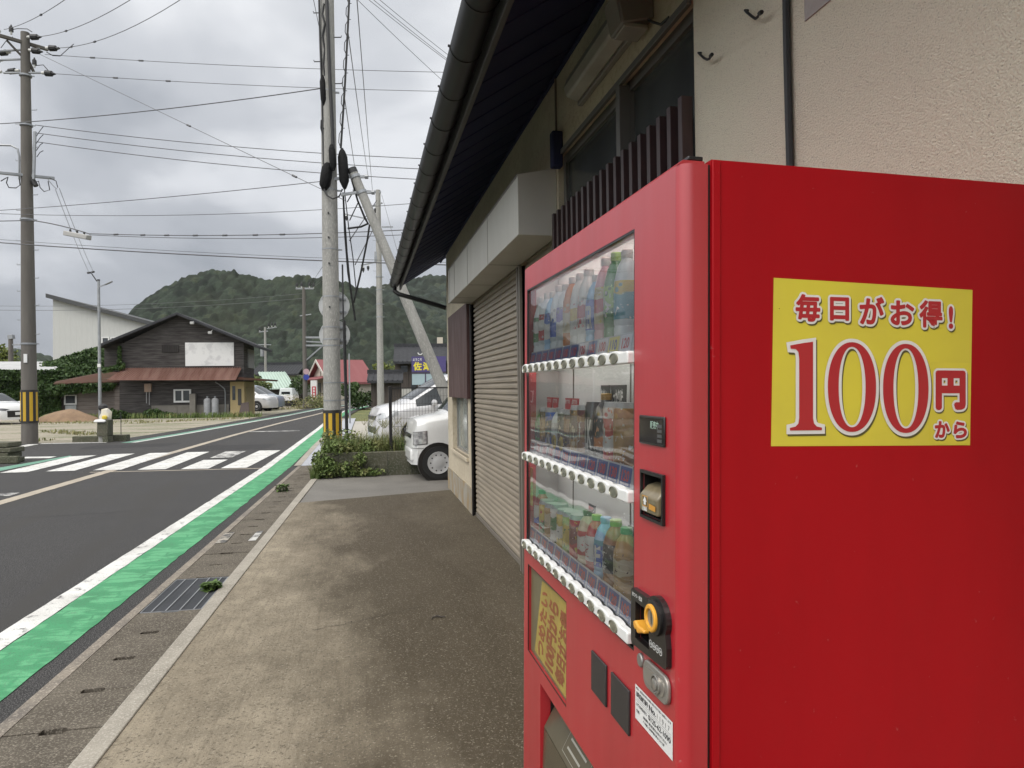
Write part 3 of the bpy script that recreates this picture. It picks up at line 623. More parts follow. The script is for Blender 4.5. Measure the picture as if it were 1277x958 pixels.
ms = t.new('MixShader'); t.link(ml.outputs[0], ms.inputs[0]); t.link(tr.outputs[0], ms.inputs[1]); t.link(gl_.outputs[0], ms.inputs[2]); df = t.new('BsdfDiffuse'); df.inputs['Color'].default_value = (.85, .85, .84, 1); mz = t.new('MixShader'); dz = t.ramp(t.noise(t.vec((1, 1, .5), world=False), 7, 4), [(.3, .012), (.7, .035)]); t.link(dz, mz.inputs[0]); t.link(ms.outputs[0], mz.inputs[1]); t.link(df.outputs[0], mz.inputs[2]); t.link(mz.outputs[0], t.n['Material Output'].inputs['Surface']); M['pane'] = m
c = MB(); c.quad((.006, .195, .955), (.006, .195, 1.759), (.006, 1.057, 1.759), (.006, 1.057, .955)); c.build('window_pane', M['pane'], vm_)
c = MB(); c.plate(.1972, 1.0548, .9572, 1.7568, [(.2015, 1.0505, .9615, 1.7525)], .0005, .0055, fr); c.build('window_gasket', M['black'], vm_)
# rain specks on the pane
c = MB()
for i in range(170):
    y_, z_ = random.uniform(.21, 1.045), random.uniform(1.0, 1.74); q = random.uniform(.0006, .0014)*(1.6 if random.random() < .15 else 1)
    c.add([(.0052, y_-q, z_), (.0052, y_, z_+q), (.0052, y_+q, z_), (.0052, y_, z_-q), (.0046, y_, z_)], [(0, 1, 4), (1, 2, 4), (2, 3, 4), (3, 0, 4)])
dr_ = tag(c.build('rain_specks', flat('water_speck', (.75, .76, .76), .2), vm_), kind='stuff')
blue = flat('price_tag_blue', (.05, .09, .30), .4); tagw = flat('price_tag_white', (.62, .60, .66), .4); tagr = flat('price_red', (.55, .05, .06), .4); tagy = flat('price_tag_yellow', (.62, .55, .12), .4)
btn = mat('button_face', (.30, .295, .23), .25, .5, c2=(.2, .195, .15), scale=60)
fxn = lambda u, v: (-.0001, -u, v)
YS = [1.025-.0685*i for i in range(12)]; YB = [1.04-.0627*i for i in range(12)]
rowz = (1.513, 1.2475, .981)
for ri, rz in enumerate(rowz):
    # scalloped button rail
    P = []; zt = rz+.0135; zb = rz-.0115
    yy = .200; P.append((.200, zb)); P.append((.200, zt-.004)); P.append((.206, zt-.001))
    for i in range(11, -1, -1):
        cy = YS[i]
        for a in range(7):
            th = math.pi*a/6; P.append((cy-.027*math.cos(th), zt-.003+.0045*math.sin(th)))
    P += [(1.062, zt-.003), (1.066, zt-.008), (1.066, zb+.004), (1.062, zb)]
    c = MB(); c.prism(P, -.013, .0045, fr); rail = c.build('button_rail', M['white'], vm_, bevel=.003, seg=3)
    proto = None
    for y_ in YS:
        if proto is None:
            c = MB(); c.lathe([(.0112, 0), (.0112, .002), (.0098, .0026), (.0095, .0012), (.003, .0012)], 16, lambda a, b, z: (-z, a, b)); c.cur = 0
            c.build
            proto = c.build('button', btn, rail); proto.scale = (1, 2.0, 1); o = proto
        else: o = proto.copy(); COL.objects.link(o); o.parent = rail
        o.location = (-.0132, y_, rz)
    # shelf board and the strip of price tags that leans back on it
    c = MB(); c.hexa([(.012, .192, rz+.008), (BX-.001, .192, rz+.012), (BX-.001, 1.068, rz+.012), (.012, 1.068, rz+.008), (.012, .192, rz+.018), (BX-.001, .192, rz+.022), (BX-.001, 1.068, rz+.022), (.012, 1.068, rz+.018)]); c.build('shelf', shelfmat, vm_)
    c = MB(); c.hexa([(.009, .195, rz+.009), (.011, .195, rz+.009), (.011, 1.066, rz+.009), (.009, 1.066, rz+.009), (.016, .195, rz+.052), (.018, .195, rz+.052), (.018, 1.066, rz+.052), (.016, 1.066, rz+.052)]) if ri else c.hexa([(.009, .195, rz+.009), (.011, .195, rz+.009), (.011, 1.066, rz+.009), (.009, 1.066, rz+.009), (.016, .195, rz+.052), (.018, .195, rz+.052), (.018, 1.066, rz+.052), (.016, 1.066, rz+.052)])
    st = c.build('price_strip', flat('clear_strip', (.55, .56, .60), .25), vm_)
    def on_strip(y_, h, e=.0006): return (.009+.007*(h-.009)/.043-e, y_, rz+h)
    for i, y_ in enumerate(YS):
        mm = [blue, blue, blue, blue, blue, blue, blue, tagw, blue, tagw, tagy, tagw][i] if ri == 0 else ([tagw]*4+[blue]*8)[i] if ri == 1 else blue
        c = MB(); c.cur = 0; c.quad(on_strip(y_+.030, .012), on_strip(y_-.030, .012), on_strip(y_-.030, .049), on_strip(y_+.030, .049))
        c.cur = 1; text_rect(c, random.choice(['100', '110', '130', '120']), -.019, .022, .019, .042, lambda u, v: on_strip(y_-u, v, .0012), .03)
        c.cur = 2; c.quad(on_strip(y_+.022, .014, .0012), on_strip(y_-.022, .014, .0012), on_strip(y_-.022, .0185, .0012), on_strip(y_+.022, .0185, .0012))
        c.build('price_tag', [mm, tagr if mm is not tagy else blue, tagw], st)
# thin lit tubes added under canopy and shelves to brighten the samples
lampm = bpy.data.materials.new('added_display_lamp'); lampm.use_nodes = True; q = lampm.node_tree.nodes['Principled BSDF']; q.inputs['Base Color'].default_value = (.9, .9, .88, 1); q.inputs['Emission Color'].default_value = (1, .97, .92, 1); q.inputs['Emission Strength'].default_value = 10
lamp0 = lampm.copy(); lamp0.node_tree.nodes['Principled BSDF'].inputs['Emission Strength'].default_value = 10
for z_, x_ in ((1.793, .038), (1.515, .0135), (1.2495, .0135)):
    c = MB(); c.cyl((x_, .21, z_-.004), (x_, 1.045, z_-.004), .0055, .0055, 10); c.build('added_display_lamp', lamp0 if z_ > 1.7 else lampm, vm_)
# sample bottles and cans in the window
def mk_label(name, a, b, sc=18, c3=None):
    m, t = base(name, .35, spec=.5); v = t.vec((1, 1, 1), world=False); sx = t.new('SeparateXYZ'); t.link(v, sx.inputs[0])
    sd = sum(map(ord, name)) % 17
    f1 = t.new('Math', operation='MULTIPLY_ADD'); t.link(sx.outputs['Z'], f1.inputs[0]); f1.inputs[1].default_value = 9+sd*.5; f1.inputs[2].default_value = sd*.137
    f2 = t.new('Math', operation='ADD'); t.link(f1.outputs[0], f2.inputs[0]); nz = t.new('Math', operation='MULTIPLY'); nz.inputs[1].default_value = .35; t.link(t.noise(v, 22+sd, 1), nz.inputs[0]); t.link(nz.outputs[0], f2.inputs[1])
    fr3 = t.new('Math', operation='FRACT'); t.link(f2.outputs[0], fr3.inputs[0])
    col = t.mix(t.ramp(fr3.outputs[0], [(.40, 0), (.44, 1), (.86, 1), (.90, 0)]), a, b)
    col = t.mix(t.ramp(t.noise(t.vec((1, 1, .8), world=False), 75+sd*4, 2, .5), [(.62, 0), (.65, 1)]), col, c3 or tuple(min(.6, k*1.0+.15) for k in b))
    vo = t.new('TexVoronoi'); vo.inputs['Scale'].default_value = 38; t.link(v, vo.inputs['Vector']); col = t.mix(t.ramp(vo.outputs['Distance'], [(.20, .85), (.26, 0)]), col, a if c3 else tuple(k*.4 for k in a))
    t.link(col, t.p.inputs['Base Color']); return m
white_, crm = (.58, .57, .54), (.50, .42, .28)
PAL = dict(red=(.40, .015, .018), dred=(.15, .012, .012), org=(.50, .16, .015), yel=(.52, .38, .02), grn=(.025, .17, .035), lgrn=(.24, .42, .05), blu=(.04, .10, .42), lblu=(.25, .45, .65), pur=(.16, .10, .35), blk=(.015, .014, .014), brn=(.07, .026, .012), gold=(.34, .19, .035), pink=(.55, .27, .30), tea=(.25, .10, .018), clear=(.55, .60, .62), wht=white_, crm=crm, silver=(.4, .4, .4), teal=(.05, .25, .32))
_lm = {}
def lab(a, b, c=None):
    k = (a, b, c)
    if k not in _lm: _lm[k] = mk_label('label_'+a+'_'+b+('_'+c if c else ''), PAL[a], PAL[b], 26, PAL[c] if c else None)
    return _lm[k]
def plain(a):
    k = (a,)
    if k not in _lm: _lm[k] = flat('plain_'+a, PAL[a], .3)
    return _lm[k]
def place(o, y_, z, x_=.046): o.matrix_world = MT @ Matrix.Translation((x_, y_, z))
def wrap(mb, s, r, z0, z1, wdt, off=.03, vertical=False):
    f = lambda u, v: (-(r+.0006)*math.cos(u/r), -(r+.0006)*math.sin(u/r), v)
    if vertical:
        h = (z1-z0)/len(s)
        for i, ch in enumerate(s): text_rect(mb, ch, -wdt/2, z1-h*(i+1)+h*.06, wdt/2, z1-h*i-h*.06, f, off)
    else: text_rect(mb, s, -wdt/2, z0, wdt/2, z1, f, off)
GRP = ['sample bottles on the top shelf of the machine', 'sample cans on the middle shelf of the machine', 'sample drinks on the bottom shelf of the machine']
def bottle(ri, i, lbl, body, label, h=.205, r=.030, cap='wht', txt=None, tcol='wht', vert=False):
    h *= 1.0 if ri == 0 else 1.06; k = h/.205; r *= .92
    o = MB().lathe([(r*.9, 0), (r, .006*k), (r, .045*k), (r*.94, .05*k), (r, .055*k), (r, .062*k), (r+.0006, .0625*k), (r+.0006, .128*k), (r, .1285*k), (r*.98, .14*k), (r*.72, .170*k), (r*.44, .184*k), (r*.42, .187*k)], 18, mats=[0]*6+[1, 1, 1]+[0]*4).build('sample_bottle', [body, label])
    tag(o, lbl, 'bottle', GRP[ri]); place(o, YB[i], rowz[ri]+.0205)
    cp = MB().lathe([(r*.45, .1872*k), (r*.47, .189*k), (r*.47, .203*k), (r*.42, .205*k)], 14).build('cap', plain(cap), o)
    if txt:
        m = MB(); wrap(m, txt, r+.0006, .068*k, .122*k, r*.9 if vert else r*1.5, .03, vert); m.build('lettering', plain(tcol), o)
def can(ri, i, lbl, body, h=.125, r=.030, rim='silver', txt=None, tcol='wht', vert=False, band=None):
    b = band or body; r *= .92; h *= 1.10 if ri == 1 else 1.06
    o = MB().lathe([(r*.88, 0), (r*.98, .004), (r, .008), (r, h*.25), (r, h*.72), (r, h-.012), (r*.9, h-.003), (r*.9, h)], 18, mats=[2, 2, 0, 0, 1, 2, 2]).build('sample_can', [body, b, plain(rim)])
    tag(o, lbl, 'can', GRP[ri]); place(o, YB[i], rowz[ri]+.0205)
    if txt:
        m = MB(); wrap(m, txt, r, h*.3, h*.72, r*.85 if vert else r*1.5, .03, vert); m.build('lettering', plain(tcol), o)
bottle(0, 0, 'clear bottle with green label, farthest on the top shelf', plain('clear'), lab('grn', 'wht'), .2)
bottle(0, 1, 'bottle with red and white label, second from the far end of the top shelf', plain('clear'), lab('red', 'wht'))
bottle(0, 2, 'slim bottle with dark blue label, third from the far end of the top shelf', plain('lblu'), lab('blu', 'wht'), .2)
bottle(0, 3, 'water bottle with pale label over blue, fourth on the top shelf', plain('clear'), lab('wht', 'blu'), .21, txt='水', tcol='blu')
bottle(0, 4, 'colourless bottle with purple and white label on the top shelf', plain('clear'), lab('wht', 'pur'), .205)
bottle(0, 5, 'bottle with orange wrap and white cap on the top shelf', plain('org'), lab('crm', 'org', 'wht'), .215)
bottle(0, 6, 'white bottle with yellow, red and blue picture label on the top shelf', plain('wht'), lab('wht', 'yel', 'red'), .215)
bottle(0, 7, 'white bottle with blue lettering panel beside the picture bottle', plain('wht'), lab('wht', 'red'), .215, txt='朝', tcol='red')
bottle(0, 8, 'low bottle with blue lettered WATER panel on the top shelf', plain('lblu'), lab('blu', 'blu'), .19, txt='WATER', tcol='wht')
bottle(0, 9, 'peach coloured bottle with pink label and white cap on the top shelf', plain('pink'), lab('crm', 'red', 'yel'), .22)
bottle(0, 10, 'green tea bottle with white band and pale green cap on the top shelf', plain('grn'), lab('grn', 'lgrn'), .22, cap='lgrn', txt='茶')
bottle(0, 11, 'bottle with turquoise and yellow label, nearest on the top shelf', plain('clear'), lab('teal', 'yel', 'wht'), .215)
bottle(1, 0, 'small dark green bottle, farthest on the middle shelf', plain('grn'), lab('blk', 'grn'), .115, .024, 'silver')
can(1, 1, 'slim golden can under a red card, second on the middle shelf', lab('gold', 'brn', 'tea'), .118, .026)
can(1, 2, 'slim can with blue and gold picture under a red card', lab('blk', 'blu', 'gold'), .118, .026)
bottle(1, 3, 'clear grey bottle between the two pairs of red cards', plain('clear'), lab('silver', 'wht'), .125, .026, 'silver')
can(1, 4, 'slim brown can with cream band under a red card', lab('brn', 'blk', 'crm'), .118, .026)
can(1, 5, 'can with yellow peaked picture and brown base under a red card', lab('tea', 'brn', 'yel'), .118, .027)
can(1, 6, 'brown and gold cafe can lettered カフェ on the middle shelf', lab('brn', 'gold'), .13, .030, txt='カフェ', tcol='crm')
can(1, 7, 'reddish brown can with katakana lettering beside the cafe can', lab('tea', 'dred'), .132, .031, txt='ココア', tcol='wht', vert=True, band=lab('dred', 'tea'))
can(1, 8, 'black can lettered MILK with black lid on the middle shelf', plain('blk'), .14, .031, 'blk', txt='MILK')
bottle(1, 9, 'black bottle with cream foot and orange round picture before a black card', plain('blk'), lab('blk', 'org'), .165, .030, 'gold')
can(1, 10, 'red and white can in front of the wide black card', lab('red', 'wht', 'org'), .142, .031, txt='紅', tcol='wht')
can(1, 11, 'yellow can with white picture band, nearest on the middle shelf', lab('gold', 'tea', 'wht'), .142, .031)
bottle(2, 0, 'blue capped bottle with red foot, farthest on the bottom shelf', plain('red'), lab('blu', 'wht'), .135, .027, 'grn')
can(2, 1, 'yellow and red can beside the blue capped bottle', lab('yel', 'grn', 'red'), .115, .028)
can(2, 2, 'can with brown and cream swirls on the bottom shelf', lab('gold', 'crm', 'brn'), .115, .028)
can(2, 3, 'white and green can with red foot on the bottom shelf', lab('wht', 'grn', 'red'), .122, .028)
can(2, 4, 'can with bold white and ochre stripes on the bottom shelf', lab('yel', 'wht', 'blk'), .118, .028)
can(2, 5, 'green topped can with a yellow fruit picture on the bottom shelf', lab('yel', 'lgrn', 'grn'), .122, .030)
can(2, 6, 'deep red can with fruit picture on the bottom shelf', lab('red', 'dred', 'yel'), .125, .031)
bottle(2, 7, 'red and white bottle with a red dot under a red card', plain('crm'), lab('wht', 'red'), .145, .029, 'brn')
bottle(2, 8, 'tomato juice bottle with lime green top, lettered トマト', plain('red'), lab('wht', 'wht'), .145, .029, 'lgrn', txt='トマト', tcol='red', vert=True)
bottle(2, 9, 'clear blue bottle with dark blue label on the bottom shelf', plain('lblu'), lab('blu', 'teal'), .15, .030, 'lblu', txt='BE')
bottle(2, 10, 'milk tea bottle with navy label lettered 紅茶', plain('tea'), lab('blk', 'blk'), .155, .031, 'lgrn', txt='紅茶', vert=True)
bottle(2, 11, 'yellow brown bottle, nearest on the bottom shelf', plain('gold'), lab('gold', 'crm', 'brn'), .15, .030, 'grn')
# cards that stand up behind some samples
def card(ys, z0, z1, w_, colr, txt, tcol='wht', x_=.060, sl=.01):
    c = MB(); c.hexa([(x_, ys-w_, z0), (x_+.002, ys-w_, z0), (x_+.002, ys+w_, z0), (x_, ys+w_, z0), (x_, ys-w_-sl, z1), (x_+.002, ys-w_-sl, z1), (x_+.002, ys+w_, z1), (x_, ys+w_, z1)])
    cd = c.build('card', plain(colr), vm_)
    if txt:
        m = MB(); L = txt.split('/'); h = (z1-z0)*.42/len(L)
        for k, s in enumerate(L): text_rect(m, s, -w_*.85, z1-h*(k+1)*1.08, w_*.85, z1-h*k*1.08-h*.25, lambda u, v: (x_-.0007, ys-u, v), .03)
        m.build('lettering', plain(tcol), cd)
card(YB[8]-.01, 1.27, 1.462, .024, 'blk', 'あまい/おいしい'); card((YB[9]+YB[10])/2, 1.27, 1.462, .044, 'blk', 'しっかり味/いつもの香り')
for i in (1, 2, 4, 5): card(YB[i], 1.395, 1.428, .024, 'red', 'おすすめ', x_=.050)
card(YB[7]+.02, 1.12, 1.165, .02, 'blk', '限定', 'red'); card(YB[11], 1.06, 1.16, .026, 'blk', None)
c = MB(); c.box(.008, .0085, 1.008, 1.040, 1.10, 1.215); c.cur = 1; c.box(.0074, .0079, 1.006, 1.042, 1.185, 1.215); c.build('window_sticker', [lab('yel', 'org'), lab('org', 'dred', 'yel')], vm_)
for ri, i in ((1, 3), (1, 4), (1, 5)):   # round tags hung on the front of the cans
    c = MB(); c.prism([(YB[i]+.017*math.cos(a*.4488), rowz[ri]+.062+.019*math.sin(a*.4488)) for a in range(14)], .0115, .0125, fr); cd = c.build('round_tag', plain('silver' if i == 3 else 'yel'), vm_)
    m = MB(); text_rect(m, '新/味'.split('/')[0], -.009, rowz[ri]+.054, .009, rowz[ri]+.070, lambda u, v: (.0108, YB[i]-u, v), .03); m.build('lettering', plain('blk'), cd)
# money side: display, note slot, coin panel, lock, stickers
dp = MB(); dp.plate(.057, .166, 1.353, 1.405, [], -.004, 0, fr); dsp = dp.build('display', flat('display_frame', (.02, .018, .017), .3), vm_, bevel=.003)
dp = MB(); dp.plate(.061, .162, 1.357, 1.401, [], -.0046, -.0042, fr); dp.build('screen', flat('display_glass', (.012, .010, .010), .08), dsp)
fr2 = lambda x_: (lambda u, v: (x_, -u, v))
dp = MB(); text_rect(dp, '販売中', -.112, 1.383, -.078, 1.396, fr2(-.0049), .02)
lcd = bpy.data.materials.new('lcd_green'); lcd.use_nodes = True; q = lcd.node_tree.nodes['Principled BSDF']; q.inputs['Base Color'].default_value = (.25, .34, .28, 1); q.inputs['Emission Color'].default_value = (.3, .45, .36, 1); q.inputs['Emission Strength'].default_value = .25
dp.build('readout', lcd, dsp)
dp = MB()
for k in range(4): dp.plate(.064, .083, 1.360+k*.0085, 1.3655+k*.0085, [], -.0050, -.0047, fr)
dp.build('indicator', flat('dim_indicator', (.07, .07, .07), .4), dsp)
bl = MB(); bl.plate(.059, .157, 1.219, 1.306, [billh], -.006, 0, fr); bl.plate(.064, .152, 1.224, 1.3, [], .0285, .029, fr); bl.box(.0005, .028, .0642, .066, 1.2245, 1.2995); bl.box(.0005, .028, .150, .1518, 1.2245, 1.2995); bl.box(.0005, .028, .0662, .1498, 1.2975, 1.2995); bl.box(.0005, .028, .0662, .1498, 1.2245, 1.2265)
nb = bl.build('note_slot', M['black'], vm_, bevel=.003)
bl = MB(); bl.prism([(.026, 1.236), (-.010, 1.232), (-.012, 1.262), (.004, 1.279), (.026, 1.285)], .070, .146, lambda u, v, w: (u, w, v)); bz = bl.build('note_mouth', mat('smoky_brown_plastic', (.16, .13, .08), .2, c2=(.22, .18, .11), scale=30), nb, bevel=.004, seg=3)
bl = MB(); f_ = fr2(-.0128)
def line2(mb, u0, v0, u1, v1, w_, x_):
    a = Vector((u0, v0)); b = Vector((u1, v1)); dd = (b-a).normalized(); q = Vector((-dd.y, dd.x))*w_/2
    mb.quad(*[(x_, -p.x, p.y) for p in (a-q, b-q, b+q, a+q)])
orange = flat('orange_print', (.55, .26, .04), .4)
bl.cur = 0
ar = [(-.122, 1.247), (-.113, 1.247), (-.113, 1.253), (-.109, 1.253), (-.1175, 1.262), (-.126, 1.253), (-.122, 1.253)]
put2d(bl, outline2d([ar]), f_); text_rect(bl, '1000', -.127, 1.2365, -.108, 1.2435, f_, .03)
bl.cur = 1
for a in ((-.129, 1.245, -.129, 1.2625), (-.129, 1.2625, -.106, 1.2625), (-.106, 1.2625, -.106, 1.245), (-.106, 1.245, -.129, 1.245)): line2(bl, *a, .0016, -.0129)
bl.quad((-.0129, .1, 1.242), (-.0129, .072, 1.241), (-.0129, .072, 1.250), (-.0129, .1, 1.252))
bl.build('note_marking', [M['white'], orange], bz)
cpn = MB(); 
out_ = [(.187, .982), (.190, .99), (.187, 1.076), (.181, 1.084), (.112, 1.0845)]+[(.074-.042*math.cos(a), 1.060+.036*math.sin(a)) for a in [math.pi*(1-k/10) for k in range(1, 10)]][::1]
out_ = [(.184, .978), (.188, .984), (.188, 1.076), (.183, 1.082), (.113, 1.083)]
out_ += [(.074-.041*math.cos(R(a)), 1.060+.036*math.sin(R(a))) for a in range(150, -31, -15)]
out_ += [(.034, 1.02), (.034, .990), (.040, .984)]
cp_hole = [(.105, .994), (.167, .994), (.167, 1.061), (.105, 1.061)]
vs, fs = outline2d([out_, cp_hole]); 
cpn.add([(-.010, u, v) for u, v in vs], fs)
nn = len(out_)
for poly, fl_ in ((out_, 0), (cp_hole, 1)):
    for i in range(len(poly)):
        a, b = poly[i], poly[(i+1) % len(poly)]; cpn.quad((-.010, *a), (-.010, *b), (0.001 if not fl_ else .03, *b), (0.001 if not fl_ else .03, *a))
cpn.plate(.105, .167, .994, 1.061, [], .0285, .0295, fr); cpn.box(.0005, .028, .1052, .1075, .9945, 1.0605); cpn.box(.0005, .028, .1645, .1668, .9945, 1.0605); cpn.box(.0005, .028, .108, .164, 1.0585, 1.0607); cpn.box(.0005, .028, .108, .164, .9943, .9963)
cp = cpn.build('coin_panel', flat('coin_panel_black', (.014, .011, .011), .3), vm_)
lx = lambda cy, cz: (lambda a, b, z: (-z, cy+a, cz+b))
m = MB(); m.lathe([(.030, .0102), (.030, .016), (.026, .018)], 24, lx(.074, 1.060)); m.build('ring_boss', M['black'], cp)
m = MB(); m.lathe([(.0235, .0182), (.0235, .0215), (.0215, .023), (.0165, .023), (.0155, .0185)], 24, lx(.074, 1.060)); ring = m.build('coin_ring', flat('amber_plastic', (.75, .36, .04), .3), cp)
m = MB(); m.lathe([(.0154, .0184), (.0154, .0193), (.004, .0193)], 20, lx(.074, 1.060)); m.cur = 1; m.box(-.0198, -.0194, .0730, .0750, 1.049, 1.071); m.build('coin_slot', [flat('brushed_steel', (.38, .37, .34), .35, .7), M['black']], ring)
m = MB(); m.prism([(.158, 1.020), (.160, 1.028), (.150, 1.032), (.137, 1.026), (.110, 1.027), (.108, 1.021), (.120, 1.018), (.140, 1.011), (.146, 1.017), (.152, 1.014)], -.018, .010, fr); m.build('return_lever', flat('orange_lever', (.72, .34, .04), .35), cp, bevel=.003, seg=3)
m = MB(); text_rect(m, 'おつり・返却', -.180, 1.0685, -.135, 1.0765, fr2(-.0105), .02)
for k in range(4):
    cy = -(.096-.0135*k); cz = 1.008
    for a in range(24):
        t0, t1 = 2*math.pi*a/24, 2*math.pi*(a+1)/24
        m.quad(*[(-.0105, -(cy+r_*math.cos(th)), cz+r_*math.sin(th)) for r_, th in ((.0066, t0), (.0066, t1), (.0054, t1), (.0054, t0))])
    text_rect(m, ['10', '50', '100', '500'][k], cy-.004, cz-.0022, cy+.004, cz+.0022, fr2(-.0105), .02)
m.build('lettering', M['white'], cp)
m = MB(); m.lathe([(.0125, 0), (.0125, .004), (.0108, .006), (.002, .0062)], 20, lx(.158, .9555)); m.build('round_lock', flat('lock_steel', (.33, .32, .30), .35, .7), vm_)
pl = [(.034, .936), (.040, .929), (.120, .921), (.130, .926), (.137, .938), (.137, .962), (.130, .968), (.045, .971), (.036, .966)]
def rrect(u0, u1, v0, v1, r, n=5):
    o = []
    for cx, cy, a0 in ((u1-r, v1-r, 0), (u0+r, v1-r, 90), (u0+r, v0+r, 180), (u1-r, v0+r, 270)):
        for k in range(n+1): a = R(a0+90*k/n); o.append((cx+r*math.cos(a), cy+r*math.sin(a)))
    return o
steel = flat('lock_plate_steel', (.34, .32, .29), .4, .6)
m = MB(); m.prism(rrect(.034, .137, .921, .970, .018), -.008, 0, fr); lp = m.build('lock_plate', steel, vm_, bevel=.0025, seg=3)
m = MB(); m.prism(rrect(.044, .128, .932, .961, .014), -.0095, -.0081, fr); m.lathe([(.0165, .0096), (.0165, .0125), (.0145, .0135), (.0142, .0105), (.0105, .0105), (.010, .015), (.008, .016), (.002, .016)], 24, lx(.074, .946)); m.build('lock_handle', flat('lock_knob_steel', (.40, .38, .35), .3, .7), lp)
for (u0, u1, name) in ((.339, .431, 0), (.2125, .3085, 0)):
    m = MB(); m.plate(u0, u1, .790, .8765, [], -.005, 0, fr); m.build('blank_plate', flat('plaque_black', (.030, .026, .026), .45), vm_, bevel=.0015)
# printed label sticker
m = MB(); m.quad((-.0008, .1885, .8365), (-.0008, .0285, .8365), (-.0008, .0285, .9005), (-.0008, .1885, .9005)); stk = m.build('sticker', M['white'], vm_)
m = MB(); f_ = fr2(-.0013); ink = flat('print_ink', (.03, .03, .035), .6)
text_rect(m, '故障・商品切れ等のお問い合わせは下記へお願いします', -.183, .8935, -.034, .8975, f_, .02)
text_rect(m, '自動販売機番号', -.182, .880, -.130, .8895, f_, .03); text_rect(m, 'No.', -.124, .879, -.096, .889, f_, .03)
text_rect(m, '1 1 9 1 7', -.090, .879, -.040, .888, f_, -.01)
text_rect(m, '0125-62-1090', -.127, .861, -.036, .870, f_, .02); text_rect(m, 'お客様相談窓口', -.182, .863, -.134, .869, f_, .01)
text_rect(m, '住所', -.182, .851, -.168, .857, f_, .02); text_rect(m, '設置場所と販売機番号をお知らせください', -.150, .852, -.05, .857, f_, .02); text_rect(m, '年中無休 受付時間九時から十七時', -.150, .844, -.06, .849, f_, .02)
for v in (.8765, .8725): line2(m, -.184, v, -.033, v, .0004, -.0013)
m.build('lettering', ink, stk)
# poster behind a smoked cover, in the lower left of the door
m = MB(); m.plate(.634, 1.032, .661, .922, [], .010, .012, fr); pf = m.build('poster_panel', mat('olive_smoked_panel', (.155, .135, .075), .35, c2=(.12, .105, .06), scale=6), vm_)
m = MB(); py_ = [(.90, .905), (.985, .676), (.645, .668), (.640, .915)]; m.quad(*[(.0092, *p) for p in py_]); ps = m.build('poster_sheet', mat('faded_yellow_sheet', (.36, .27, .06), .5, c2=(.27, .195, .055), scale=8), pf)
m = MB()
o0 = Vector((.955, .69)); ax = Vector((.895, .90))-o0; up_ = ax.normalized(); sd2 = Vector((-up_.y, up_.x))  # writing runs up the sheet
sd2 = Vector((up_.y, -up_.x))*-1
def pf_(u, v): p = Vector((.690, .684))+up_*u+Vector((1, 0))*v; return (.0086, p.x, p.y)
text_rect(m, '毎日がお得', .0, .0, .205, .075, pf_, .05); text_rect(m, '100円から', .0, .095, .205, .18, pf_, .05); text_rect(m, 'つめたい', .0, .20, .205, .265, pf_, .04)
m.build('lettering', mat('faded_red_print', (.26, .085, .035), .5), ps)
m = MB(); m.plate(.6325, 1.0335, .6595, .9235, [(.636, 1.030, .663, .920)], .0003, .0022, fr); m.build('poster_frame', M['black'], vm_)
# delivery hatch with its tilted smoked flap
m = MB(); m.hexa([(.031, .101, .361), (.20, .101, .361), (.20, .882, .361), (.031, .882, .361), (.031, .101, .364), (.20, .101, .364), (.20, .882, .364), (.031, .882, .364)]); m.box(.195, .20, .101, .882, .364, .62); m.box(.031, .2, .097, .1005, .36, .62); m.box(.031, .2, .8825, .886, .36, .62); m.box(.031, .2, .1, .884, .6205, .624); hb = m.build('hatch_box', M['black'], vm_)
smoke = mat('smoked_brown_flap', (.095, .080, .052), .22, c2=(.075, .062, .04), scale=5, spec=.5)
m = MB(); m.hexa([(.010, .104, .500), (.014, .104, .496), (.014, .878, .496), (.010, .878, .500), (.075, .104, .619), (.080, .104, .617), (.080, .878, .617), (.075, .878, .619)]); fp = m.build('hatch_flap', smoke, vm_)
m = MB(); m.hexa([(.006, .104, .385), (.010, .104, .385), (.010, .878, .385), (.006, .878, .385), (.0095, .104, .4985), (.0135, .104, .4950), (.0135, .878, .4950), (.0095, .878, .4985)]); m.build('lower_flap', smoke, fp)
fpn = lambda u, v: (.010+.065*v/.119-.001, -u, .500+v+.0006)
def fl_line(mb, u0, v0, u1, v1, w_):
    a = Vector((u0, v0)); b = Vector((u1, v1)); dd = (b-a).normalized(); q = Vector((-dd.y, dd.x))*w_/2; mb.quad(*[fpn(p.x, p.y) for p in (a-q, b-q, b+q, a+q)])
m = MB()
for a in ((-.72, .012, -.72, .105), (-.72, .105, -.35, .105), (-.35, .105, -.35, .012), (-.35, .012, -.72, .012), (-.55, .012, -.55, .105)): fl_line(m, *a, .0012)
for k in range(4): fl_line(m, -.70, .088-.02*k, -.58-.02*(k % 2), .088-.02*k, .005); fl_line(m, -.53, .088-.02*k, -.40-.03*(k % 2), .088-.02*k, .004)
m.build('flap_print', flat('pale_print', (.30, .29, .25), .5), fp)
m = MB(); m.box(-.001, .003, .10, .884, .352, .3595); m.build('hatch_lip', M['red'], door, bevel=.001)
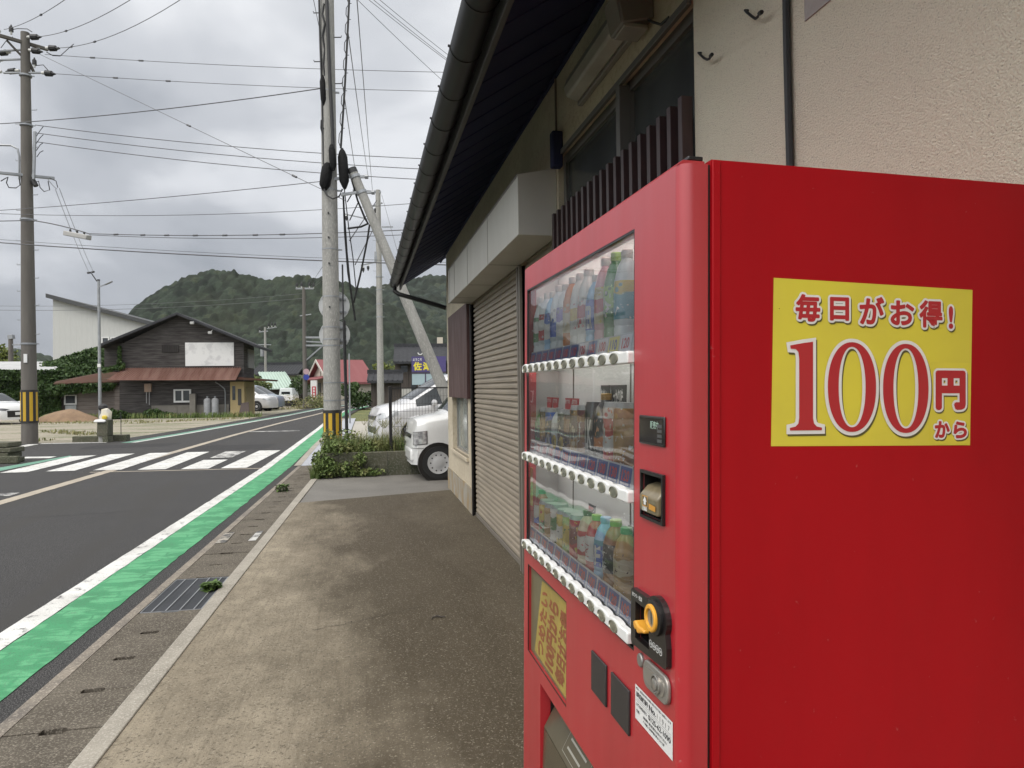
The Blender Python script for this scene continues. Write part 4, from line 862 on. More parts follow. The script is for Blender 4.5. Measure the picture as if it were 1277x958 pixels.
# ------------------------------------------------------------------ the price sign stuck on the side
def sdv(e): return lambda u, v: (u, -e, v)
sroot = MB(); f_ = sdv(.0006); sroot.cur = 0; sroot.quad(f_(.162, 1.3575), f_(.560, 1.3535), f_(.566, 1.6325), f_(.167, 1.6395))
sg = sroot.build('price_sign', mat('sign_yellow', (.66, .56, .045), .45, c2=(.60, .50, .05), scale=5), vm_, sharp=80)
m = MB(); f_ = sdv(.0010); m.quad(f_(.474, 1.3556), f_(.5590, 1.3548), f_(.5625, 1.5010), f_(.476, 1.5020)); m.build('overlay_patch', mat('sign_yellow_patch', (.68, .57, .05), .4), sg)
sred = flat('sign_red', (.42, .016, .022), .45); swhite = flat('sign_white', (.74, .71, .69), .45); sshadow = flat('sign_shadow_print', (.10, .085, .02), .5)
sh_m, wh_m, rd_m = MB(), MB(), MB()
def three_text(s, u0, v0, u1, v1, ow, iw):
    for k in range(16):
        a = 2*math.pi*k/16; du, dv = ow*math.cos(a), ow*math.sin(a)
        text_rect(sh_m, s, u0, v0, u1, v1, sdv(.0012+k*1e-5), .008, du+.0020, dv-.0026); text_rect(wh_m, s, u0, v0, u1, v1, sdv(.0016+k*1e-5), .008, du, dv)
    for k in range(8):
        a = 2*math.pi*k/8; text_rect(rd_m, s, u0, v0, u1, v1, sdv(.0020+k*1e-5), .008, iw*math.cos(a), iw*math.sin(a))
for ch, u0, u1, v0, v1 in (('毎', .209, .253, 1.569, 1.612), ('日', .275, .309, 1.572, 1.609), ('が', .333, .379, 1.567, 1.612), ('お', .395, .440, 1.567, 1.607), ('得', .454, .499, 1.564, 1.609)):
    three_text(ch, u0, v0, u1, v1, .0052, .0014)
three_text('!', .5155, 1.563, .5215, 1.600, .0052, .0014)
def ell(cx, cy, a, b, n=64, p=2.15): return [(cx+a*math.copysign(abs(math.cos(2*math.pi*i/n))**(2/p), math.cos(2*math.pi*i/n)), cy+b*math.copysign(abs(math.sin(2*math.pi*i/n))**(2/p), math.sin(2*math.pi*i/n))) for i in range(n)]
def zero(cx, cy, a, b, ia, ib, ow):
    put2d(sh_m, outline2d([ell(cx, cy, a+ow, b+ow), ell(cx, cy, ia-ow, ib-ow*.5)]), lambda u, v: sdv(.0012)(u+.0025, v-.0035))
    put2d(wh_m, outline2d([ell(cx, cy, a+ow, b+ow), ell(cx, cy, ia-ow, ib-ow*.5)]), sdv(.00165)); put2d(rd_m, outline2d([ell(cx, cy, a, b), ell(cx, cy, ia, ib)]), sdv(.0022))
zero(.3165, 1.457, .0475, .077, .0265, .069, .0062); zero(.4245, 1.455, .0465, .078, .0255, .070, .0062)
one = [(.1965, 1.3835), (.1965, 1.388), (.207, 1.390), (.2125, 1.395), (.2140, 1.404), (.2140, 1.505), (.2125, 1.516), (.2075, 1.5205), (.198, 1.521), (.197, 1.5265), (.222, 1.531), (.2405, 1.5335), (.2405, 1.404), (.2425, 1.395), (.2475, 1.390), (.2575, 1.388), (.2575, 1.3835)]
put2d(rd_m, outline2d([one]), sdv(.0022)); put2d(wh_m, outline2d([one], .0062), sdv(.00165)); put2d(sh_m, outline2d([one], .0062), lambda u, v: sdv(.0012)(u+.0025, v-.0035))
three_text('円', .490, 1.421, .5455, 1.483, .0075, .0036)
three_text('か', .4855, 1.369, .514, 1.396, .0044, .0013); three_text('ら', .525, 1.368, .5505, 1.395, .0044, .0013)
sh_m.build('lettering_shadow', sshadow, sg); wh_m.build('lettering_outline', swhite, sg); rd_m.build('lettering', sred, sg)
m = MB(); m.lathe([(.0006, 0), (.0006, .0008)], 8, lambda a, b, z: (.177+a, -.0012-z, 1.588+b)); m.build('speck', M['black'], sg)
# ------------------------------------------------------------------ utility poles
def dep(X, Y): return proj((X, Y, CAMZ))[2]
def guard(parent, z0, z1, r, dark=2, name='striped_guard'):
    m = MB(); n = 32
    for i in range(n):
        m.cur = 0 if (i//2) % 2 else 1
        a0, a1 = 2*math.pi*i/n, 2*math.pi*(i+1)/n
        m.quad(*[(r*math.cos(a), r*math.sin(a), z) for a, z in ((a0, z0), (a1, z0), (a1, z1), (a0, z1))])
    m.cur = 1
    for i in range(n):
        a0, a1 = 2*math.pi*i/n, 2*math.pi*(i+1)/n
        for zz0, zz1 in ((z0-.05, z0), (z1, z1+.06)): m.quad(*[((r+.004)*math.cos(a), (r+.004)*math.sin(a), z) for a, z in ((a0, zz0), (a1, zz0), (a1, zz1), (a0, zz1))])
    return m.build(name, [M['yellow'], M['guardblack']], parent)
def pole(name, label, X, Y, ztop, r0, r1, m_, n=20, cat='utility pole', group='utility poles along the street'):
    o = empty(name, (X, Y, 0)); tag(o, label, cat, group)
    m = MB(); m.cyl((0, 0, -.1), (0, 0, ztop), r0, r1, n); m.build('shaft', m_, o); return o
def insulator(parent, p, d, s=1.0, dark=True):
    p = Vector(p); d = Vector(d).normalized(); m = MB()
    m.cur = 0; m.cyl(p, p+d*.10*s, .035*s, .04*s, 10); m.cur = 1; m.cyl(p+d*.10*s, p+d*.26*s, .075*s, .07*s, 10); m.cyl(p+d*.26*s, p+d*.36*s, .05*s, .015*s, 10)
    return m.build('insulator', [M['porcelain'], M['cable']], parent)
def band(parent, z, r, h=.05, m_=None):
    m = MB(); m.cyl((0, 0, z), (0, 0, z+h), r, r, 20); m.bar((r*.9, 0, z+h/2), (r+.07, 0, z+h/2), .03); return m.build('band', m_ or M['galv'], parent)
def steps(parent, zs, r, m_):
    first = None
    for i, z in enumerate(zs):
        if first is None:
            m = MB(); m.tube([(0, 0, 0), (.16, 0, 0), (.165, 0, .03)], .011, 5); o = first = m.build('step_bolt', m_, parent)
        else: o = first.copy(); COL.objects.link(o); o.parent = parent
        s = 1 if i % 2 else -1; o.rotation_euler = (0, 0, -yaw if s > 0 else math.pi-yaw); o.location = (r*s*math.cos(yaw)*.9, -r*s*math.sin(yaw)*.9, z)
# --- tall old pole across the road (left of the picture)
LX, LY = -9.55, 23.25; LD = dep(LX, LY); LZ = zat(LX, LY, 40)
lp_ = pole('utility_pole', 'tall weathered pole with cross arms and yellow striped guard, across the road by the lot', LX, LY, LZ, .215, .115, M['poledark'])
lb = Vector((LX, LY, 0))
def LP(px, py, dd=0): return D(px, py, LD+dd)-lb
guard(lp_, zat(LX, LY, 525), zat(LX, LY, 489), .222)
m = MB(); m.hexa([tuple(LP(33, 447)+Vector((0, -.25, 0)))]*1+[]) if False else None
m = MB(); a = LP(33.3, 441.5, -.215); b = LP(37.0, 451.5, -.215); m.box(-.045, .045, -.225, -.20, a.z-.25, a.z); m.build('white_plate', M['white'], lp_)
def arm(parent, a, b, w_=.09, m_=None, name='crossarm'):
    m = MB(); m.bar(a, b, w_, w_); return m.build(name, m_ or M['poledark'], parent, bevel=.008)
arm(lp_, LP(-9, 42, -.6), LP(60, 62, .5)); arm(lp_, LP(29, 62), LP(43, 92, .2), .07, name='brace'); arm(lp_, LP(8, 50, -.3), LP(27, 70, 0), .05, name='brace')
arm(lp_, LP(4, 91, -.2), LP(62, 91, .2), .05, M['galv'], 'spacer'); arm(lp_, LP(-4, 64, -.2), LP(50, 61, .2), .05, M['galv'], 'spacer'); arm(lp_, LP(-2, 75, -.2), LP(28, 74), .05, M['galv'], 'spacer')
arm(lp_, LP(-6, 215, -.5), LP(68, 222.5, .4), .08, M['galv']); arm(lp_, LP(43.5, 164, -.1), LP(42, 224, -.1), .07, M['galv'], 'riser')
for px, py, dx, dz in ((34, 46.5, 1, 0), (57, 60, 1, -.05), (36, 62.5, 1, -.15), (52, 91, 1, -.1), (0, 39.5, -1, .4), (13, 65, -1, -.1), (24, 88, -1, -.1), (3, 75, -1, 0), (2, 89.5, -1, 0)):
    insulator(lp_, LP(px, py, 0), (dx*math.cos(yaw), -dx*math.sin(yaw), dz), 1.15)
for px, py in ((14, 43), (43, 84)): insulator(lp_, LP(px, py), (0, 0, 1), .8)
for z in (zat(LX, LY, 95), zat(LX, LY, 97+60), zat(LX, LY, 275), zat(LX, LY, 430)): band(lp_, z, .15+.065*(1-z/LZ)+.005, .05)
for pl_, r_ in [([(15, 37), (22, 35.8), (34, 36.2), (40, 40)], .012), ([(58, 65), (66, 69.5), (75, 70), (86, 60), (92, 55)], .012), ([(44, 82), (54, 81), (60, 88)], .012), ([(1, 60), (7, 52), (16, 46)], .012), ([(1, 226), (6, 223), (10, 221), (8, 228), (11, 234), (20, 234.5), (25, 231), (24, 222)], .016), ([(42, 228), (48, 226), (50, 234), (55, 239), (62, 237), (60, 226)], .014), ([(62, 222), (70, 226), (72, 234)], .012)]+[([(44+k*.6, 172+k*8), (50, 163+k*9), (54, 158+k*10)], .012) for k in range(4)]:
    m = MB(); m.tube([LP(*q) for q in pl_], r_, 4); m.build('jumper_wire', M['cable'], lp_)
m = MB(); m.cyl(LP(41, 225), LP(45, 232), .07, .07, 10); m.build('cable_clamp', M['cable'], lp_)
m = MB(); m.tube([LP(-8, 181), LP(14, 181.5), LP(22, 186), LP(24, 195), LP(24, 224)], .028, 6); m.build('bracket_pipe', M['galv'], lp_)
steps(lp_, [zat(LX, LY, p) for p in (300, 312, 330, 347, 363, 381, 399, 417, 434, 137, 154, 184, 200, 243, 262)], .17, M['galv'])
# --- concrete pole by the planter
CX, CY = -.60, 14.75; CD = dep(CX, CY)
cp_ = pole('utility_pole', 'pale concrete pole with black cables and yellow striped guard, rising from the weedy planter', CX, CY, 11.6, .178, .125, M['pole'], 28)
cbase = Vector((CX, CY, 0))
def CP(px, py, dd=0): return D(px, py, CD+dd)-cbase
guard(cp_, .28, zat(CX, CY, 515), .184)
for z in (zat(CX, CY, 238), zat(CX, CY, 312), zat(CX, CY, 371), zat(CX, CY, 409), zat(CX, CY, 424), zat(CX, CY, 432), zat(CX, CY, 478), zat(CX, CY, 500), zat(CX, CY, 115)): band(cp_, z, .178-.0046*z+.005, .022, M['galv'])
steps(cp_, [zat(CX, CY, p) for p in (15, 46, 76, 104)], .13, M['cable'])
m = MB()
for py in (268, 298, 330, 384): z = zat(CX, CY, py); m.cyl((-.02, -.16, z), (-.02, -.19, z), .018, .018, 8)
m.build('socket_bolt', M['cable'], cp_)
m = MB(); m.tube([CP(427, 330, -.15), CP(428.5, 420, -.17), CP(430, 470, -.19), CP(431.5, 545, -.19)], .019, 6); m.tube([CP(429.5, 400, -.1), CP(433, 545, -.08)], .03, 6); m.build('ground_conduit', M['cable'], cp_)
m = MB(); m.tube([CP(407.5, 0, -.12), CP(409, 40, -.15), CP(411, 90, -.16), CP(414, 150, -.17), CP(416, 200, -.18)], .035, 8); m.build('riser_cable', M['cable'], cp_)
def thing_tube(name, label, cat, paths, r, m_=None, group=None, n=6):
    m = MB()
    for p in paths: m.tube(p, r, n)
    o = m.build(name, m_ or M['cable'])
    # origin at the first point
    o0 = Vector(paths[0][0]); o.data.transform(Matrix.Translation(-o0)); o.location = o0
    return tag(o, label, cat, group)
def CW(px, py, dd=0): return D(px, py, CD+dd)
thing_tube('hanging_cable', 'frayed black cable hanging down the left side of the concrete pole', 'cable', [[CW(397.5, -20, -.1), CW(398.5, 25, -.1), CW(399.5, 60, -.1), CW(401, 100, -.1), CW(402.5, 150, -.1), CW(403.5, 205, -.1)], [CW(404, 5, -.1), CW(402, 18, -.1), CW(405, 30, -.12), CW(402, 45, -.12), CW(405, 62, -.1), CW(403, 80, -.12), CW(405, 95, -.1)], [CW(401, 150, -.1), CW(400.5, 160, -.1), CW(402, 168, -.1), CW(404, 160, -.1)]], .022)
sp_ = [CW(436, -15), CW(434.5, 20), CW(432.5, 60), CW(430.5, 100), CW(428, 140), CW(425, 185)]
loops = []
for k in range(9):
    a, b = k/9, (k+1)/9
    def sp_at(t_): i = min(int(t_*5), 4); return sp_[i].lerp(sp_[i+1], t_*5-i)
    p0, p1 = sp_at(a), sp_at(b); loops.append([p0, p0.lerp(p1, .3)-RT*.05, p0.lerp(p1, .7)-RT*.05, p1, p1+RT*.05])
o = thing_tube('hanging_cable', 'spiral bound black cable slanting down the right side of the concrete pole', 'cable', [sp_], .024)
m = MB()
for l in loops: m.tube([p-sp_[0] for p in l], .008, 4)
m.build('binding_wire', M['cable'], o)
def splice(label, a, b, r):
    a = Vector(a); b = Vector(b); L = (b-a).length; m = MB(); q = (b-a).normalized().to_track_quat('Z', 'Y')
    m.lathe([(r*.25, 0), (r*.5, L*.06), (r*.95, L*.2), (r, L*.5), (r*.95, L*.8), (r*.6, L*.94), (r*.3, L)], 12, lambda x, y, z: tuple(q @ Vector((x, y, z))))
    o = m.build('cable_splice_case', mat('ribbed_black_cover', (.008, .008, .009), .7, c2=(.013, .013, .013), scale=12, bump=(30, .02), spec=.15), loc=a); tag(o, label, 'splice case', 'black splice cases on the concrete pole')
splice('bulging black splice case on the left flank of the concrete pole', CW(404, 238, -.15), CW(409, 203, -.15), .115)
splice('narrow black splice case on the front of the concrete pole, between two bulkier ones', CW(416, 213, -.24), CW(413.5, 180, -.22), .07)
splice('tall black splice case on the right flank of the concrete pole', CW(430, 236, -.12), CW(426.5, 186, -.1), .10)
splice('small black box shaped splice case near the top of the concrete pole', CW(404, 132, -.1), CW(402, 94, -.1), .062)
thing_tube('slack_cable', 'slack black cable loop hanging under the splice cases of the concrete pole', 'cable', [[CW(404, 236, -.2), CW(408, 244, -.22), CW(415, 248, -.24), CW(423, 245, -.22), CW(427, 236, -.2)]], .018)
# round signs, seen from behind
def round_sign(label, py):
    z = zat(CX, CY, py); o = empty('road_sign', (CX+.05, CY, z), -.034); tag(o, label, 'road sign', 'round road signs on the concrete pole')
    m = MB(); m.cyl((0, .20, 0), (0, .206, 0), .30, .30, 40); m.build('disc', M['signback'], o)
    m = MB(); m.tube([(.30*math.cos(2*math.pi*i/40), .2, .30*math.sin(2*math.pi*i/40)) for i in range(41)], .008, 5); m.build('rim', M['signback'], o)
    m = MB()
    for zz in (.13, -.13): m.box(-.24, .24, .165, .199, zz-.018, zz+.018); m.box(-.19, .19, .155, .165, zz-.012, zz+.012)
    m.build('clamp', M['galv'], o)
round_sign('upper of two round road signs on the concrete pole, grey back towards us', 380); round_sign('lower of two round road signs on the concrete pole, grey back towards us', 417)
# leaning strut pole
a = D(441, 216, CD-.05); b = G(590, 582); b = D(592, 580, CD)
st = empty('strut_pole', (b.x, b.y, 0)); tag(st, 'leaning smooth grey strut pole bracing the concrete pole, passing behind the shop corner', 'strut pole')
bb = Vector((b.x, b.y, 0)); m = MB(); m.cyl(b-bb, a-bb, .13, .088, 20); m.build('shaft', M['pole'], st)
dr = (a-b).normalized(); m = MB(); m.cyl(a-bb, a-bb+dr*.10, .095, .092, 16); m.build('cap', M['cable'], st)
m = MB()
for q in (.08, .42):
    c = a-bb-dr*q; m.cyl(c-dr*.03, c+dr*.03, .105, .105, 16); m.bar(c-RT*.02, c+RT*.24, .05); m.cyl(c+RT*.2, c+RT*.26, .045, .045, 8)
    m.bar(c-RT*.1, c-RT*.42+Vector((0, 0, -.05)), .05)
m.build('bracket', M['galv'], st)
# --- pole behind the vans
EX, EY = PY(473.5, 400, 36)[0], 36; ED = dep(EX, EY); eb = Vector((EX, EY, 0))
ep = pole('utility_pole', 'slim pale concrete pole standing behind the parked vans, left of the leaning strut', EX, EY, zat(EX, EY, 237), .18, .12, M['pole'])
def EP(px, py, dd=0): return D(px, py, ED+dd)-eb
arm(ep, EP(440, 237), EP(475, 240), .10, M['galv']); arm(ep, EP(464, 257), EP(477, 253), .07, M['galv']); arm(ep, EP(430, 267), EP(462, 274), .06, M['galv']); arm(ep, EP(450, 331), EP(473, 326), .06, M['galv']); arm(ep, EP(476, 283), EP(490, 283), .06, M['galv'])
for px, py in ((432, 267.5), (468, 258), (453, 332), (459, 330)): insulator(ep, EP(px, py), (0, 0, -1), .9)
m = MB(); m.box(-.22, -.10, -.1, .1, zat(EX, EY, 327), zat(EX, EY, 314)); m.build('switch_box', M['galv'], ep, bevel=.01)
for py in (346, 362, 380, 396): band(ep, zat(EX, EY, py), .165, .05)
steps(ep, [zat(EX, EY, p) for p in (300, 318, 338, 358)], .14, M['galv'])
# --- far poles
def farpole(label, px, d, ytop, ybase, r, arms, m_=None):
    b = D(px, 486, d); X, Y = b.x, b.y; o = pole('utility_pole', label, X, Y, zat(X, Y, ytop), r, r*.65, m_ or M['pole'], 12); bb = Vector((X, Y, 0)); dd = dep(X, Y)
    for (x0, y0, x1, y1, w_) in arms: arm(o, D(x0, y0, dd)-bb, D(x1, y1, dd)-bb, w_, M['galv'])
    return o, bb, dd
o, bb, dd = farpole('grey pole with bracket frame and blue round sign, beside the red roofed house', 380.5, 56, 358, 505, .19, [(369, 360, 391, 360, .12), (381, 421, 404, 421, .14), (381, 426, 404, 427, .10), (381, 431, 404, 431, .14), (381, 450, 404, 430, .10), (374, 394, 388, 392, .08)], M['poledark'])
for px, py in ((370, 360), (376, 359), (386, 359), (391, 360)): insulator(o, D(px, py, dd)-bb, (0, 0, 1), 1.3)
for kk, (py, cm, cn) in enumerate(((463.5, (.45, .30, .32), 'disc'), (470.5, (.03, .05, .30), 'disc'))):
    m = MB(); c = D(382, py, dd-.3)-bb; m.cyl(c, c+Vector((0, .03, 0)), .23, .23, 16); s_ = m.build('round_sign_plate', flat('round_plate_%d' % kk, cm), o)
o, bb, dd = farpole('thin far pole with tilted cross arms, behind the dark wooden house against the hill', 331.5, 78, 408, 500, .17, [(323, 414, 334, 413, .12), (322, 430, 338, 430, .10), (333, 410, 345, 408, .10)])
for px, py in ((335, 409), (339, 408), (343, 408), (324, 414)): insulator(o, D(px, py, dd)-bb, (0, 0, 1), 1.6)
m = MB(); c = D(327, 440, dd)-bb; m.cyl(c-Vector((0, 0, .4)), c+Vector((0, 0, .4)), .2, .2, 10); m.build('transformer', M['galv'], o)
o, bb, dd = farpole('short dark stub of a pole left of the tall weathered pole, above the white roof', 14, 52, 418, 500, .22, [(11, 421, 17, 420, .3), (15, 430, 27, 430, .1)], M['poledark'])
m = MB(); b = D(436, 490, 30); m.cyl((0, 0, 0), (0, 0, zat(b.x, b.y, 441)), .035, .03, 8); tag(m.build('thin_post', M['galv'], loc=(b.x, b.y, 0)), 'thin grey post between the concrete pole and the slim pole', 'post')
# --- street lamp across the road
b = G(125, 525); SX, SY = b.x, b.y; SDp = dep(SX, SY); bb = Vector((SX, SY, 0))
sl_ = empty('street_lamp', bb); tag(sl_, 'slender grey street lamp with a short slanting LED arm before the wooden house', 'street lamp')
m = MB(); zt = zat(SX, SY, 350); m.cyl((0, 0, 0), (0, 0, zt), .085, .062, 14); m.build('shaft', M['galv'], sl_)
m = MB(); m.cyl((0, 0, zt), (0, 0, zt+.06), .075, .07, 12); m.build('cap', M['cable'], sl_)
P = lambda px, py: D(px, py, SDp)-bb
m = MB(); m.bar(P(123, 358), P(131, 355), .05); m.build('arm', M['galv'], sl_); m = MB(); m.bar(P(131, 355.2), P(140, 351), .14, .05); m.build('lamp_head', M['galv'], sl_, bevel=.01)
m = MB(); m.bar(P(121, 351), P(114, 341), .04); m.cyl(P(109, 340.5), P(113, 340), .05, .05, 8); m.cyl(P(114.5, 339.5), P(117.5, 339), .05, .05, 8); m.bar(P(109, 340), P(118, 339), .025); m.build('service_bracket', M['cable'], sl_)
m = MB(); m.box(-.075, .075, -.10, -.07, zat(SX, SY, 458), zat(SX, SY, 454)); m.build('number_plate', M['white'], sl_)
# ------------------------------------------------------------------ overhead wires
WG = 'overhead wires against the grey sky'
def wire(label, a, b, sag=0.0, r=.010, n=14, m_=None, name='overhead_wire', balls=()):
    A = D(*a); B = D(*b); pts = [A.lerp(B, i/n)-Vector((0, 0, sag*4*(i/n)*(1-i/n))) for i in range(n+1)]
    if b[0] >= 540: dd_ = (pts[-1]-pts[-2]).normalized(); pts = pts+[pts[-1]+dd_*6, pts[-1]+dd_*14]
    m = MB(); m.tube([p-A for p in pts], r*.8, 4)
    for q in balls:
        p = A.lerp(B, q)-Vector((0, 0, sag*4*q*(1-q)))-A; dd = (B-A).normalized(); m.cyl(p-dd*.07, p+dd*.07, .024, .024, 6)
    o = m.build(name, m_ or M['wire'], loc=A); return tag(o, label, 'wire', WG)
d0 = LD
wire('highest wire leaving the weathered pole to the right across the sky', (56, 68, d0), (700, 92, 19), .12, balls=(.1, .2))
wire('second wire leaving the weathered pole to the right, just below the highest', (68, 92, d0), (700, 116, 19), .12, balls=(.13, .24))
wire('rope like wire rising from the left edge to the top of the concrete pole', (-70, 158, d0-2), (403, 110, CD), .12, .014)
wire('uppermost of three parallel wires from the bracket of the weathered pole', (44, 156, d0), (700, 203, 19), .22, .013)
wire('middle of three parallel wires from the bracket of the weathered pole', (46, 166, d0), (700, 217, 19), .22, .013)
wire('lowest of three parallel wires from the bracket of the weathered pole', (46, 177, d0), (700, 231, 19), .22, .013)
wire('thin guy wire slanting from the weathered pole down to the splice cases', (50, 68, d0), (430, 250, CD), .0, .008, balls=(.58, .88))
wire('lone wire rising gently from the left edge to the splice case of the concrete pole', (-60, 266, 19), (404, 226, CD), .06)
wire('thin sagging wire crossing below the lone rising wire', (-60, 264, 19), (560, 250, 17), .22, .009)
wire('messenger wire carrying the pale terminal box across the street', (-60, 277, d0-1), (40, 275, d0-.3), .0, .016)
a_ = D(40, 275, d0-.3)
wire('messenger wire right of the pale terminal box, running to the concrete pole', (40, 275, d0-.3), (112, 292, d0-1.5), -.04, .018)
wire('double lashed cable running from the terminal box past the concrete pole', (112, 291.5, d0-1.5), (700, 274, 15), .16, .013, balls=(.07, .14, .2, .27, .34, .41, .47))
wire('lower strand of the double lashed cable right of the terminal box', (112, 293, d0-1.5), (700, 281, 15), .18, .010)
wire('thick lowest cable crossing the whole sky above the hill', (-60, 298, d0), (700, 334, 16), .12, .018)
wire('thin lashing strand just above the thick lowest cable', (-60, 294, d0), (700, 331, 16), .12, .007)
wire('left of two drop wires falling to the street lamp', (69, 236, d0), (111, 340, SDp), .1, .009); wire('right of two drop wires falling to the street lamp', (74, 235, d0), (116.5, 339, SDp), .1, .009)
wire('short drop wire linking the lower cross arm with the drop wires', (60, 224, d0), (71, 236, d0), .02, .01)
wire('high wire leaving the top of the weathered pole to the upper left', (5, 37, d0), (100, -14, 13), .12, .011, balls=(.6,)); wire('high wire leaving the top of the weathered pole, the middle one of three', (46, 46, d0), (190, -18, 13), .2, .011, balls=(.0, .35)); wire('high wire leaving the cross arm end of the weathered pole, the rightmost of three', (70, 60, d0), (260, -24, 13), .3, .011, balls=(.02, .15, .35))
for i, (x0, x1, y1) in enumerate(((448.8, 552, 102), (456.5, 560, 80), (463, 560, 78.5), (470.7, 562, 74))):
    wire(['leftmost of four wires sloping down behind the gutter', 'second of four wires sloping down behind the gutter', 'third of four wires sloping down behind the gutter', 'rightmost of four wires sloping down behind the gutter'][i], (x0-16, -16 if i else -13, 12), (x1+28, y1+(18 if i else 24), 15), .03, .0075)
for i, (x0, y0, x1, y1) in enumerate(((444.8, -5, 464.5, 238), (434, 40, 459, 220), (428, 110, 447, 236))):
    wire(['straight wire running down from the sky to the arm of the slim pole', 'wire from the spiral bound cable to the arm of the slim pole', 'short thin wire beside the splice case towards the slim pole'][i], (x0, y0, 13), (x1, y1, ED), .1, .011)
wire('short thin wire meeting the top of the hanging cable on the concrete pole', (389, -10, 13), (398, 34, CD), .0, .007)
wire('thin wire slanting down from the slim pole towards the shop gutter', (476, 243, ED), (500, 330, 26), .0, .011)
wire('faint wire from the concrete pole down to the hill on its left', (412, 318, CD), (384, 359, 56), .02, .010); wire('second faint wire from the concrete pole down to the hill on its left', (414, 340, CD), (388, 360, 56), .02, .010)
wire('long faint wire above the white gable, sloping to the hill', (-40, 386, 60), (380, 372, 56), .4, .02); wire('second long faint wire above the white gable', (-40, 381, 60), (380, 366, 56), .4, .016)
thing_tube('cable_bundle', 'pair of black cables drooping from the splice cases right of the concrete pole', 'cable', [[CW(428, 240, .3), CW(430, 290, .5), CW(434, 340, .6), CW(439, 372, .8), CW(443, 400, .9)], [CW(429, 262, .3), CW(432.5, 315, .5), CW(437, 360, .6), CW(442, 392, .9)]], .022)
thing_tube('cable_bundle', 'black cable running from the strut bracket down to a junction and back to the pole', 'cable', [[CW(438, 222, .1), CW(446, 250, .2), CW(455, 272, .3), CW(459, 279, .4), CW(450, 283, .5), CW(434, 285, .3)], [CW(461, 280, .4), CW(458, 300, .5), CW(450, 340, .6), CW(441, 378, .8)]], .022)
thing_tube('cable_bundle', 'beaded thin cable zigzagging between the concrete pole and the strut', 'cable', [[CW(429, 232, 0), CW(431, 250, .1), CW(435, 285, .2), CW(440, 320, .4), CW(444, 360, .6)], [CW(433, 252, .2), CW(443, 235, .3)], [CW(436, 275, .2), CW(447, 252, .3)], [CW(436, 300, .2), CW(470, 250, 6)], [CW(443, 330, .2), CW(466, 285, 6)]], .012)
# terminal box hung on the messenger wire
a = D(82, 291, d0-1.2); b = D(111, 296.5, d0-1.6); tb = empty('terminal_box', a.lerp(b, .5)); tag(tb, 'pale oblong terminal box hanging from a wire right of the weathered pole', 'terminal box'); c = a.lerp(b, .5)
m = MB(); m.bar(a-c, b-c, .16, .13); m.build('case', flat('pale_grey_case', (.36, .35, .33), .5), tb, bevel=.02)
m = MB()
for q in (.2, .5, .8): p = a.lerp(b, q)-c; m.bar(p, p+Vector((0, 0, .13)), .04)
m.build('hanger', M['cable'], tb)
# ------------------------------------------------------------------ buildings, cars, hills
class Fr:
    """a thing whose local x runs along its front, y away from it, z up"""
    def __init__(s, name, px, d, yawdeg, label, cat, group=None):
        p = D(px, 487, d); s.o = Vector((p.x, p.y, 0)); s.y = R(yawdeg); s.x_ = Vector((math.cos(s.y), -math.sin(s.y), 0)); s.n = Vector((math.sin(s.y), math.cos(s.y), 0))
        s.root = empty(name, s.o, -s.y); tag(s.root, label, cat, group)
    def at(s, px, py, ly=0.0):
        r = ray(px, py); t_ = ((s.o-EYE).dot(s.n)+ly)/r.dot(s.n); p = EYE+r*t_; return ((p-s.o).dot(s.x_), p.z)
    def rect(s, x0, x1, y0, y1, a, b, ly=0.0, mb=None):
        p = s.at(x0, y1, ly); q = s.at(x1, y0, ly); (mb or s.mb).box(p[0], q[0], a, b, p[1], q[1])
    def poly(s, pts, a, b, ly=0.0):
        s.mb.prism([s.at(*p, ly) for p in pts], a, b, lambda u, v, w: (u, w, v))
    def new(s): s.mb = MB(); return s.mb
    def done(s, name, m_, parent=None, bevel=0): return s.mb.build(name, m_, parent or s.root, bevel=bevel)
def boards(name, c, c2, pitch=.22, vert=False, groove=.35):
    m, t = base(name, .8, spec=.3); v = t.vec(world=False); sx = t.new('SeparateXYZ'); t.link(v, sx.inputs[0])
    fr_ = t.new('Math', operation='FRACT'); dv_ = t.new('Math', operation='DIVIDE'); dv_.inputs[1].default_value = pitch; t.link(sx.outputs['X' if vert else 'Z'], dv_.inputs[0]); t.link(dv_.outputs[0], fr_.inputs[0])
    col = t.mix(t.ramp(t.noise(t.vec((.5, .5, 5) if not vert else (5, 5, .5), world=False), 2.5, 5), [(.35, 0), (.7, 1)]), c, c2)
    col = t.mix(t.ramp(fr_.outputs[0], [(0, 1), (.10, 0)]), col, tuple(k*groove for k in c)); t.link(col, t.p.inputs['Base Color']); t.bump(fr_.outputs[0], .03 if groove < .8 else .004, 1); return m
darkb = boards('dark_weatherboard', (.034, .030, .029), (.092, .086, .082)); greyb = boards('grey_brown_board', (.14, .118, .106), (.21, .185, .165), .24)
rust = mat('rusty_sheet_roof', (.15, .075, .058), .8, c2=(.22, .13, .105), scale=1.2, stretch=(3, .4, .4), spec=.2); rustd = mat('dark_rust_roof', (.085, .040, .032), .85, c2=(.06, .040, .025), scale=1.2, spec=.12)
blockw = mat('concrete_footing', (.20, .185, .16), .9, c2=(.14, .13, .11), scale=1.5); cream = mat('yellow_plaster', (.42, .33, .17), .85, c2=(.36, .28, .14), scale=2)
glass = mat('window_glass_dark', (.035, .04, .045), .08, c2=(.05, .055, .06), scale=2); wframe = flat('white_window_frame', (.60, .60, .59), .45)
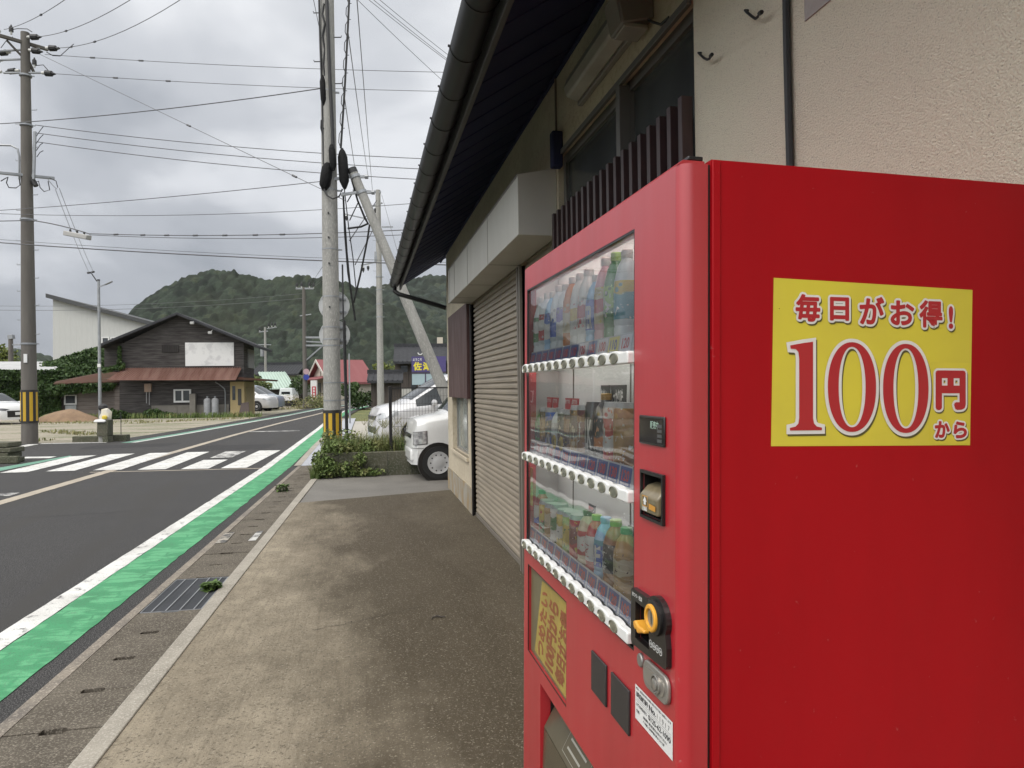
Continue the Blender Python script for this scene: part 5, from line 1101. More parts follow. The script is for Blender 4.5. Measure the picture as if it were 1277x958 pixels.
# --- dark wooden house
H = Fr('wooden_house', 235, 40, 1.9, 'dark weathered wooden house with rusty awning and a blank white sign board on its gable', 'house')
H.new(); H.poly([(149, 519.5), (149, 430), (224, 394), (304, 427), (304, 519.5)], 0, 3.2); wl = H.done('wall', darkb)
H.new(); H.poly([(126.5, 463), (126.5, 434), (149.3, 424), (149.3, 463)], .4, 3.0); H.done('side_bay', darkb)
def roofslab(Fx, p0, p1, th, a, b, name, m_, parent=None):
    q0, q1 = Fx.at(*p0), Fx.at(*p1); mb = MB(); mb.prism([q0, q1, (q1[0], q1[1]-th), (q0[0], q0[1]-th)], a, b, lambda u, v, w: (u, w, v)); return mb.build(name, m_, parent or Fx.root, bevel=.02)
roofslab(H, (127, 430.5), (224.2, 390.5), .16, -.55, 3.7, 'roof', M['rooftile']); roofslab(H, (223.8, 390.5), (326, 432.5), .16, -.55, 3.7, 'roof', M['rooftile'])
mb = MB(); P0, P1 = H.at(155, 459.2), H.at(301, 459.2); Q0, Q1 = H.at(133.5, 473.5, -1.0), H.at(294, 473.3, -1.0)
mb.hexa([(Q0[0], -1.0, Q0[1]-.04), (Q1[0], -1.0, Q1[1]-.04), (P1[0], 0, P1[1]-.04), (P0[0], 0, P0[1]-.04), (Q0[0], -1.0, Q0[1]), (Q1[0], -1.0, Q1[1]), (P1[0], 0, P1[1]), (P0[0], 0, P0[1])])
top = H.at(155, 459.2)[1]; a0 = H.at(155, 440.8)[1]
aw = mb.build('awning', rust, H.root)
mb = MB(); n = 46
for i in range(n):
    u = (i+.5)/n; mb.bar((Q0[0]+(Q1[0]-Q0[0])*u, -1.0, Q0[1]+.012), (P0[0]+(P1[0]-P0[0])*u, -.01, P0[1]+.012), .03, .025)
mb.build('standing_seam', rust, aw)
H.new(); H.rect(231.5, 291.8, 427.3, 456.8, -.07, -.005); H.done('sign_board', mat('weathered_white_board', (.62, .62, .61), .6, c2=(.50, .50, .50), scale=2.2, lo=.5, hi=.62), bevel=.01)
H.new(); H.rect(202, 223, 430.5, 439.5, -.05, -.003); H.done('gable_window', boards('dark_slatted_window', (.02, .018, .017), (.03, .027, .025), .12, True))
H.new(); a, b = H.at(217, 502.2), H.at(238.6, 485.4); H.mb.plate(a[0], b[0], a[1], b[1], [(a[0]+.09, (a[0]+b[0])/2-.04, a[1]+.1, b[1]-.08), ((a[0]+b[0])/2+.04, b[0]-.09, a[1]+.1, b[1]-.08)], -.08, -.003, lambda u, v, w: (u, w, v)); wf = H.done('window', wframe)
H.new(); H.mb.box(a[0]+.09, b[0]-.09, -.05, -.045, a[1]+.1, b[1]-.08); H.done('pane', glass, wf)
H.new(); H.rect(189.5, 285.5, 504.3, 520, -.06, -.004); H.rect(219, 221, 506, 519.5, -.10, -.061); H.done('footing', blockw)
H.new(); H.rect(238.5, 245.5, 491, 520, -.34, -.065); H.done('concrete_pillar', blockw, bevel=.02)
H.new(); H.rect(181.5, 189.8, 478.5, 489, -.22, -.02); mbx = H.done('meter_box', mat('rusty_meter_box', (.24, .19, .155), .6, c2=(.33, .22, .15), scale=6), bevel=.01)
H.new(); p = H.at(183.5, 489); q = H.at(183.5, 503); H.mb.tube([(p[0], -.1, p[1]), (q[0], -.1, q[1])], .025, 6); p = H.at(187, 489); q = H.at(187, 505); H.mb.tube([(p[0], -.1, p[1]), (q[0], -.1, q[1])], .025, 6); H.done('conduit', flat('grey_conduit', (.3, .3, .3)), mbx)
H.new(); pts = [H.at(*p) for p in ((269, 476.5), (274, 479.5), (280.5, 485), (281.5, 490), (281.5, 515))]; H.mb.tube([(u, -.12, v) for u, v in pts], .035, 6); H.done('vent_pipe', flat('grey_pipe', (.22, .23, .23)))
for px, py in ((243.5, 404), (265.5, 416)):
    H.new(); p = H.at(px, py); H.mb.box(p[0]-.1, p[0]+.1, -.75, -.6, p[1]-.08, p[1]+.06); H.mb.bar((p[0], -.6, p[1]), (p[0]+.1, -.45, p[1]+.2), .04); H.done('eave_lamp', flat('lamp_grey', (.40, .40, .39)), bevel=.02)
# yellow corner with door and window, porch roof, upper side window
H.new(); H.rect(287.5, 304.4, 476, 520, -.02, 3.22); o = H.done('yellow_bay', cream)
H.new(); H.rect(290, 293.5, 481.5, 499, -.05, -.021); H.done('window', glass, o); H.new(); H.rect(297, 301, 485, 505.5, -.05, -.021); H.done('door', flat('dark_door', (.05, .045, .04)), o)
xr = H.at(304.4, 480)[0]
mb = MB(); p = H.at(304.4, 473)[1]; mb.hexa([(xr-.45, -.6, p-.02), (xr+1.35, -.6, p-.12), (xr+1.35, 3.4, p-.12), (xr-.45, 3.4, p-.02), (xr-.45, -.6, p+.14), (xr+1.35, -.6, p-.02), (xr+1.35, 3.4, p-.02), (xr-.45, 3.4, p+.14)]); mb.build('porch_roof', rustd, H.root)
mb = MB(); mb.box(xr+.003, xr+.06, 1.1, 2.9, H.at(304, 458)[1], H.at(304, 434)[1]); mb.build('side_window', mat('grey_side_screen', (.26, .27, .26), .6, c2=(.2, .2, .2), scale=3, stretch=(1, 6, 1)), H.root)
mb = MB(); mb.box(xr+.003, xr+.05, .3, 2.6, .02, H.at(304, 478)[1]-.2); mb.build('side_entrance', mat('dull_yellow_screen', (.30, .24, .12), .8), H.root)  # yellow a step darker than the bay plaster
for px, lab_ in ((258.7, 'left of two grey gas cylinders against the wooden house wall'), (268.4, 'right of two grey gas cylinders against the wooden house wall')):
    u = H.at(px, 519, -.45)[0]; w0 = H.o+H.x_*u+H.n*-.45; g = empty('gas_cylinder', w0); tag(g, lab_, 'gas cylinder', 'gas cylinders by the wooden house')
    m = MB(); m.lathe([(.16, 0), (.18, .03), (.19, .08), (.19, .92), (.17, 1.0), (.08, 1.06), (.06, 1.07)], 16); m.build('tank', mat('gas_grey', (.30, .31, .32), .45, c2=(.22, .22, .22), scale=4), g); m = MB(); m.cyl((0, 0, 1.07), (0, 0, 1.16), .035, .035, 8); m.bar((-.05, 0, 1.15), (.05, 0, 1.15), .04); m.build('valve', M['galv'], g)
for px, lab_, s_ in ((303, 'brown board leaning by the yellow corner of the wooden house', .35),):
    u = H.at(px, 515, -.3)[0]; w0 = H.o+H.x_*u+H.n*-.3; m = MB(); m.hexa([(-.25, 0, 0), (.35, 0, 0), (.35, .06, 0), (-.25, .06, 0), (-.12, .2, .75), (.28, .2, .8), (.28, .26, .8), (-.12, .26, .75)]); tag(m.build('leaning_board', flat('brown_board', (.07, .045, .035)), loc=w0), lab_, 'board')
# --- lean-to wing with ivy
Wn = Fr('lean_to_shed', 110, 40.6, 1.9, 'low boarded lean-to with rusty sloping roof and hanging ivy, left of the wooden house', 'shed')
Wn.new(); Wn.poly([(92, 521), (92, 478), (146, 470), (146, 521)], 0, 2.5); Wn.done('wall', greyb)
Wn.new(); Wn.poly([(66, 521), (66, 480), (92, 477), (92, 521)], .02, 2.5); Wn.done('ivy_wall', boards('dark_grey_board', (.06, .055, .05), (.08, .07, .06)))  # darker boards than the rest of the lean-to
mb = MB(); pts = [Wn.at(66, 478.6, -.5), Wn.at(150, 475.5, -.5), Wn.at(152, 459.5, 1.8), Wn.at(70, 475.5, 1.8)]
mb.hexa([(pts[0][0], -.5, pts[0][1]-.06), (pts[1][0], -.5, pts[1][1]-.06), (pts[2][0], 1.8, pts[2][1]-.06), (pts[3][0], 1.8, pts[3][1]-.06), (pts[0][0], -.5, pts[0][1]), (pts[1][0], -.5, pts[1][1]), (pts[2][0], 1.8, pts[2][1]), (pts[3][0], 1.8, pts[3][1])]); mb.build('roof', rustd, Wn.root)
Wn.new(); a, b = Wn.at(80.5, 505), Wn.at(96, 492.5); Wn.mb.plate(a[0], b[0], a[1], b[1], [(a[0]+.08, b[0]-.08, a[1]+.08, b[1]-.05)], -.07, -.003, lambda u, v, w: (u, w, v)); wf = Wn.done('window', wframe); Wn.new(); Wn.mb.box(a[0]+.08, b[0]-.08, -.03, -.025, a[1]+.08, b[1]-.05); Wn.done('pane', glass, wf)
Wn.new(); Wn.rect(82, 95.5, 505.6, 515.5, -.06, -.003); Wn.done('panel', mat('pale_panel', (.36, .38, .38), .6), bevel=.005)
Wn.new(); Wn.rect(178, 181.5, 479, 520, -.3, -.02) if False else Wn.rect(145.9, 181, 480.5, 520, -.32, 0); Wn.done('boarded_front', greyb)
# --- ivy covered store with a white roof, left
Iv = Fr('ivy_store', 40, 44, 4, 'long low store under a pale sheet roof, its front wholly grown over with ivy', 'shed')
Iv.new(); Iv.poly([(-60, 523), (-60, 463), (70, 463), (70, 523)], 0, 5); Iv.done('wall', boards('store_board', (.05, .045, .04), (.07, .065, .06)))
mb = MB(); p = [Iv.at(-62, 463.5, -.4), Iv.at(66, 463.5, -.4), Iv.at(80, 451, 5.5), Iv.at(-50, 451, 5.5)]; mb.hexa([(p[0][0], -.4, p[0][1]-.08), (p[1][0], -.4, p[1][1]-.08), (p[2][0], 5.5, p[2][1]-.08), (p[3][0], 5.5, p[3][1]-.08), (p[0][0], -.4, p[0][1]), (p[1][0], -.4, p[1][1]), (p[2][0], 5.5, p[2][1]), (p[3][0], 5.5, p[3][1])]); mb.build('roof', mat('pale_sheet_roof', (.40, .40, .40), .7, c2=(.33, .33, .33), scale=1), Iv.root)
Rv = Fr('ivy_roof_shed', 100, 45, 1.9, 'shed roof buried under thick ivy between the pale store and the wooden house', 'shed')
mb = MB(); p = [Rv.at(60, 476, -1.5), Rv.at(128, 466, -1.5), Rv.at(130, 436, 4), Rv.at(45, 458, 4)]
mb.hexa([(p[0][0], -1.5, 0), (p[1][0], -1.5, 0), (p[2][0], 4, 0), (p[3][0], 4, 0), (p[0][0], -1.5, p[0][1]), (p[1][0], -1.5, p[1][1]), (p[2][0], 4, p[2][1]), (p[3][0], 4, p[3][1])]); mb.build('shed_body', boards('hidden_board', (.03, .035, .02), (.04, .045, .03)), Rv.root)
def ivy_over(name, label, quads, n, size=.26, depth=.28):
    mb = MB(); pts = []
    ws = [((Vector(q[1])-Vector(q[0])).cross(Vector(q[3])-Vector(q[0]))).length for q in quads]; tot = sum(ws)
    for q, w_ in zip(quads, ws):
        A, B, Cc, Dd = [Vector(k) for k in q]; nn = (B-A).cross(Dd-A).normalized()
        if nn.dot(EYE-A) < 0: nn = -nn
        for _ in range(int(n*w_/tot)):
            u, v = random.random(), random.random(); p = A.lerp(B, u).lerp(Dd.lerp(Cc, u), v); bmp = max(0, mnoise.noise(p*.9)+.35)*depth*1.6
            pts.append(p+nn*random.uniform(.0, 1)*(bmp+.06))
    mb.leaves(pts, size); return tag(mb.build(name, M['ivy']), label, 'ivy')
def FW_(Fx, px, py, ly): u, v = Fx.at(px, py, ly); return Fx.o+Fx.x_*u+Fx.n*ly+Vector((0, 0, v))
ivy_over('ivy', 'dense dark green ivy covering the whole front of the pale roofed store', [(FW_(Iv, -20, 523, -.02), FW_(Iv, 71, 523, -.02), FW_(Iv, 71, 462, -.02), FW_(Iv, -20, 462, -.02)), (FW_(Iv, -20, 472, -.4), FW_(Iv, 72, 478, -.4), FW_(Iv, 70, 462, -.4), FW_(Iv, -20, 462, -.4))], 9000, .22)
ivy_over('ivy', 'thick bright green ivy sloping up over the shed roof to the wooden house', [(FW_(Rv, 58, 478, -1.5), FW_(Rv, 130, 466, -1.5), FW_(Rv, 131, 435, 4), FW_(Rv, 46, 457, 4)), (FW_(Rv, 42, 500, -1.55), FW_(Rv, 75, 490, -1.55), FW_(Rv, 75, 470, -1.5), FW_(Rv, 42, 466, -1.0))], 9000, .24, .35)
ivy_over('ivy', 'fringe of ivy hanging below the rusty roof of the lean-to', [(FW_(Wn, 62, 491, -.3), FW_(Wn, 140, 486, -.3), FW_(Wn, 147, 477.5, -.5), FW_(Wn, 62, 479, -.5)), (FW_(Wn, 48, 521, -.1), FW_(Wn, 76, 521, -.1), FW_(Wn, 76, 480, -.1), FW_(Wn, 48, 480, -.1))], 3000, .18)
ivy_over('ivy', 'ivy strand climbing the corner between house and lean-to', [(FW_(H, 147, 462, -.1), FW_(H, 153, 462, -.1), FW_(H, 152, 432, -.1), FW_(H, 148, 432, -.1)), (FW_(H, 128, 466, -.6), FW_(H, 156, 460, -.3), FW_(H, 156, 456, -.1), FW_(H, 130, 462, -.1))], 700, .16, .1)
def grass_strip(name, label, segs, n, h, m_, kind='stuff', w_=.03):
    mb = MB(); pts = []
    for (a, b, wd) in segs:
        a, b = Vector(a), Vector(b); L = (b-a).length
        for _ in range(int(n*L)): p = a.lerp(b, random.random()); pts.append(p+Vector((random.uniform(-wd, wd), random.uniform(-wd, wd), 0)))
    mb.blades(pts, h, w_); o = mb.build(name, m_); return tag(o, None, None, None, kind)
def gp(px, d, z=0.0): p = D(px, 487, d); return (p.x, p.y, z)
grass_strip('tall_grass', '', [(gp(100, 39.2), gp(320, 38.8), .35), (gp(60, 37.5), gp(140, 39), .5), (gp(150, 39.2), gp(205, 39.2), .4)], 110, .30, M['weed'], w_=.05)
grass_strip('dry_grass', '', [(gp(40, 34), gp(180, 35), 1.0), (gp(60, 27), gp(120, 24.5), .4), (gp(160, 33), gp(300, 37), .6), (gp(340, 52), gp(400, 60), 1.5), (gp(40, 21.5), gp(62, 22), .3)], 45, .10, M['dry'], w_=.05)
mb = MB(); pts = []
for px, dd_, hh, rr in ((190, 39.2, .42, .6), (203, 39.3, .25, .7), (150, 39, .35, .6), (140, 38.5, .45, .4)):
    c = Vector(gp(px, dd_));
    for _ in range(350): v = Vector((random.gauss(0, 1), random.gauss(0, 1), random.gauss(0, 1))).normalized()*random.random()**.4; pts.append(c+Vector((v.x*rr, v.y*.4, abs(v.z)*hh*1.2+.05)))
mb.leaves(pts, .16); tag(mb.build('undergrowth', M['ivy']), kind='stuff')
# --- tall white building behind
Wt = Fr('white_hall', 130, 62, 5, 'tall plain white walled hall with a dark single pitch roof behind the ivy', 'building')
Wt.new(); Wt.poly([(66, 500), (66, 372.5), (205, 409), (205, 500)], 0, 12); Wt.done('wall', boards('white_vertical_siding', (.46, .465, .45), (.42, .425, .41), .45, True, .88))
roofslab(Wt, (60.5, 366.8), (209, 406.5), .36, -.5, 12.5, 'roof', flat('dark_roof_edge', (.045, .047, .048)))
for x0, x1 in ((127, 136.5), (138, 151)):
    Wt.new(); a, b = Wt.at(x0, 430), Wt.at(x1, 420.3); Wt.mb.plate(a[0], b[0], a[1], b[1], [(a[0]+.1, b[0]-.1, a[1]+.1, b[1]-.1)], -.08, -.003, lambda u, v, w: (u, w, v)); wf = Wt.done('window', wframe); Wt.new(); Wt.mb.box(a[0]+.1, b[0]-.1, -.04, -.03, a[1]+.1, b[1]-.1); Wt.done('pane', glass, wf)
# --- sand heap
sp0 = D(84, 487, 36.5); mb = MB(); n = 40; ring = []
prev = None; vs = []
K_ = 14
for k in range(K_+1):
    for i in range(n):
        a = 2*math.pi*i/n; r_ = k/K_; h_ = .62*(1-r_**1.5)+.12*mnoise.noise(Vector((math.cos(a)*r_*2, math.sin(a)*r_*2, 3)))*(1-r_); vs.append(((1.55+.25*math.sin(a*2+1))*r_*math.cos(a)*1.0, .95*r_*math.sin(a), max(h_, 0)-.01*(k == K_)))
mb.add(vs, [(k*n+i, k*n+(i+1) % n, k*n+n+(i+1) % n, k*n+n+i) for k in range(K_) for i in range(n)])
tag(mb.build('sand_heap', mat('orange_sand', (.26, .175, .105), .95, c2=(.19, .125, .08), scale=2, bump=(15, .05)), loc=(sp0.x, sp0.y, 0), rz=-yaw), 'heap of orange brown sand before the ivy covered wall', 'sand heap')
sp0 = D(66, 487, 37.2); mb = MB(); mb.add([(x*.55, y*.7, z*.72) for x, y, z in vs], [(k*n+i, k*n+(i+1) % n, k*n+n+(i+1) % n, k*n+n+i) for k in range(K_) for i in range(n)])
tag(mb.build('sand_heap', mat('weedy_sand', (.20, .16, .085), .95, c2=(.12, .13, .05), scale=2), loc=(sp0.x, sp0.y, 0), rz=-yaw), 'smaller weedy heap of earth left of the sand heap', 'sand heap')
# --- figure on a stone stub, kerb stones, rod
b = G(131, 551.5); sd0 = dep(b.x, b.y); bb = Vector((b.x, b.y, 0))
sb_ = empty('stone_stub', bb, -yaw); tag(sb_, 'mossy concrete stub with a notched foot at the lot corner', 'stone post')
m = MB(); w0 = .165; m.hexa([(-w0, -.15, .18), (w0, -.15, .18), (w0, .15, .18), (-w0, .15, .18), (-w0*.9, -.14, .60), (w0*1.05, -.14, .66), (w0*1.05, .14, .66), (-w0*.9, .14, .60)]); m.hexa([(.02, -.15, -.02), (w0+.01, -.15, -.02), (w0+.01, .15, -.02), (.02, .15, -.02), (-.02, -.15, .1795), (w0, -.15, .1795), (w0, .15, .1795), (-.02, .15, .1795)]); m.build('block', M['moss'], sb_, bevel=.02)
m = MB(); m.box(-.16, .015, -.06, .13, -.02, .178); m.build('pale_foot', M['pole'], sb_)
fg = empty('garden_figure', bb+Vector((0, 0, .62)), -yaw); tag(fg, 'small cloth wrapped figure with dark hair and a yellow patch, sitting on the stone stub', 'figure')
m = MB(); m.lathe([(.10, -.02), (.17, .02), (.18, .12), (.14, .24), (.09, .34), (.05, .38)], 14, lambda a, b_, z: (a+.02+z*.05, b_*.8, z)); m.v = [(x+.05*mnoise.noise(Vector((x, y, z))*9), y+.05*mnoise.noise(Vector((y, z, x))*9+Vector((3, 1, 7))), z+.04*mnoise.noise(Vector((z, x, y))*8)) for x, y, z in m.v]; m.build('robe', mat('cream_cloth', (.62, .57, .42), .9, c2=(.66, .63, .58), scale=8), fg)
m = MB(); m.lathe([(.03, .30), (.10, .34), (.13, .40), (.12, .47), (.06, .52), (.02, .53)], 14, lambda a, b_, z: (a-.06, b_+.02, z-.02)); m.build('hair', flat('dark_hair', (.02, .018, .018)), fg)
m = MB(); m.lathe([(.02, .0), (.075, .02), (.08, .09), (.03, .12)], 12, lambda a, b_, z: (a+.07, b_*.6-.13, z+.05)); m.build('yellow_patch', flat('yellow_cloth', (.62, .47, .05)), fg)
m = MB(); m.hexa([(-.25, -.2, -.03), (.12, -.2, -.03), (.12, .1, -.03), (-.25, .1, -.03), (-.2, -.17, .05), (.1, -.17, .06), (.1, .08, .06), (-.2, .08, .05)]); m.build('white_hem', M['white'], fg, bevel=.03)
def kerbstone(label, x0, x1, y0, y1, dd_):
    a = D(x0, 487, dd_); b_ = D(x1, 487, dd_); L = (b_-a).length; z1 = zat(a.x, a.y, y0); m = MB(); m.box(0, L, 0, .22, -.03, z1); o = m.build('kerb_stone', M['moss'], loc=(a.x, a.y, 0), bevel=.02, rz=-yaw); tag(o, label, 'kerb stone')
kerbstone('long dark kerb stone left of the concrete stub', 89, 123.5, 544.5, 551, sd0+.3); kerbstone('short dark kerb stone right of the concrete stub', 137, 157, 542.5, 551, sd0+.3)
b = G(151, 545); m = MB(); m.cyl((0, 0, 0), (0, 0, zat(b.x, b.y, 514)), .012, .012, 6); tag(m.build('iron_rod', M['cable'], loc=(b.x, b.y, 0)), 'thin iron rod stuck in the ground right of the concrete stub', 'rod')
b = G(5, 577); m = MB()
for k in range(4): m.box(-.7+.05*(k % 2), .28-.06*(k % 2), -.2, .25, .001+k*.11, .105+k*.11)
m.box(-.75, .5, -.3, -.21, 0, .16)
tag(m.build('stone_stack', M['moss'], loc=(b.x, b.y, 0), bevel=.02, rz=-yaw), 'dark stacked stones at the left edge beside the crosswalk', 'stone stack')
# ------------------------------------------------------------------ cars
def crom(xs, ts, x):
    for i in range(len(xs)-1):
        if x <= xs[i+1]: break
    p1, p2 = ts[i], ts[i+1]; p0 = ts[max(i-1, 0)]; p3 = ts[min(i+2, len(ts)-1)]; h = xs[i+1]-xs[i]; u = (x-xs[i])/h
    m1 = (p2-p0)/(xs[i+1]-xs[max(i-1, 0)])*h; m2 = (p3-p1)/(xs[min(i+2, len(xs)-1)]-xs[i])*h
    return (2*u**3-3*u**2+1)*p1+(u**3-2*u**2+u)*m1+(-2*u**3+3*u**2)*p2+(u**3-u**2)*m2
def lin(xs, ts, x):
    for i in range(len(xs)-1):
        if x <= xs[i+1]: u = (x-xs[i])/(xs[i+1]-xs[i]); return ts[i]*(1-u)+ts[i+1]*u
    return ts[-1]
paintS = flat('silver_car_paint', (.60, .595, .60), .25, .15, coat=.6); paintW = flat('white_car_paint', (.72, .72, .71), .25, coat=.6); paintB = flat('blue_grey_car_paint', (.22, .26, .33), .28, .2, coat=.5); paintK = flat('dark_grey_car_paint', (.10, .105, .115), .28, .2, coat=.5)
cglass = flat('car_glass', (.018, .022, .024), .05); lampg = flat('headlight_glass', (.42, .43, .44), .1, .2); tyre = M['rubber']; rimm = flat('wheel_silver', (.50, .50, .50), .4, .1)
def car(name, label, cat, loc, heading, st, W_, zb, wb, rw, paint, cabin, roofx, mirror=None, nose=None, group=None, detail=True, rimdisc=False):
    """st: list of (x, top z, shoulder z, half width shoulder, half width top), nose first (x falling)"""
    o = empty(name, loc, heading); tag(o, label, cat, group)
    st = sorted(st); xs = [s[0] for s in st]; N = 44; X = [xs[0]+(xs[-1]-xs[0])*i/(N-1) for i in range(N)]
    def sec(x):
        zt, zs, ws, wt = [lin(xs, [s[k] for s in st], x)*.45+crom(xs, [s[k] for s in st], x)*.55 for k in (1, 2, 3, 4)]
        zt = max(zt, zs+.005); wt = min(wt, ws)
        e = min((x-xs[0])/.22, (xs[-1]-x)/.22, 1); e = max(e, 0); k = .86+.14*math.sqrt(1-(1-e)**2)
        lower = [(ws*.90*k, zb), (ws*.985*k, zb+.12), (ws*1.0*k, zb+(zs-zb)*.45), (ws*1.0*k, zb+(zs-zb)*.8), (ws*.985*k, zs-.02), (ws*.97*k, zs)]
        upper = [(ws*.97+(wt-ws*.97)*q if True else 0, zs+(zt-.05-zs)*q) for q in (.5, 1.0)]
        upper = [(u*k, v) for u, v in upper]+[(wt*.93*k, zt-.015), (wt*.55*k, zt+.012), (0, zt+.02)]
        h = lower+upper; return h
    secs = [sec(x) for x in X]; n = len(secs[0]); m = MB(); vs = []
    for x, h in zip(X, secs): vs += [(x, y, z) for y, z in h]+[(x, -y, z) for y, z in h[-2::-1]]
    nn = 2*n-1; fs = []
    for k in range(N-1):
        for i in range(nn-1): fs.append((k*nn+i, k*nn+i+1, k*nn+nn+i+1, k*nn+nn+i))
        fs.append((k*nn+nn-1, k*nn, k*nn+nn, k*nn+nn+nn-1))
    fs += [tuple(range(nn)), tuple(range((N-1)*nn, N*nn))[::-1]]; m.add(vs, fs); body = m.build('body', paint, o, sharp=40)
    # side glass, windscreen, rear glass, lying a little proud of the shell
    def P(x, y, z, e=.008): return (x, y+(e if y > 0 else -e), z)
    def side_pt(x, q, sg):
        zt, zs, ws, wt = [lin(xs, [s[k] for s in st], x)*.45+crom(xs, [s[k] for s in st], x)*.55 for k in (1, 2, 3, 4)]
        y = ws*.97+(wt-ws*.97)*q; z = zs+(zt-.05-zs)*q; return (x, sg*(y+.006), z)
    for x0, x1 in cabin:
        for sg in (1, -1):
            m = MB(); K2 = 10; v2 = []
            for i in range(K2+1):
                x = x0+(x1-x0)*i/K2
                for q in (.06, .35, .65, .94): v2.append(side_pt(x, q, sg))
            m.add(v2, [(i*4+j, i*4+j+1, i*4+4+j+1, i*4+4+j) for i in range(K2) for j in range(3)]); m.build('side_window', cglass, o)
    for (x0, x1, nm) in roofx:
        m = MB(); v2 = []; K2 = 8
        for i in range(K2+1):
            x = x0+(x1-x0)*i/K2; h = sec(x); zt_ = h[-1][1]; wt_ = h[-3][0]
            for q in (-1, -.6, 0, .6, 1): v2.append((x+(.012 if nm == 'windscreen' else -.012), wt_*.97*q, (h[-1][1] if abs(q) < .1 else h[-2][1] if abs(q) < .7 else h[-3][1])+.008))
        m.add(v2, [(i*5+j, i*5+j+1, i*5+5+j+1, i*5+5+j) for i in range(K2) for j in range(4)]); m.build(nm, cglass, o)
    for x in wb:
        for sg in (1, -1):
            y1 = W_/2; m = MB(); m.cyl((x, sg*(y1-.17), rw*1.0), (x, sg*(y1+.008), rw*1.0), rw*1.17, rw*1.17, 28); m.build('wheel_arch', M['black'], o)
            w_ = empty('wheel', (x, sg*(y1-.10), rw), 0, o)
            m = MB(); m.lathe([(rw*.62, .11*sg), (rw*.93, .113*sg), (rw, .08*sg), (rw, -.09*sg), (rw*.6, -.1*sg)], 28, lambda a, b_, z: (a, z, b_)); m.build('tyre', tyre, w_)
            m = MB(); m.lathe([(rw*.66, .10*sg), (rw*.63, .118*sg), (rw*.57, .113*sg), (rw*.34, .111*sg), (rw*.28, .117*sg), (rw*.1, .120*sg), (.005, .120*sg)] if rimdisc else [(rw*.66, .10*sg), (rw*.63, .118*sg), (rw*.57, .09*sg), (rw*.30, .075*sg), (rw*.26, .11*sg), (rw*.1, .118*sg), (.005, .118*sg)], 24, lambda a, b_, z: (a, z, b_))
            m.build('rim', rimm, w_); m = MB()
            ns = 10
            for i in range(ns):
                a = 2*math.pi*i/ns; m.bar((rw*.2*math.cos(a), .098*sg, rw*.2*math.sin(a)), (rw*.58*math.cos(a), .104*sg, rw*.58*math.sin(a)), rw*.085, .012, (0, 1, 0)) if not rimdisc else m.cyl((rw*.46*math.cos(a), .09*sg, rw*.46*math.sin(a)), (rw*.46*math.cos(a), .1145*sg, rw*.46*math.sin(a)), rw*.045, rw*.045, 8)
            m.build('spoke' if not rimdisc else 'rim_hole', rimm if not rimdisc else M['black'], w_)
    if mirror:
        x, z = mirror
        for sg in (1, -1):
            m = MB(); m.lathe([(.02, -.09), (.08, -.07), (.11, 0), (.08, .07), (.02, .09)], 10, lambda a, b_, zz: (x+b_*.7, sg*(W_/2+.08)+zz*1.2*sg, z+a*.85)); m.build('mirror', paint, o); m = MB(); m.bar((x, sg*(W_/2-.08), z-.06), (x, sg*(W_/2+.06), z-.03), .05); m.build('mirror_arm', M['black'], o)
    return o, sec
def patch(o, sec, name, x0, x1, z0, z1, m_, e=.008, slant=0.0, n=7):
    """a thin panel lying on the car's flank between x0..x1 and z0..z1, on both sides"""
    for sg in (1, -1):
        vs = []
        for i in range(n+1):
            x = x0+(x1-x0)*i/n; h = sec(x)
            for j in range(4):
                z = z0+(z1-z0)*j/3+slant*i/n; y = h[0][0]
                for k in range(len(h)-1):
                    if h[k][1] <= z <= h[k+1][1]: q = (z-h[k][1])/max(1e-6, h[k+1][1]-h[k][1]); y = h[k][0]+(h[k+1][0]-h[k][0])*q; break
                else:
                    if z > h[-1][1]: y = h[-3][0]; z = h[-1][1]
                vs.append((x+e*.7, sg*(y+e), z))
        m = MB(); m.add(vs, [(i*4+j, i*4+j+1, i*4+4+j+1, i*4+4+j) for i in range(n) for j in range(3)]); m.build(name, m_, o)
# minivan: nose to the left (heading -X), a little towards us
minivan = [(2.33, .74, .60, .66, .56), (2.22, .98, .74, .80, .66), (1.98, 1.05, .90, .855, .72), (1.62, 1.12, .98, .865, .74), (1.50, 1.18, 1.0, .865, .72), (.58, 1.73, 1.05, .865, .62), (.15, 1.84, 1.07, .865, .61), (-1.2, 1.88, 1.08, .865, .61), (-2.1, 1.80, 1.08, .85, .60), (-2.28, 1.30, 1.04, .82, .62), (-2.36, .95, .75, .78, .6)]
a = D(470, 545, 17.3); hd = R(180+11)
loc = Vector((a.x, a.y, -.01))-Vector((math.cos(hd), math.sin(hd), 0))*2.33-Vector((-math.sin(hd), math.cos(hd), 0))*0.55
o, sec = car('silver_minivan', 'silver minivan parked nose to the left behind the black mesh fence', 'minivan', loc, hd, minivan, 1.73, .22, (1.42, -1.43), .335, paintS, [(-2.05, -1.0), (-.92, .12), (.18, 1.40)], [(.56, 1.48, 'windscreen'), (-2.3, -2.12, 'rear_window')], (.98, 1.10))
patch(o, sec, 'headlight', 2.30, 1.86, .72, .86, lampg, slant=.10)
m = MB(); m.box(2.22, 2.345, -.42, .42, .70, .80); m.box(2.2, 2.335, -.5, .5, .36, .52); m.build('grille', flat('grille_dark', (.05, .05, .055), .3), o, bevel=.01)
m = MB()
for sg in (1, -1): m.box(2.08, 2.24, sg*.66-.05, sg*.66+.05, .36, .54)
m.build('bumper_vent', M['black'], o, bevel=.02)
m = MB(); m.box(2.335, 2.352, -.165, .165, .53, .69); m.build('number_plate', M['white'], o)
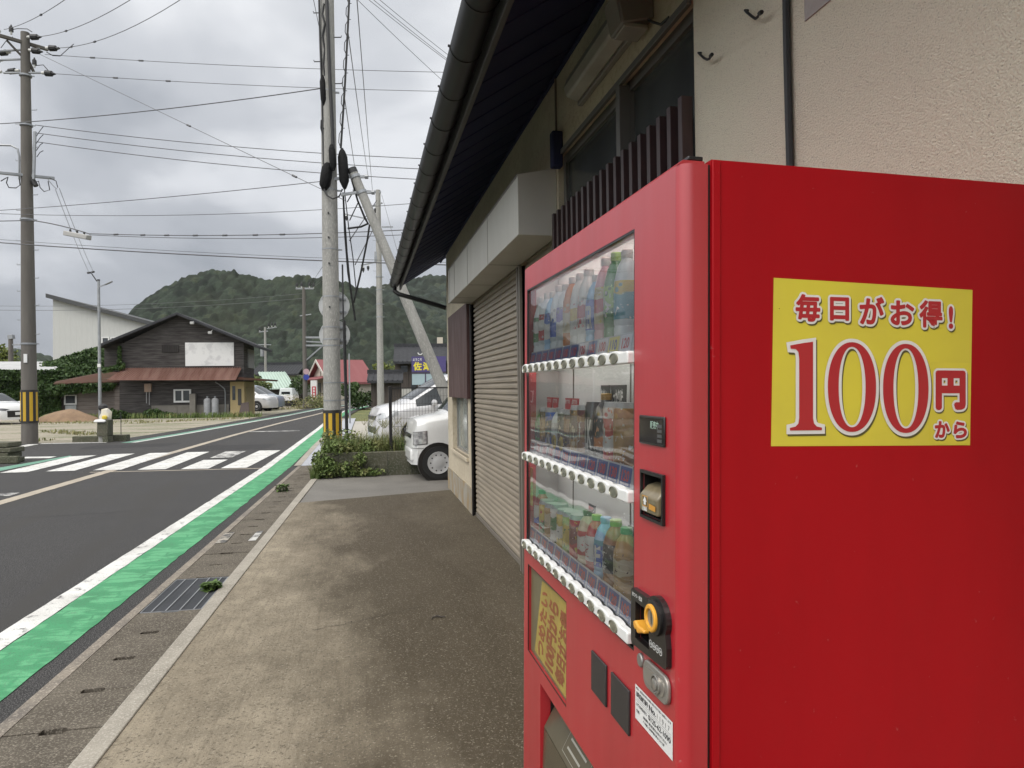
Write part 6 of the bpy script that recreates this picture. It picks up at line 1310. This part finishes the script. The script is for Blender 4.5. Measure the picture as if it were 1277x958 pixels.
# kei van by the shop corner
kei = [(1.68, .60, .50, .62, .58), (1.665, .82, .74, .69, .64), (1.63, .93, .86, .715, .68), (1.36, 1.00, .93, .735, .69), (1.10, 1.06, .97, .735, .67), (.50, 1.76, 1.02, .735, .60), (.26, 1.86, 1.03, .735, .60), (-1.4, 1.90, 1.05, .735, .60), (-1.62, 1.84, 1.04, .73, .60), (-1.69, 1.1, .9, .72, .62), (-1.7, .6, .5, .7, .62)]
hd = R(180+3); loc = Vector((2.40, 12.02, 0))
o, sec = car('kei_van', 'small white van with steel wheels poking out from behind the shop corner', 'van', loc, hd, kei, 1.475, .24, (1.28, -1.2), .275, paintW, [(-1.55, -.62), (-.55, .20), (.27, .88)], [(.46, 1.08, 'windscreen'), (-1.66, -1.6, 'rear_window')], (.85, 1.02), rimdisc=True)
patch(o, sec, 'headlight_rim', 1.662, 1.445, .556, .765, flat('lamp_rim', (.16, .16, .16)), .006, slant=.02); patch(o, sec, 'headlight', 1.652, 1.457, .566, .755, mat('bright_lamp', (.62, .62, .62), .08, .4, c2=(.25, .25, .26), scale=16), .012, slant=.02)
patch(o, sec, 'bumper_seam', 1.675, 1.5, .505, .515, flat('seam_dark', (.12, .12, .12)), .006)
m = MB(); m.box(1.55, 1.70, -.56, .56, .28, .50); m.build('bumper', paintW, o, bevel=.05, seg=3)
m = MB(); m.box(1.60, 1.674, -.38, .38, .64, .72); m.build('grille', M['black'], o, bevel=.01)
m = MB(); m.box(.30, .315, -.744, -.738, .45, 1.0); m.box(.30, .315, .738, .744, .45, 1.0); m.build('door_seam', flat('seam_grey', (.2, .2, .2)), o)
# white hatchback at the far left
hatch = [(2.08, .66, .55, .62, .55), (2.02, .84, .66, .78, .66), (1.75, .96, .82, .85, .74), (1.0, 1.06, .92, .86, .74), (.85, 1.10, .94, .86, .72), (.0, 1.48, .98, .86, .60), (-.5, 1.52, .99, .86, .59), (-1.5, 1.44, 1.02, .85, .57), (-2.0, 1.08, .98, .80, .6), (-2.1, .7, .6, .75, .6)]
hd = R(-yaw*180/math.pi-24); nose_ = D(23, 487, 34); loc = Vector((nose_.x, nose_.y, 0))-Vector((math.cos(hd), math.sin(hd), 0))*2.08
o, sec = car('white_hatchback', 'white hatchback with black grille at the left edge before the ivy wall', 'car', loc, hd, hatch, 1.72, .22, (1.28, -1.27), .32, paintW, [(-1.4, -.45), (-.38, .55)], [(.02, .88, 'windscreen'), (-2.0, -1.5, 'rear_window')], (.6, 1.0))
patch(o, sec, 'headlight', 2.06, 1.65, .66, .76, flat('dark_lamp', (.10, .10, .11), .1), slant=.08); m = MB(); m.box(1.95, 2.10, -.52, .52, .34, .66); m.build('grille', M['black'], o, bevel=.03); m = MB(); m.box(2.095, 2.11, -.165, .165, .44, .58); m.build('number_plate', M['white'], o)
# vans beside the wooden house
hd = R(-yaw*180/math.pi-8); nose_ = D(342.5, 487, 50)
loc = Vector((nose_.x, nose_.y, 0))-Vector((math.cos(hd), math.sin(hd), 0))*2.33
o, sec = car('silver_minivan', 'pale silver minivan parked beside the yellow corner of the wooden house', 'minivan', loc, hd, minivan, 1.73, .22, (1.42, -1.43), .335, paintS, [(-2.05, -1.0), (-.92, .12), (.18, 1.30)], [(.56, 1.48, 'windscreen'), (-2.3, -2.12, 'rear_window')], (.82, 1.12)); patch(o, sec, 'headlight', 2.30, 1.86, .72, .86, lampg, slant=.10)
nose_ = D(350.5, 487, 53); loc = Vector((nose_.x, nose_.y, 0))-Vector((math.cos(hd), math.sin(hd), 0))*2.33
o, sec = car('blue_minivan', 'blue grey minivan parked behind the pale silver minivan', 'minivan', loc, hd, minivan, 1.73, .22, (1.42, -1.43), .335, paintB, [(-2.05, -1.0), (-.92, .12), (.18, 1.30)], [(.56, 1.48, 'windscreen'), (-2.3, -2.12, 'rear_window')], (.82, 1.12)); patch(o, sec, 'headlight', 2.30, 1.86, .72, .86, lampg, slant=.10)
# white kei truck under a cover (rear towards us) and dark SUV
kb = D(356, 487, 60); o = empty('kei_truck', (kb.x, kb.y, 0), -yaw); tag(o, 'small white box truck seen from behind before the green roofed shed', 'truck')
m = MB(); m.box(-.62, .62, 0, 1.7, .55, 1.0); m.build('load_bed', paintW, o, bevel=.03); m = MB(); m.hexa([(-.60, .05, 1.0), (.60, .05, 1.0), (.60, 1.7, 1.0), (-.60, 1.7, 1.0), (-.50, .12, 1.62), (.50, .12, 1.62), (.50, 1.6, 1.62), (-.50, 1.6, 1.62)]); m.build('canopy', flat('pale_cover', (.62, .66, .66)), o, bevel=.05)
m = MB(); m.box(-.36, .36, .045, .06, 1.1, 1.3); m.build('rear_window', cglass, o)
for sg in (1, -1): m = MB(); m.cyl((sg*.4, .4, .27), (sg*.58, .4, .27), .27, .27, 16); m.build('wheel', tyre, o)
suv = [(2.1, .80, .66, .72, .6), (2.0, 1.0, .8, .84, .7), (1.1, 1.12, .98, .87, .75), (.95, 1.15, 1.0, .87, .73), (.3, 1.66, 1.04, .87, .64), (-.4, 1.72, 1.05, .87, .64), (-1.6, 1.66, 1.06, .86, .62), (-2.05, 1.2, 1.0, .84, .66), (-2.1, .8, .7, .8, .6)]
hd = R(180-yaw*180/math.pi+8); c0 = D(486, 487, 60); o, sec = car('dark_suv', 'dark grey sport utility car parked before the tiled house, beyond the slim pole', 'car', Vector((c0.x, c0.y, 0)), hd, suv, 1.75, .25, (1.3, -1.3), .36, paintK, [(-1.95, -1.0), (-.9, .0), (.06, .72)], [(.28, .98, 'windscreen')], (.6, 1.1))
# ------------------------------------------------------------------ houses beyond
Gs = Fr('green_roof_shed', 348, 64, 12, 'open shed with pale green sheet roof past the parked minivans', 'shed')
Gs.new(); Gs.rect(331, 367, 484, 506, 0, 3.2); Gs.done('wall', boards('dark_shed_board', (.035, .032, .03), (.05, .045, .04)))
mb = MB(); p = [Gs.at(331, 484.5, -.6), Gs.at(370, 484.5, -.6), Gs.at(356, 464, 1.9), Gs.at(322, 464, 1.9)]; mb.hexa([(p[0][0], -.6, p[0][1]-.08), (p[1][0], -.6, p[1][1]-.08), (p[2][0], 1.9, p[2][1]-.08), (p[3][0], 1.9, p[3][1]-.08), (p[0][0], -.6, p[0][1]), (p[1][0], -.6, p[1][1]), (p[2][0], 1.9, p[2][1]), (p[3][0], 1.9, p[3][1])]); rf_ = mb.build('roof', mat('pale_green_sheet', (.40, .50, .43), .5, c2=(.34, .43, .37), scale=1), Gs.root)
mb = MB()
for i in range(10): u = (i+.5)/10; mb.bar((p[0][0]+(p[1][0]-p[0][0])*u, -.6, p[0][1]+.02), (p[3][0]+(p[2][0]-p[3][0])*u, 1.9, p[3][1]+.02), .06, .05)
mb.build('roof_batten', flat('green_batten', (.30, .38, .33)), rf_)
def tiled(name, label, px, d, yw, x0, x1, yr, ye, yb, depth, wallm, over=.6, roofm=None, rx0=None, rx1=None):
    T = Fr(name, px, d, yw, label, 'house'); a = T.at(x0, yb); b = T.at(x1, ye)
    T.new(); T.mb.box(a[0], b[0], 0, depth, 0, b[1]); T.done('wall', wallm)
    e0 = T.at(rx0 or x0-2, ye, -over); e1 = T.at(rx1 or x1+2, ye, -over); r_ = T.at(x0, yr, depth/2)[1]; x_0, x_1 = e0[0], e1[0]; mb = MB()
    mb.prism([(-over, e0[1]), (depth/2, r_), (depth+over, e0[1]), (depth+over, e0[1]-.18), (depth/2, r_-.18), (-over, e0[1]-.18)], x_0, x_1, lambda u, v, w: (w, u, v)); rf = mb.build('roof', roofm or M['rooftile'], T.root)
    mb = MB(); nb_ = max(6, int((x_1-x_0)/.32))
    for i in range(nb_+1): u = x_0+(x_1-x_0)*i/nb_; mb.bar((u, -over, e0[1]+.02), (u, depth/2, r_+.02), .07, .06)
    mb.build('tile_rows', roofm or M['rooftile'], rf); mb = MB(); mb.bar((x_0-.1, depth/2, r_+.1), (x_1+.1, depth/2, r_+.1), .28, .3); mb.build('ridge', roofm or M['rooftile'], rf)
    return T
dwall = boards('brown_house_wall', (.055, .045, .04), (.09, .075, .065), .6, True); gwall = mat('grey_house_wall', (.30, .29, .27), .8)
tiled('tiled_house', 'low grey tiled house roof behind the green roofed shed', 344, 84, 8, 312, 369, 455, 467, 500, 8, gwall)
tiled('tiled_house', 'small tiled house with bluish wall left of the far blue sign', 372, 92, 8, 362, 384, 470, 478, 500, 6, mat('blue_grey_wall', (.13, .15, .20), .8))
redroof = mat('faded_red_sheet_roof', (.215, .085, .087), .85, c2=(.20, .075, .078), scale=1, stretch=(2, .4, .4), spec=.15); creamw = mat('cream_house_wall', (.50, .45, .38), .85, c2=(.45, .40, .34), scale=1)
Rd = Fr('red_roof_house', 414, 66, -20, 'cream walled house with faded red roof and gable towards the road, behind the concrete pole', 'house')
e = Rd.at(418, 473.5)[1]; r_ = Rd.at(401, 448.5, 3.4)[1]; L_ = Rd.at(463, 473)[0]; Dp = 6.8
mb = MB(); mb.prism([(0, 0), (Dp, 0), (Dp, e), (Dp/2, r_-.15), (0, e)], 0, L_, lambda u, v, w: (w, u, v)); mb.build('wall', creamw, Rd.root)
mb = MB(); mb.prism([(-.5, e-.25), (Dp/2, r_), (Dp+.5, e-.25), (Dp+.5, e-.45), (Dp/2, r_-.2), (-.5, e-.45)], -.45, L_+.4, lambda u, v, w: (w, u, v)); rf = mb.build('roof', redroof, Rd.root)
mb = MB(); mb.prism([(-.52, e-.25), (Dp/2, r_+.02), (Dp+.52, e-.25), (Dp+.52, e-.5), (Dp/2, r_-.25), (-.52, e-.5)], -.52, -.455, lambda u, v, w: (w, u, v)); mb.build('barge_board', flat('pale_barge_board', (.5, .47, .42)), rf)
mb = MB(); mb.box(-.06, -.003, 1.0, 2.6, .1, 2.1); mb.box(-.06, -.003, 3.4, 4.2, .3, 2.1); mb.build('entrance', flat('dark_entrance', (.06, .06, .055)), Rd.root)
mb = MB(); mb.hexa([(-1.3, .4, 2.35), (0, .4, 2.65), (0, 6.4, 2.65), (-1.3, 6.4, 2.35), (-1.3, .4, 2.43), (0, .4, 2.75), (0, 6.4, 2.75), (-1.3, 6.4, 2.43)]); mb.build('porch_roof', redroof, Rd.root)
mb = MB(); mb.box(-.02, -.003, 3.35, 3.5, 2.76, r_-.6); mb.build('trim_strip', dwall, Rd.root)
Bt = tiled('tiled_house', 'black tiled two storey house with dark timber front behind the welcome sign', 500, 56, 4, 493, 560, 432.5, 451, 500, 7, dwall, .7)
Bt.new(); Bt.rect(513, 519, 478, 491, -.05, -.003); Bt.rect(526, 536, 455, 466, -.05, -.003); Bt.rect(500, 508, 456, 464, -.05, -.003); Bt.done('window', glass); Bt.new(); Bt.rect(495, 560, 484, 496, -.04, -.0035); Bt.done('white_dado', mat('white_plaster', (.5, .49, .46), .8))
tiled('tiled_gatehouse', 'low black tiled gatehouse with dark timber front, left of the two storey tiled house', 478, 51, 4, 463, 500, 465.5, 475, 502, 2.4, dwall, .5, rx0=458, rx1=502)
rs = Fr('red_gable_house', 545, 70, 4, 'sliver of a red roof with white post just left of the shop wall', 'house'); rs.new(); rs.poly([(530, 448), (547, 428), (562, 448)], 0, 5); rs.done('roof', mat('bright_red_roof', (.40, .045, .04), .5)); rs.new(); rs.rect(546, 552, 421, 500, -.3, -.05); rs.rect(534, 560, 448.5, 500, .1, 4.9); rs.done('wall', creamw)
# welcome sign
Ws = Fr('welcome_sign', 530, 40, 6, 'purple welcome sign with yellow lettering over a pale blue board, before the tiled house', 'sign')
Ws.new(); Ws.rect(513.5, 556, 444.5, 464, -.06, .02); pn = Ws.done('panel', flat('purple_panel', (.065, .05, .17), .45))
Ws.new(); Ws.rect(514, 556, 466, 480, -.05, .0); Ws.done('lower_board', mat('pale_blue_board', (.33, .42, .46), .5, c2=(.29, .38, .42), scale=1.5)); Ws.new(); Ws.rect(513.2, 556, 464.2, 465.8, -.08, .02); Ws.rect(530, 531.3, 466, 480, -.07, -.051); Ws.done('rail', flat('purple_rail', (.07, .05, .10)))
m = MB(); p0 = Ws.at(516, 461.8); p1 = Ws.at(525.5, 451.8); q0 = Ws.at(527.8, 461.8); q1 = Ws.at(537.3, 451.8)
f_ = lambda u, v: (u, -.0665, v)
for s_, (a, b) in (('佐', (p0, p1)), ('津', (q0, q1))):
    for k in range(6): an = k*math.pi/3; text_rect(m, s_, a[0], a[1], b[0], b[1], lambda u, v, k=k: (u, -.0665-k*.0004, v), .01, .014*math.cos(an), .014*math.sin(an))
m.build('lettering', flat('sign_letter_yellow', (.70, .60, .05)), pn)
m = MB(); a = Ws.at(515, 450); b = Ws.at(524, 447); text_rect(m, 'ようこそ', a[0], a[1], Ws.at(526, 450)[0], b[1], f_, .03); a = Ws.at(528, 450.3); b = Ws.at(532, 446.5); text_rect(m, 'て', a[0], a[1], b[0], b[1], f_, .02) if False else None; m.build('lettering', M['white'], pn)
Ws.new(); Ws.rect(522, 523, 480, 515, -.03, .0); Ws.rect(545, 546, 480, 515, -.03, 0); Ws.done('post', M['galv'])
m = MB(); c = Vector((Ws.at(524, 440.5)[0], -.02, Ws.at(524, 440.5)[1])); m.tube([(c.x+.12*math.cos(R(a)), c.y, c.z+.08*math.sin(R(a))) for a in range(-200, 30, 20)], .025, 5); m.build('crest', M['white'], pn)
# upright red and white board by the red roofed house
Bn = Fr('banner_board', 391, 62, 5, 'upright red board with white border before the red roofed house', 'sign'); Bn.new(); Bn.rect(387.5, 394.8, 474.5, 499, 0, .5); bo = Bn.done('case', M['white']); Bn.new(); Bn.rect(389.3, 394, 482, 497, -.03, -.002); Bn.done('red_panel', flat('banner_red', (.45, .03, .05))); Bn.new()
for k in range(4): a = Bn.at(390.6, 496-k*3.4); b = Bn.at(392.6, 493.5-k*3.4); Bn.mb.box(a[0], b[0], -.036, -.031, a[1], b[1])
Bn.done('white_mark', M['white'])
# bushes and trees beyond
def bush(name, label, px, d, h, r, m_, n=700, size=.25, cat='bush', z0=0.0, trunk=False, sq=1.0):
    b = D(px, 487, d); o = empty(name, (b.x, b.y, z0)); tag(o, label, cat); mb = MB(); pts = []
    cl2 = [(random.gauss(0, r*.45), random.gauss(0, r*.45), random.uniform(.35, .85)*h, random.uniform(.3, .55)*r) for _ in range(9)]
    for _ in range(n):
        c = random.choice(cl2); v = Vector((random.gauss(0, 1), random.gauss(0, 1), random.gauss(0, 1))).normalized()*random.uniform(.5, 1)*c[3]; pts.append((c[0]+v.x, c[1]+v.y, max(.02, c[2]+v.z*sq)))
    mb.leaves(pts, size); mb.build('crown', m_, o); mb = MB(); mb.cyl((0, 0, -.05), (0, 0, h*.6), max(.04, h*.03), h*.015, 7)
    for c in cl2[:5]: mb.cyl((0, 0, h*.3), (c[0]*.8, c[1]*.8, c[2]), h*.014, .01, 5)
    mb.build('trunk', M['bark'], o); return o
bush('bush', 'round green bush before the cream wall right of the concrete pole', 436, 50, 2.0, .9, M['tree'], 900, .2); bush('bush', 'low broad bush under the cream wall', 452, 52, 1.2, 1.4, M['tree'], 800, .2)
bush('tree', 'bright green tree between red roof and tiled house', 483, 72, 4.4, 1.7, M['yellowtree'], 1100, .3, 'tree'); bush('tree', 'yellowish tree at the left edge above the pale store roof', 2, 70, 7.4, 2.2, M['yellowtree'], 2200, .36, 'tree')
bush('bush', 'dark bush right of the green roofed shed, below the blue sign', 372, 62, 2.6, 1.2, M['tree'], 900, .22); bush('bush', 'leafy bush beside the parked minivans under the porch roof', 321, 58, 2.8, 1.0, M['weed'], 800, .22)
bush('bush', 'yellow green weeds around the foot of the far pole', 385, 55, .7, 1.6, M['dry'], 800, .14); bush('bush', 'tall weeds between the green roofed shed and the far pole', 396, 57, .8, 1.1, M['weed'], 600, .14)
W2 = Fr('low_wall', 405, 60, 8, 'low dark wall in front of the red roofed house entrance', 'wall'); W2.new(); W2.rect(394, 414, 498.5, 506, 0, .2); W2.done('blocks', mat('low_wall_brown', (.10, .09, .075), .9))
# ------------------------------------------------------------------ wooded hills
def hill(name, sil, d0, dk, seed, cell, amp, step, tint):
    rng = np.random.RandomState(seed)
    P = [D(px, py, dk) for px, py in sil]; U = [(p-EYE).dot(_r0) for p in P]; Hh = [p.z for p in P]
    u = np.arange(U[0], U[-1], step); w_ = np.arange(d0, dk+60, step*1.15)
    uu, ww = np.meshgrid(u, w_); hr = np.interp(uu, U, Hh)
    f = np.clip((ww-d0)/(dk-d0), 0, 1); shape = f**1.25; back = np.clip((ww-dk)/200, 0, 1); z = hr*shape*(1-back)
    # gullies
    def vn(x, y, s):
        x = x/s; y = y/s; xi = np.floor(x).astype(int); yi = np.floor(y).astype(int); fx_ = x-xi; fy_ = y-yi; fx_ = fx_*fx_*(3-2*fx_); fy_ = fy_*fy_*(3-2*fy_)
        g = rng_tab[(xi % 256), (yi % 256)]; g1 = rng_tab[((xi+1) % 256), (yi % 256)]; g2 = rng_tab[(xi % 256), ((yi+1) % 256)]; g3 = rng_tab[((xi+1) % 256), ((yi+1) % 256)]
        return (g*(1-fx_)+g1*fx_)*(1-fy_)+(g2*(1-fx_)+g3*fx_)*fy_
    rng_tab = rng.rand(256, 256)
    edge = np.minimum(1, f*4)*(1-f**6); z = z+(vn(uu, ww, 38)-.6)*20*edge*np.minimum(1, z/20)+(vn(uu+500, ww, 16)-.5)*7*edge*np.minimum(1, z/20)
    # tree crowns: one jittered crown per cell
    best = np.zeros_like(uu); tone = np.zeros_like(uu)
    ci = np.floor(uu/cell).astype(int); cj = np.floor(ww/cell).astype(int); jx = rng.rand(256, 256); jy = rng.rand(256, 256); jr = rng.rand(256, 256); jt = rng.rand(256, 256)
    for di in (-1, 0, 1):
        for dj in (-1, 0, 1):
            a, b = ci+di, cj+dj; px_ = (a+.15+.7*jx[a % 256, b % 256])*cell; py_ = (b+.15+.7*jy[a % 256, b % 256])*cell; rr = cell*(.55+.4*jr[a % 256, b % 256])
            q = 1-((uu-px_)**2+(ww-py_)**2)/rr**2; hh = np.where(q > 0, np.sqrt(np.maximum(q, 0)), 0)*amp*(.55+.9*jr[b % 256, a % 256]); k = hh > best; best = np.where(k, hh, best); tone = np.where(k, jt[a % 256, b % 256], tone)
    z = z-amp*.6*(f > .9)+best*np.minimum(1, f*6)+rng.rand(*uu.shape)*amp*.12
    X = _r0.x*uu+_f0.x*ww; Y = _r0.y*uu+_f0.y*ww; vs = np.stack([X, Y, z], -1).reshape(-1, 3); ny, nx = uu.shape; i = np.arange(nx-1); j = np.arange(ny-1); ii, jj = np.meshgrid(i, j); a = (jj*nx+ii).ravel()
    fs = np.stack([a, a+1, a+nx+1, a+nx], -1); me = bpy.data.meshes.new(name); me.from_pydata(vs.tolist(), [], fs.tolist()); me.polygons.foreach_set('use_smooth', [True]*len(me.polygons))
    at = me.attributes.new('tree_tone', 'FLOAT', 'POINT'); at.data.foreach_set('value', tone.ravel().astype(np.float32))
    m, t = base(name+'_wood', .9, spec=.15); an = t.new('Attribute', attribute_name='tree_tone'); v = t.vec()
    col = t.ramp(an.outputs['Fac'], [(0, tuple(k*.45 for k in tint)), (.5, tint), (.85, tuple(k*1.9 for k in tint)), (1, (tint[0]*2.2, tint[1]*1.9, tint[2]*1.5))])
    col = t.mix(t.ramp(t.noise(v, .8, 3), [(.35, 0), (.65, .6)]), col, tuple(k*.55 for k in tint)); col = t.mix(t.ramp(t.noise(v, .022, 3), [(.45, 0), (.65, .5)]), col, (tint[0]*1.5, tint[1]*1.25, tint[2])); t.link(col, t.p.inputs['Base Color']); t.bump(t.noise(v, 1.6, 3), .6, 1)
    me.materials.append(m); o = bpy.data.objects.new(name, me); COL.objects.link(o); return tag(o, kind='structure')
hill('wooded_hill', [(60, 489), (110, 480), (140, 450), (158, 415), (172, 391), (188, 375), (202, 364), (222, 352), (240, 344), (256, 339), (272, 337.5), (290, 340), (304, 344), (318, 347), (332, 351), (345, 348), (360, 346), (380, 345.5), (398, 347), (412, 350), (428, 354), (442, 359), (452, 362), (470, 372), (520, 398), (600, 430), (700, 460)], 285, 400, 3, 3.4, 2.6, .9, (.023, .0315, .0215))
hill('far_hill', [(330, 440), (400, 385), (440, 366), (466, 359), (485, 354), (505, 349), (522, 346), (545, 345), (600, 352), (700, 380), (800, 430)], 330, 560, 5, 4.6, 3.2, 1.3, (.025, .034, .0255))
hill('low_hill', [(-220, 470), (-120, 448), (-40, 440), (0, 440), (20, 437), (45, 443), (70, 449), (110, 456), (200, 470), (260, 480)], 480, 700, 8, 7, 4, 2.2, (.032, .046, .032))
# ------------------------------------------------------------------ planter with mesh fence and weeds
pl = empty('planter_wall', (0, 12.1, 0)); tag(pl, 'low mossy concrete block planter at the end of the shop forecourt, overgrown with weeds', 'planter')
m = MB(); m.box(-.70, 1.6, 0, .12, -.05, .40); m.box(-.70, -.58, .1205, 1.15, -.05, .40); m.box(1.48, 1.6, .1205, 1.15, -.05, .40); m.box(-.5795, 1.4795, 1.03, 1.15, -.05, .40); m.build('block_wall', M['moss'], pl, bevel=.012)
m = MB(); m.box(-.5795, 1.4795, .1205, 1.0295, -.05, .36); m.build('soil', mat('soil', (.06, .05, .035), .95), pl)
m = MB()
for x in (-.4, 0, .4, .8, 1.2): m.box(x-.004, x+.004, -.0025, -.0005, 0, .39)
m.build('block_joint', flat('joint_dark', (.02, .02, .015)), pl)
fe = empty('mesh_fence', (0, 12.22, .40)); tag(fe, 'black welded mesh fence on the planter wall before the silver minivan', 'fence')
xp = PY(487, 520, 12.22)[0]; zt = zat(xp, 12.22, 484)-.40
m = MB(); m.box(xp-.026, xp+.026, -.026, .026, -.05, zt+.03); m.build('fence_post', M['black'], fe, bevel=.003)
m = MB(); m.box(2.3, 2.35, -.026, .026, -.45, zt+.03); m.build('fence_post', M['black'], fe)
m = MB(); x = xp+.07
while x < 2.3: m.box(x-.0022, x+.0022, -.0022, .0022, .02, zt); x += .052
for k in range(9): z = .03+k*(zt-.05)/8; m.box(xp+.027, 2.3, .0025, .0065, z-.0022, z+.0022)
m.box(xp+.027, 2.3, .007, .014, zt-.012, zt+.006)
m.build('wire_mesh', M['black'], fe)
mb = MB(); pts = []
random.seed(21)
def clump(c, rx_, ry_, rz_, n):
    for _ in range(n):
        v = Vector((random.gauss(0, 1), random.gauss(0, 1), random.gauss(0, 1))).normalized()*random.random()**.45; pts.append((c[0]+v.x*rx_, c[1]+v.y*ry_, max(.015, c[2]+v.z*rz_)))
for c, r_, n in (((-.68, 12.15, .26), (.16, .3, .22), 750), ((-.58, 12.0, .18), (.22, .16, .18), 700), ((-.42, 12.2, .48), (.25, .25, .13), 500), ((-.62, 12.4, .36), (.1, .3, .16), 450), ((-.25, 12.05, .14), (.25, .12, .14), 420), ((.1, 12.3, .48), (.5, .2, .12), 500), ((.5, 12.4, .46), (.5, .2, .10), 400), ((-.05, 12.02, .30), (.12, .08, .12), 160), ((.05, 12.03, .07), (.3, .1, .07), 260), ((-.58, 12.5, .55), (.14, .25, .24), 420), ((-.3, 12.75, .58), (.3, .25, .2), 420)): clump(c, *r_, n)
mb.leaves(pts, .05, .5); mb.blades([(random.uniform(-.66, .9), random.uniform(12.16, 13.0), .38) for _ in range(1700)], .26, .009, .7); mb.blades([(random.uniform(-.84, -.68), random.uniform(11.9, 12.25), .0) for _ in range(320)], .22, .009, .7)
tag(mb.build('weeds', M['weed']), kind='stuff')
mb = MB(); mb.blades([(random.uniform(-.2, 1.0), random.uniform(12.2, 13.0), .38) for _ in range(420)], .36, .007, .8); mb.blades([(random.uniform(-.6, 6.0), random.uniform(13.3, 15.0), -.01) for _ in range(260)], .2, .01, .8)
for _ in range(16):
    x, y = random.uniform(.0, .6), random.uniform(12.25, 12.9); h = random.uniform(.35, .6); tip = Vector((x+random.uniform(-.1, .1), y, .38+h)); mb.tube([(x, y, .38), (x, y, .38+h*.6), tip], .0022, 3)
    for q in range(9): a = q*.7; mb.tube([tip-Vector((0, 0, .1)), tip+Vector((.10*math.cos(a), .06*math.sin(a), .03))], .0022, 3)
tag(mb.build('seed_grass', M['dry']), kind='stuff')
def leafy(label, px, py, s, n=90, m_=None):
    b = G(px, py); o = empty('leafy_weed', (b.x, b.y, .0)); tag(o, label, 'plant', 'leafy weeds at the foot of the planter'); mb = MB()
    for k in range(n):
        a = random.uniform(0, 6.28); r_ = random.random()**.6*s*.5; h = random.uniform(.05, 1)*s*.8; d = Vector((math.cos(a), math.sin(a), 0)); p = d*r_+Vector((0, 0, h)); t_ = Vector((-d.y, d.x, 0)); l = random.uniform(.035, .07); e = p+d*l+Vector((0, 0, random.uniform(-.02, .02)))
        mb.add([p-t_*.0, p+d*l*.5+t_*l*.36+Vector((0, 0, .008)), e, p+d*l*.5-t_*l*.36+Vector((0, 0, .008))], [(0, 1, 2, 3)])
    mb.build('leaves', m_ or leaf2, o); mb = MB()
    for k in range(5): a = k*1.26; mb.tube([(0, 0, -.01), (.03*math.cos(a), .03*math.sin(a), s*.4), (.16*s*math.cos(a), .16*s*math.sin(a), s*.8)], .003, 4)
    mb.build('stem', M['weed'], o)
leaf2 = leafmat('broad_weed_leaf', (.10, .16, .035), (.055, .10, .022))
leafy('leafy weed at the foot of the planter, leftmost of the broad leaved ones', 449, 593, .20); leafy('broad leaved weed at the planter foot left of the small van, second from it', 474, 592, .30, 130); leafy('broad leaved weed at the planter foot, next to the white van bumper', 497, 590, .28, 120); leafy('small weed at the planter foot almost under the white van', 513, 590, .16, 50)
leafy('low weed spreading over the drain cover beside the kerb', 352, 613, .12, 120); leafy('tuft of yellow green weed growing through the steel grating', 264, 736, .065, 90)
leafy('dark leafy weed against the back of the striped guard, on the planter', 436, 560, .7, 180) if False else None
# ------------------------------------------------------------------ thin damp air
m = MB(); m.box(-1000, 1000, -350, 1000, -1.1, 170); hz = m.build('haze', bpy.data.materials.new('haze_air')); hm = hz.data.materials[0]; hm.use_nodes = True; t = NT(hm); t.n.remove(t.n['Principled BSDF']); pv = t.new('VolumePrincipled'); pv.inputs['Color'].default_value = (.80, .84, .90, 1); pv.inputs['Density'].default_value = .00008; t.link(pv.outputs[0], t.n['Material Output'].inputs['Volume']); tag(hz, kind='stuff')
# dead twig on the forecourt
b = G(545, 772); m = MB(); m.tube([(b.x-.03, b.y, .012), (b.x, b.y+.006, .018), (b.x+.025, b.y, .012), (b.x+.05, b.y-.004, .014)], [.004, .006, .005, .003], 5); m.tube([(b.x-.03, b.y, .012), (b.x-.035, b.y-.03, .012)], .003, 4); tag(m.build('twig', flat('twig_dark', (.03, .022, .016))), 'small dark twig lying on the concrete forecourt', 'twig')
# ------------------------------------------------------------------ render settings
S.render.engine = 'CYCLES'; c_ = S.cycles; c_.use_denoising = True; c_.max_bounces = 8; c_.transparent_max_bounces = 12; c_.sample_clamp_indirect = 6; c_.caustics_reflective = False; c_.caustics_refractive = False
try: c_.denoiser = 'OPENIMAGEDENOISE'; c_.denoising_input_passes = 'RGB_ALBEDO_NORMAL'; c_.denoising_prefilter = 'ACCURATE'
except Exception: pass
S.render.resolution_x, S.render.resolution_y = 1024, 768
S.view_settings.view_transform = 'Standard'; S.view_settings.look = 'None'; S.view_settings.exposure = 0.0; S.view_settings.gamma = 1.0; S.view_settings.use_curve_mapping = False
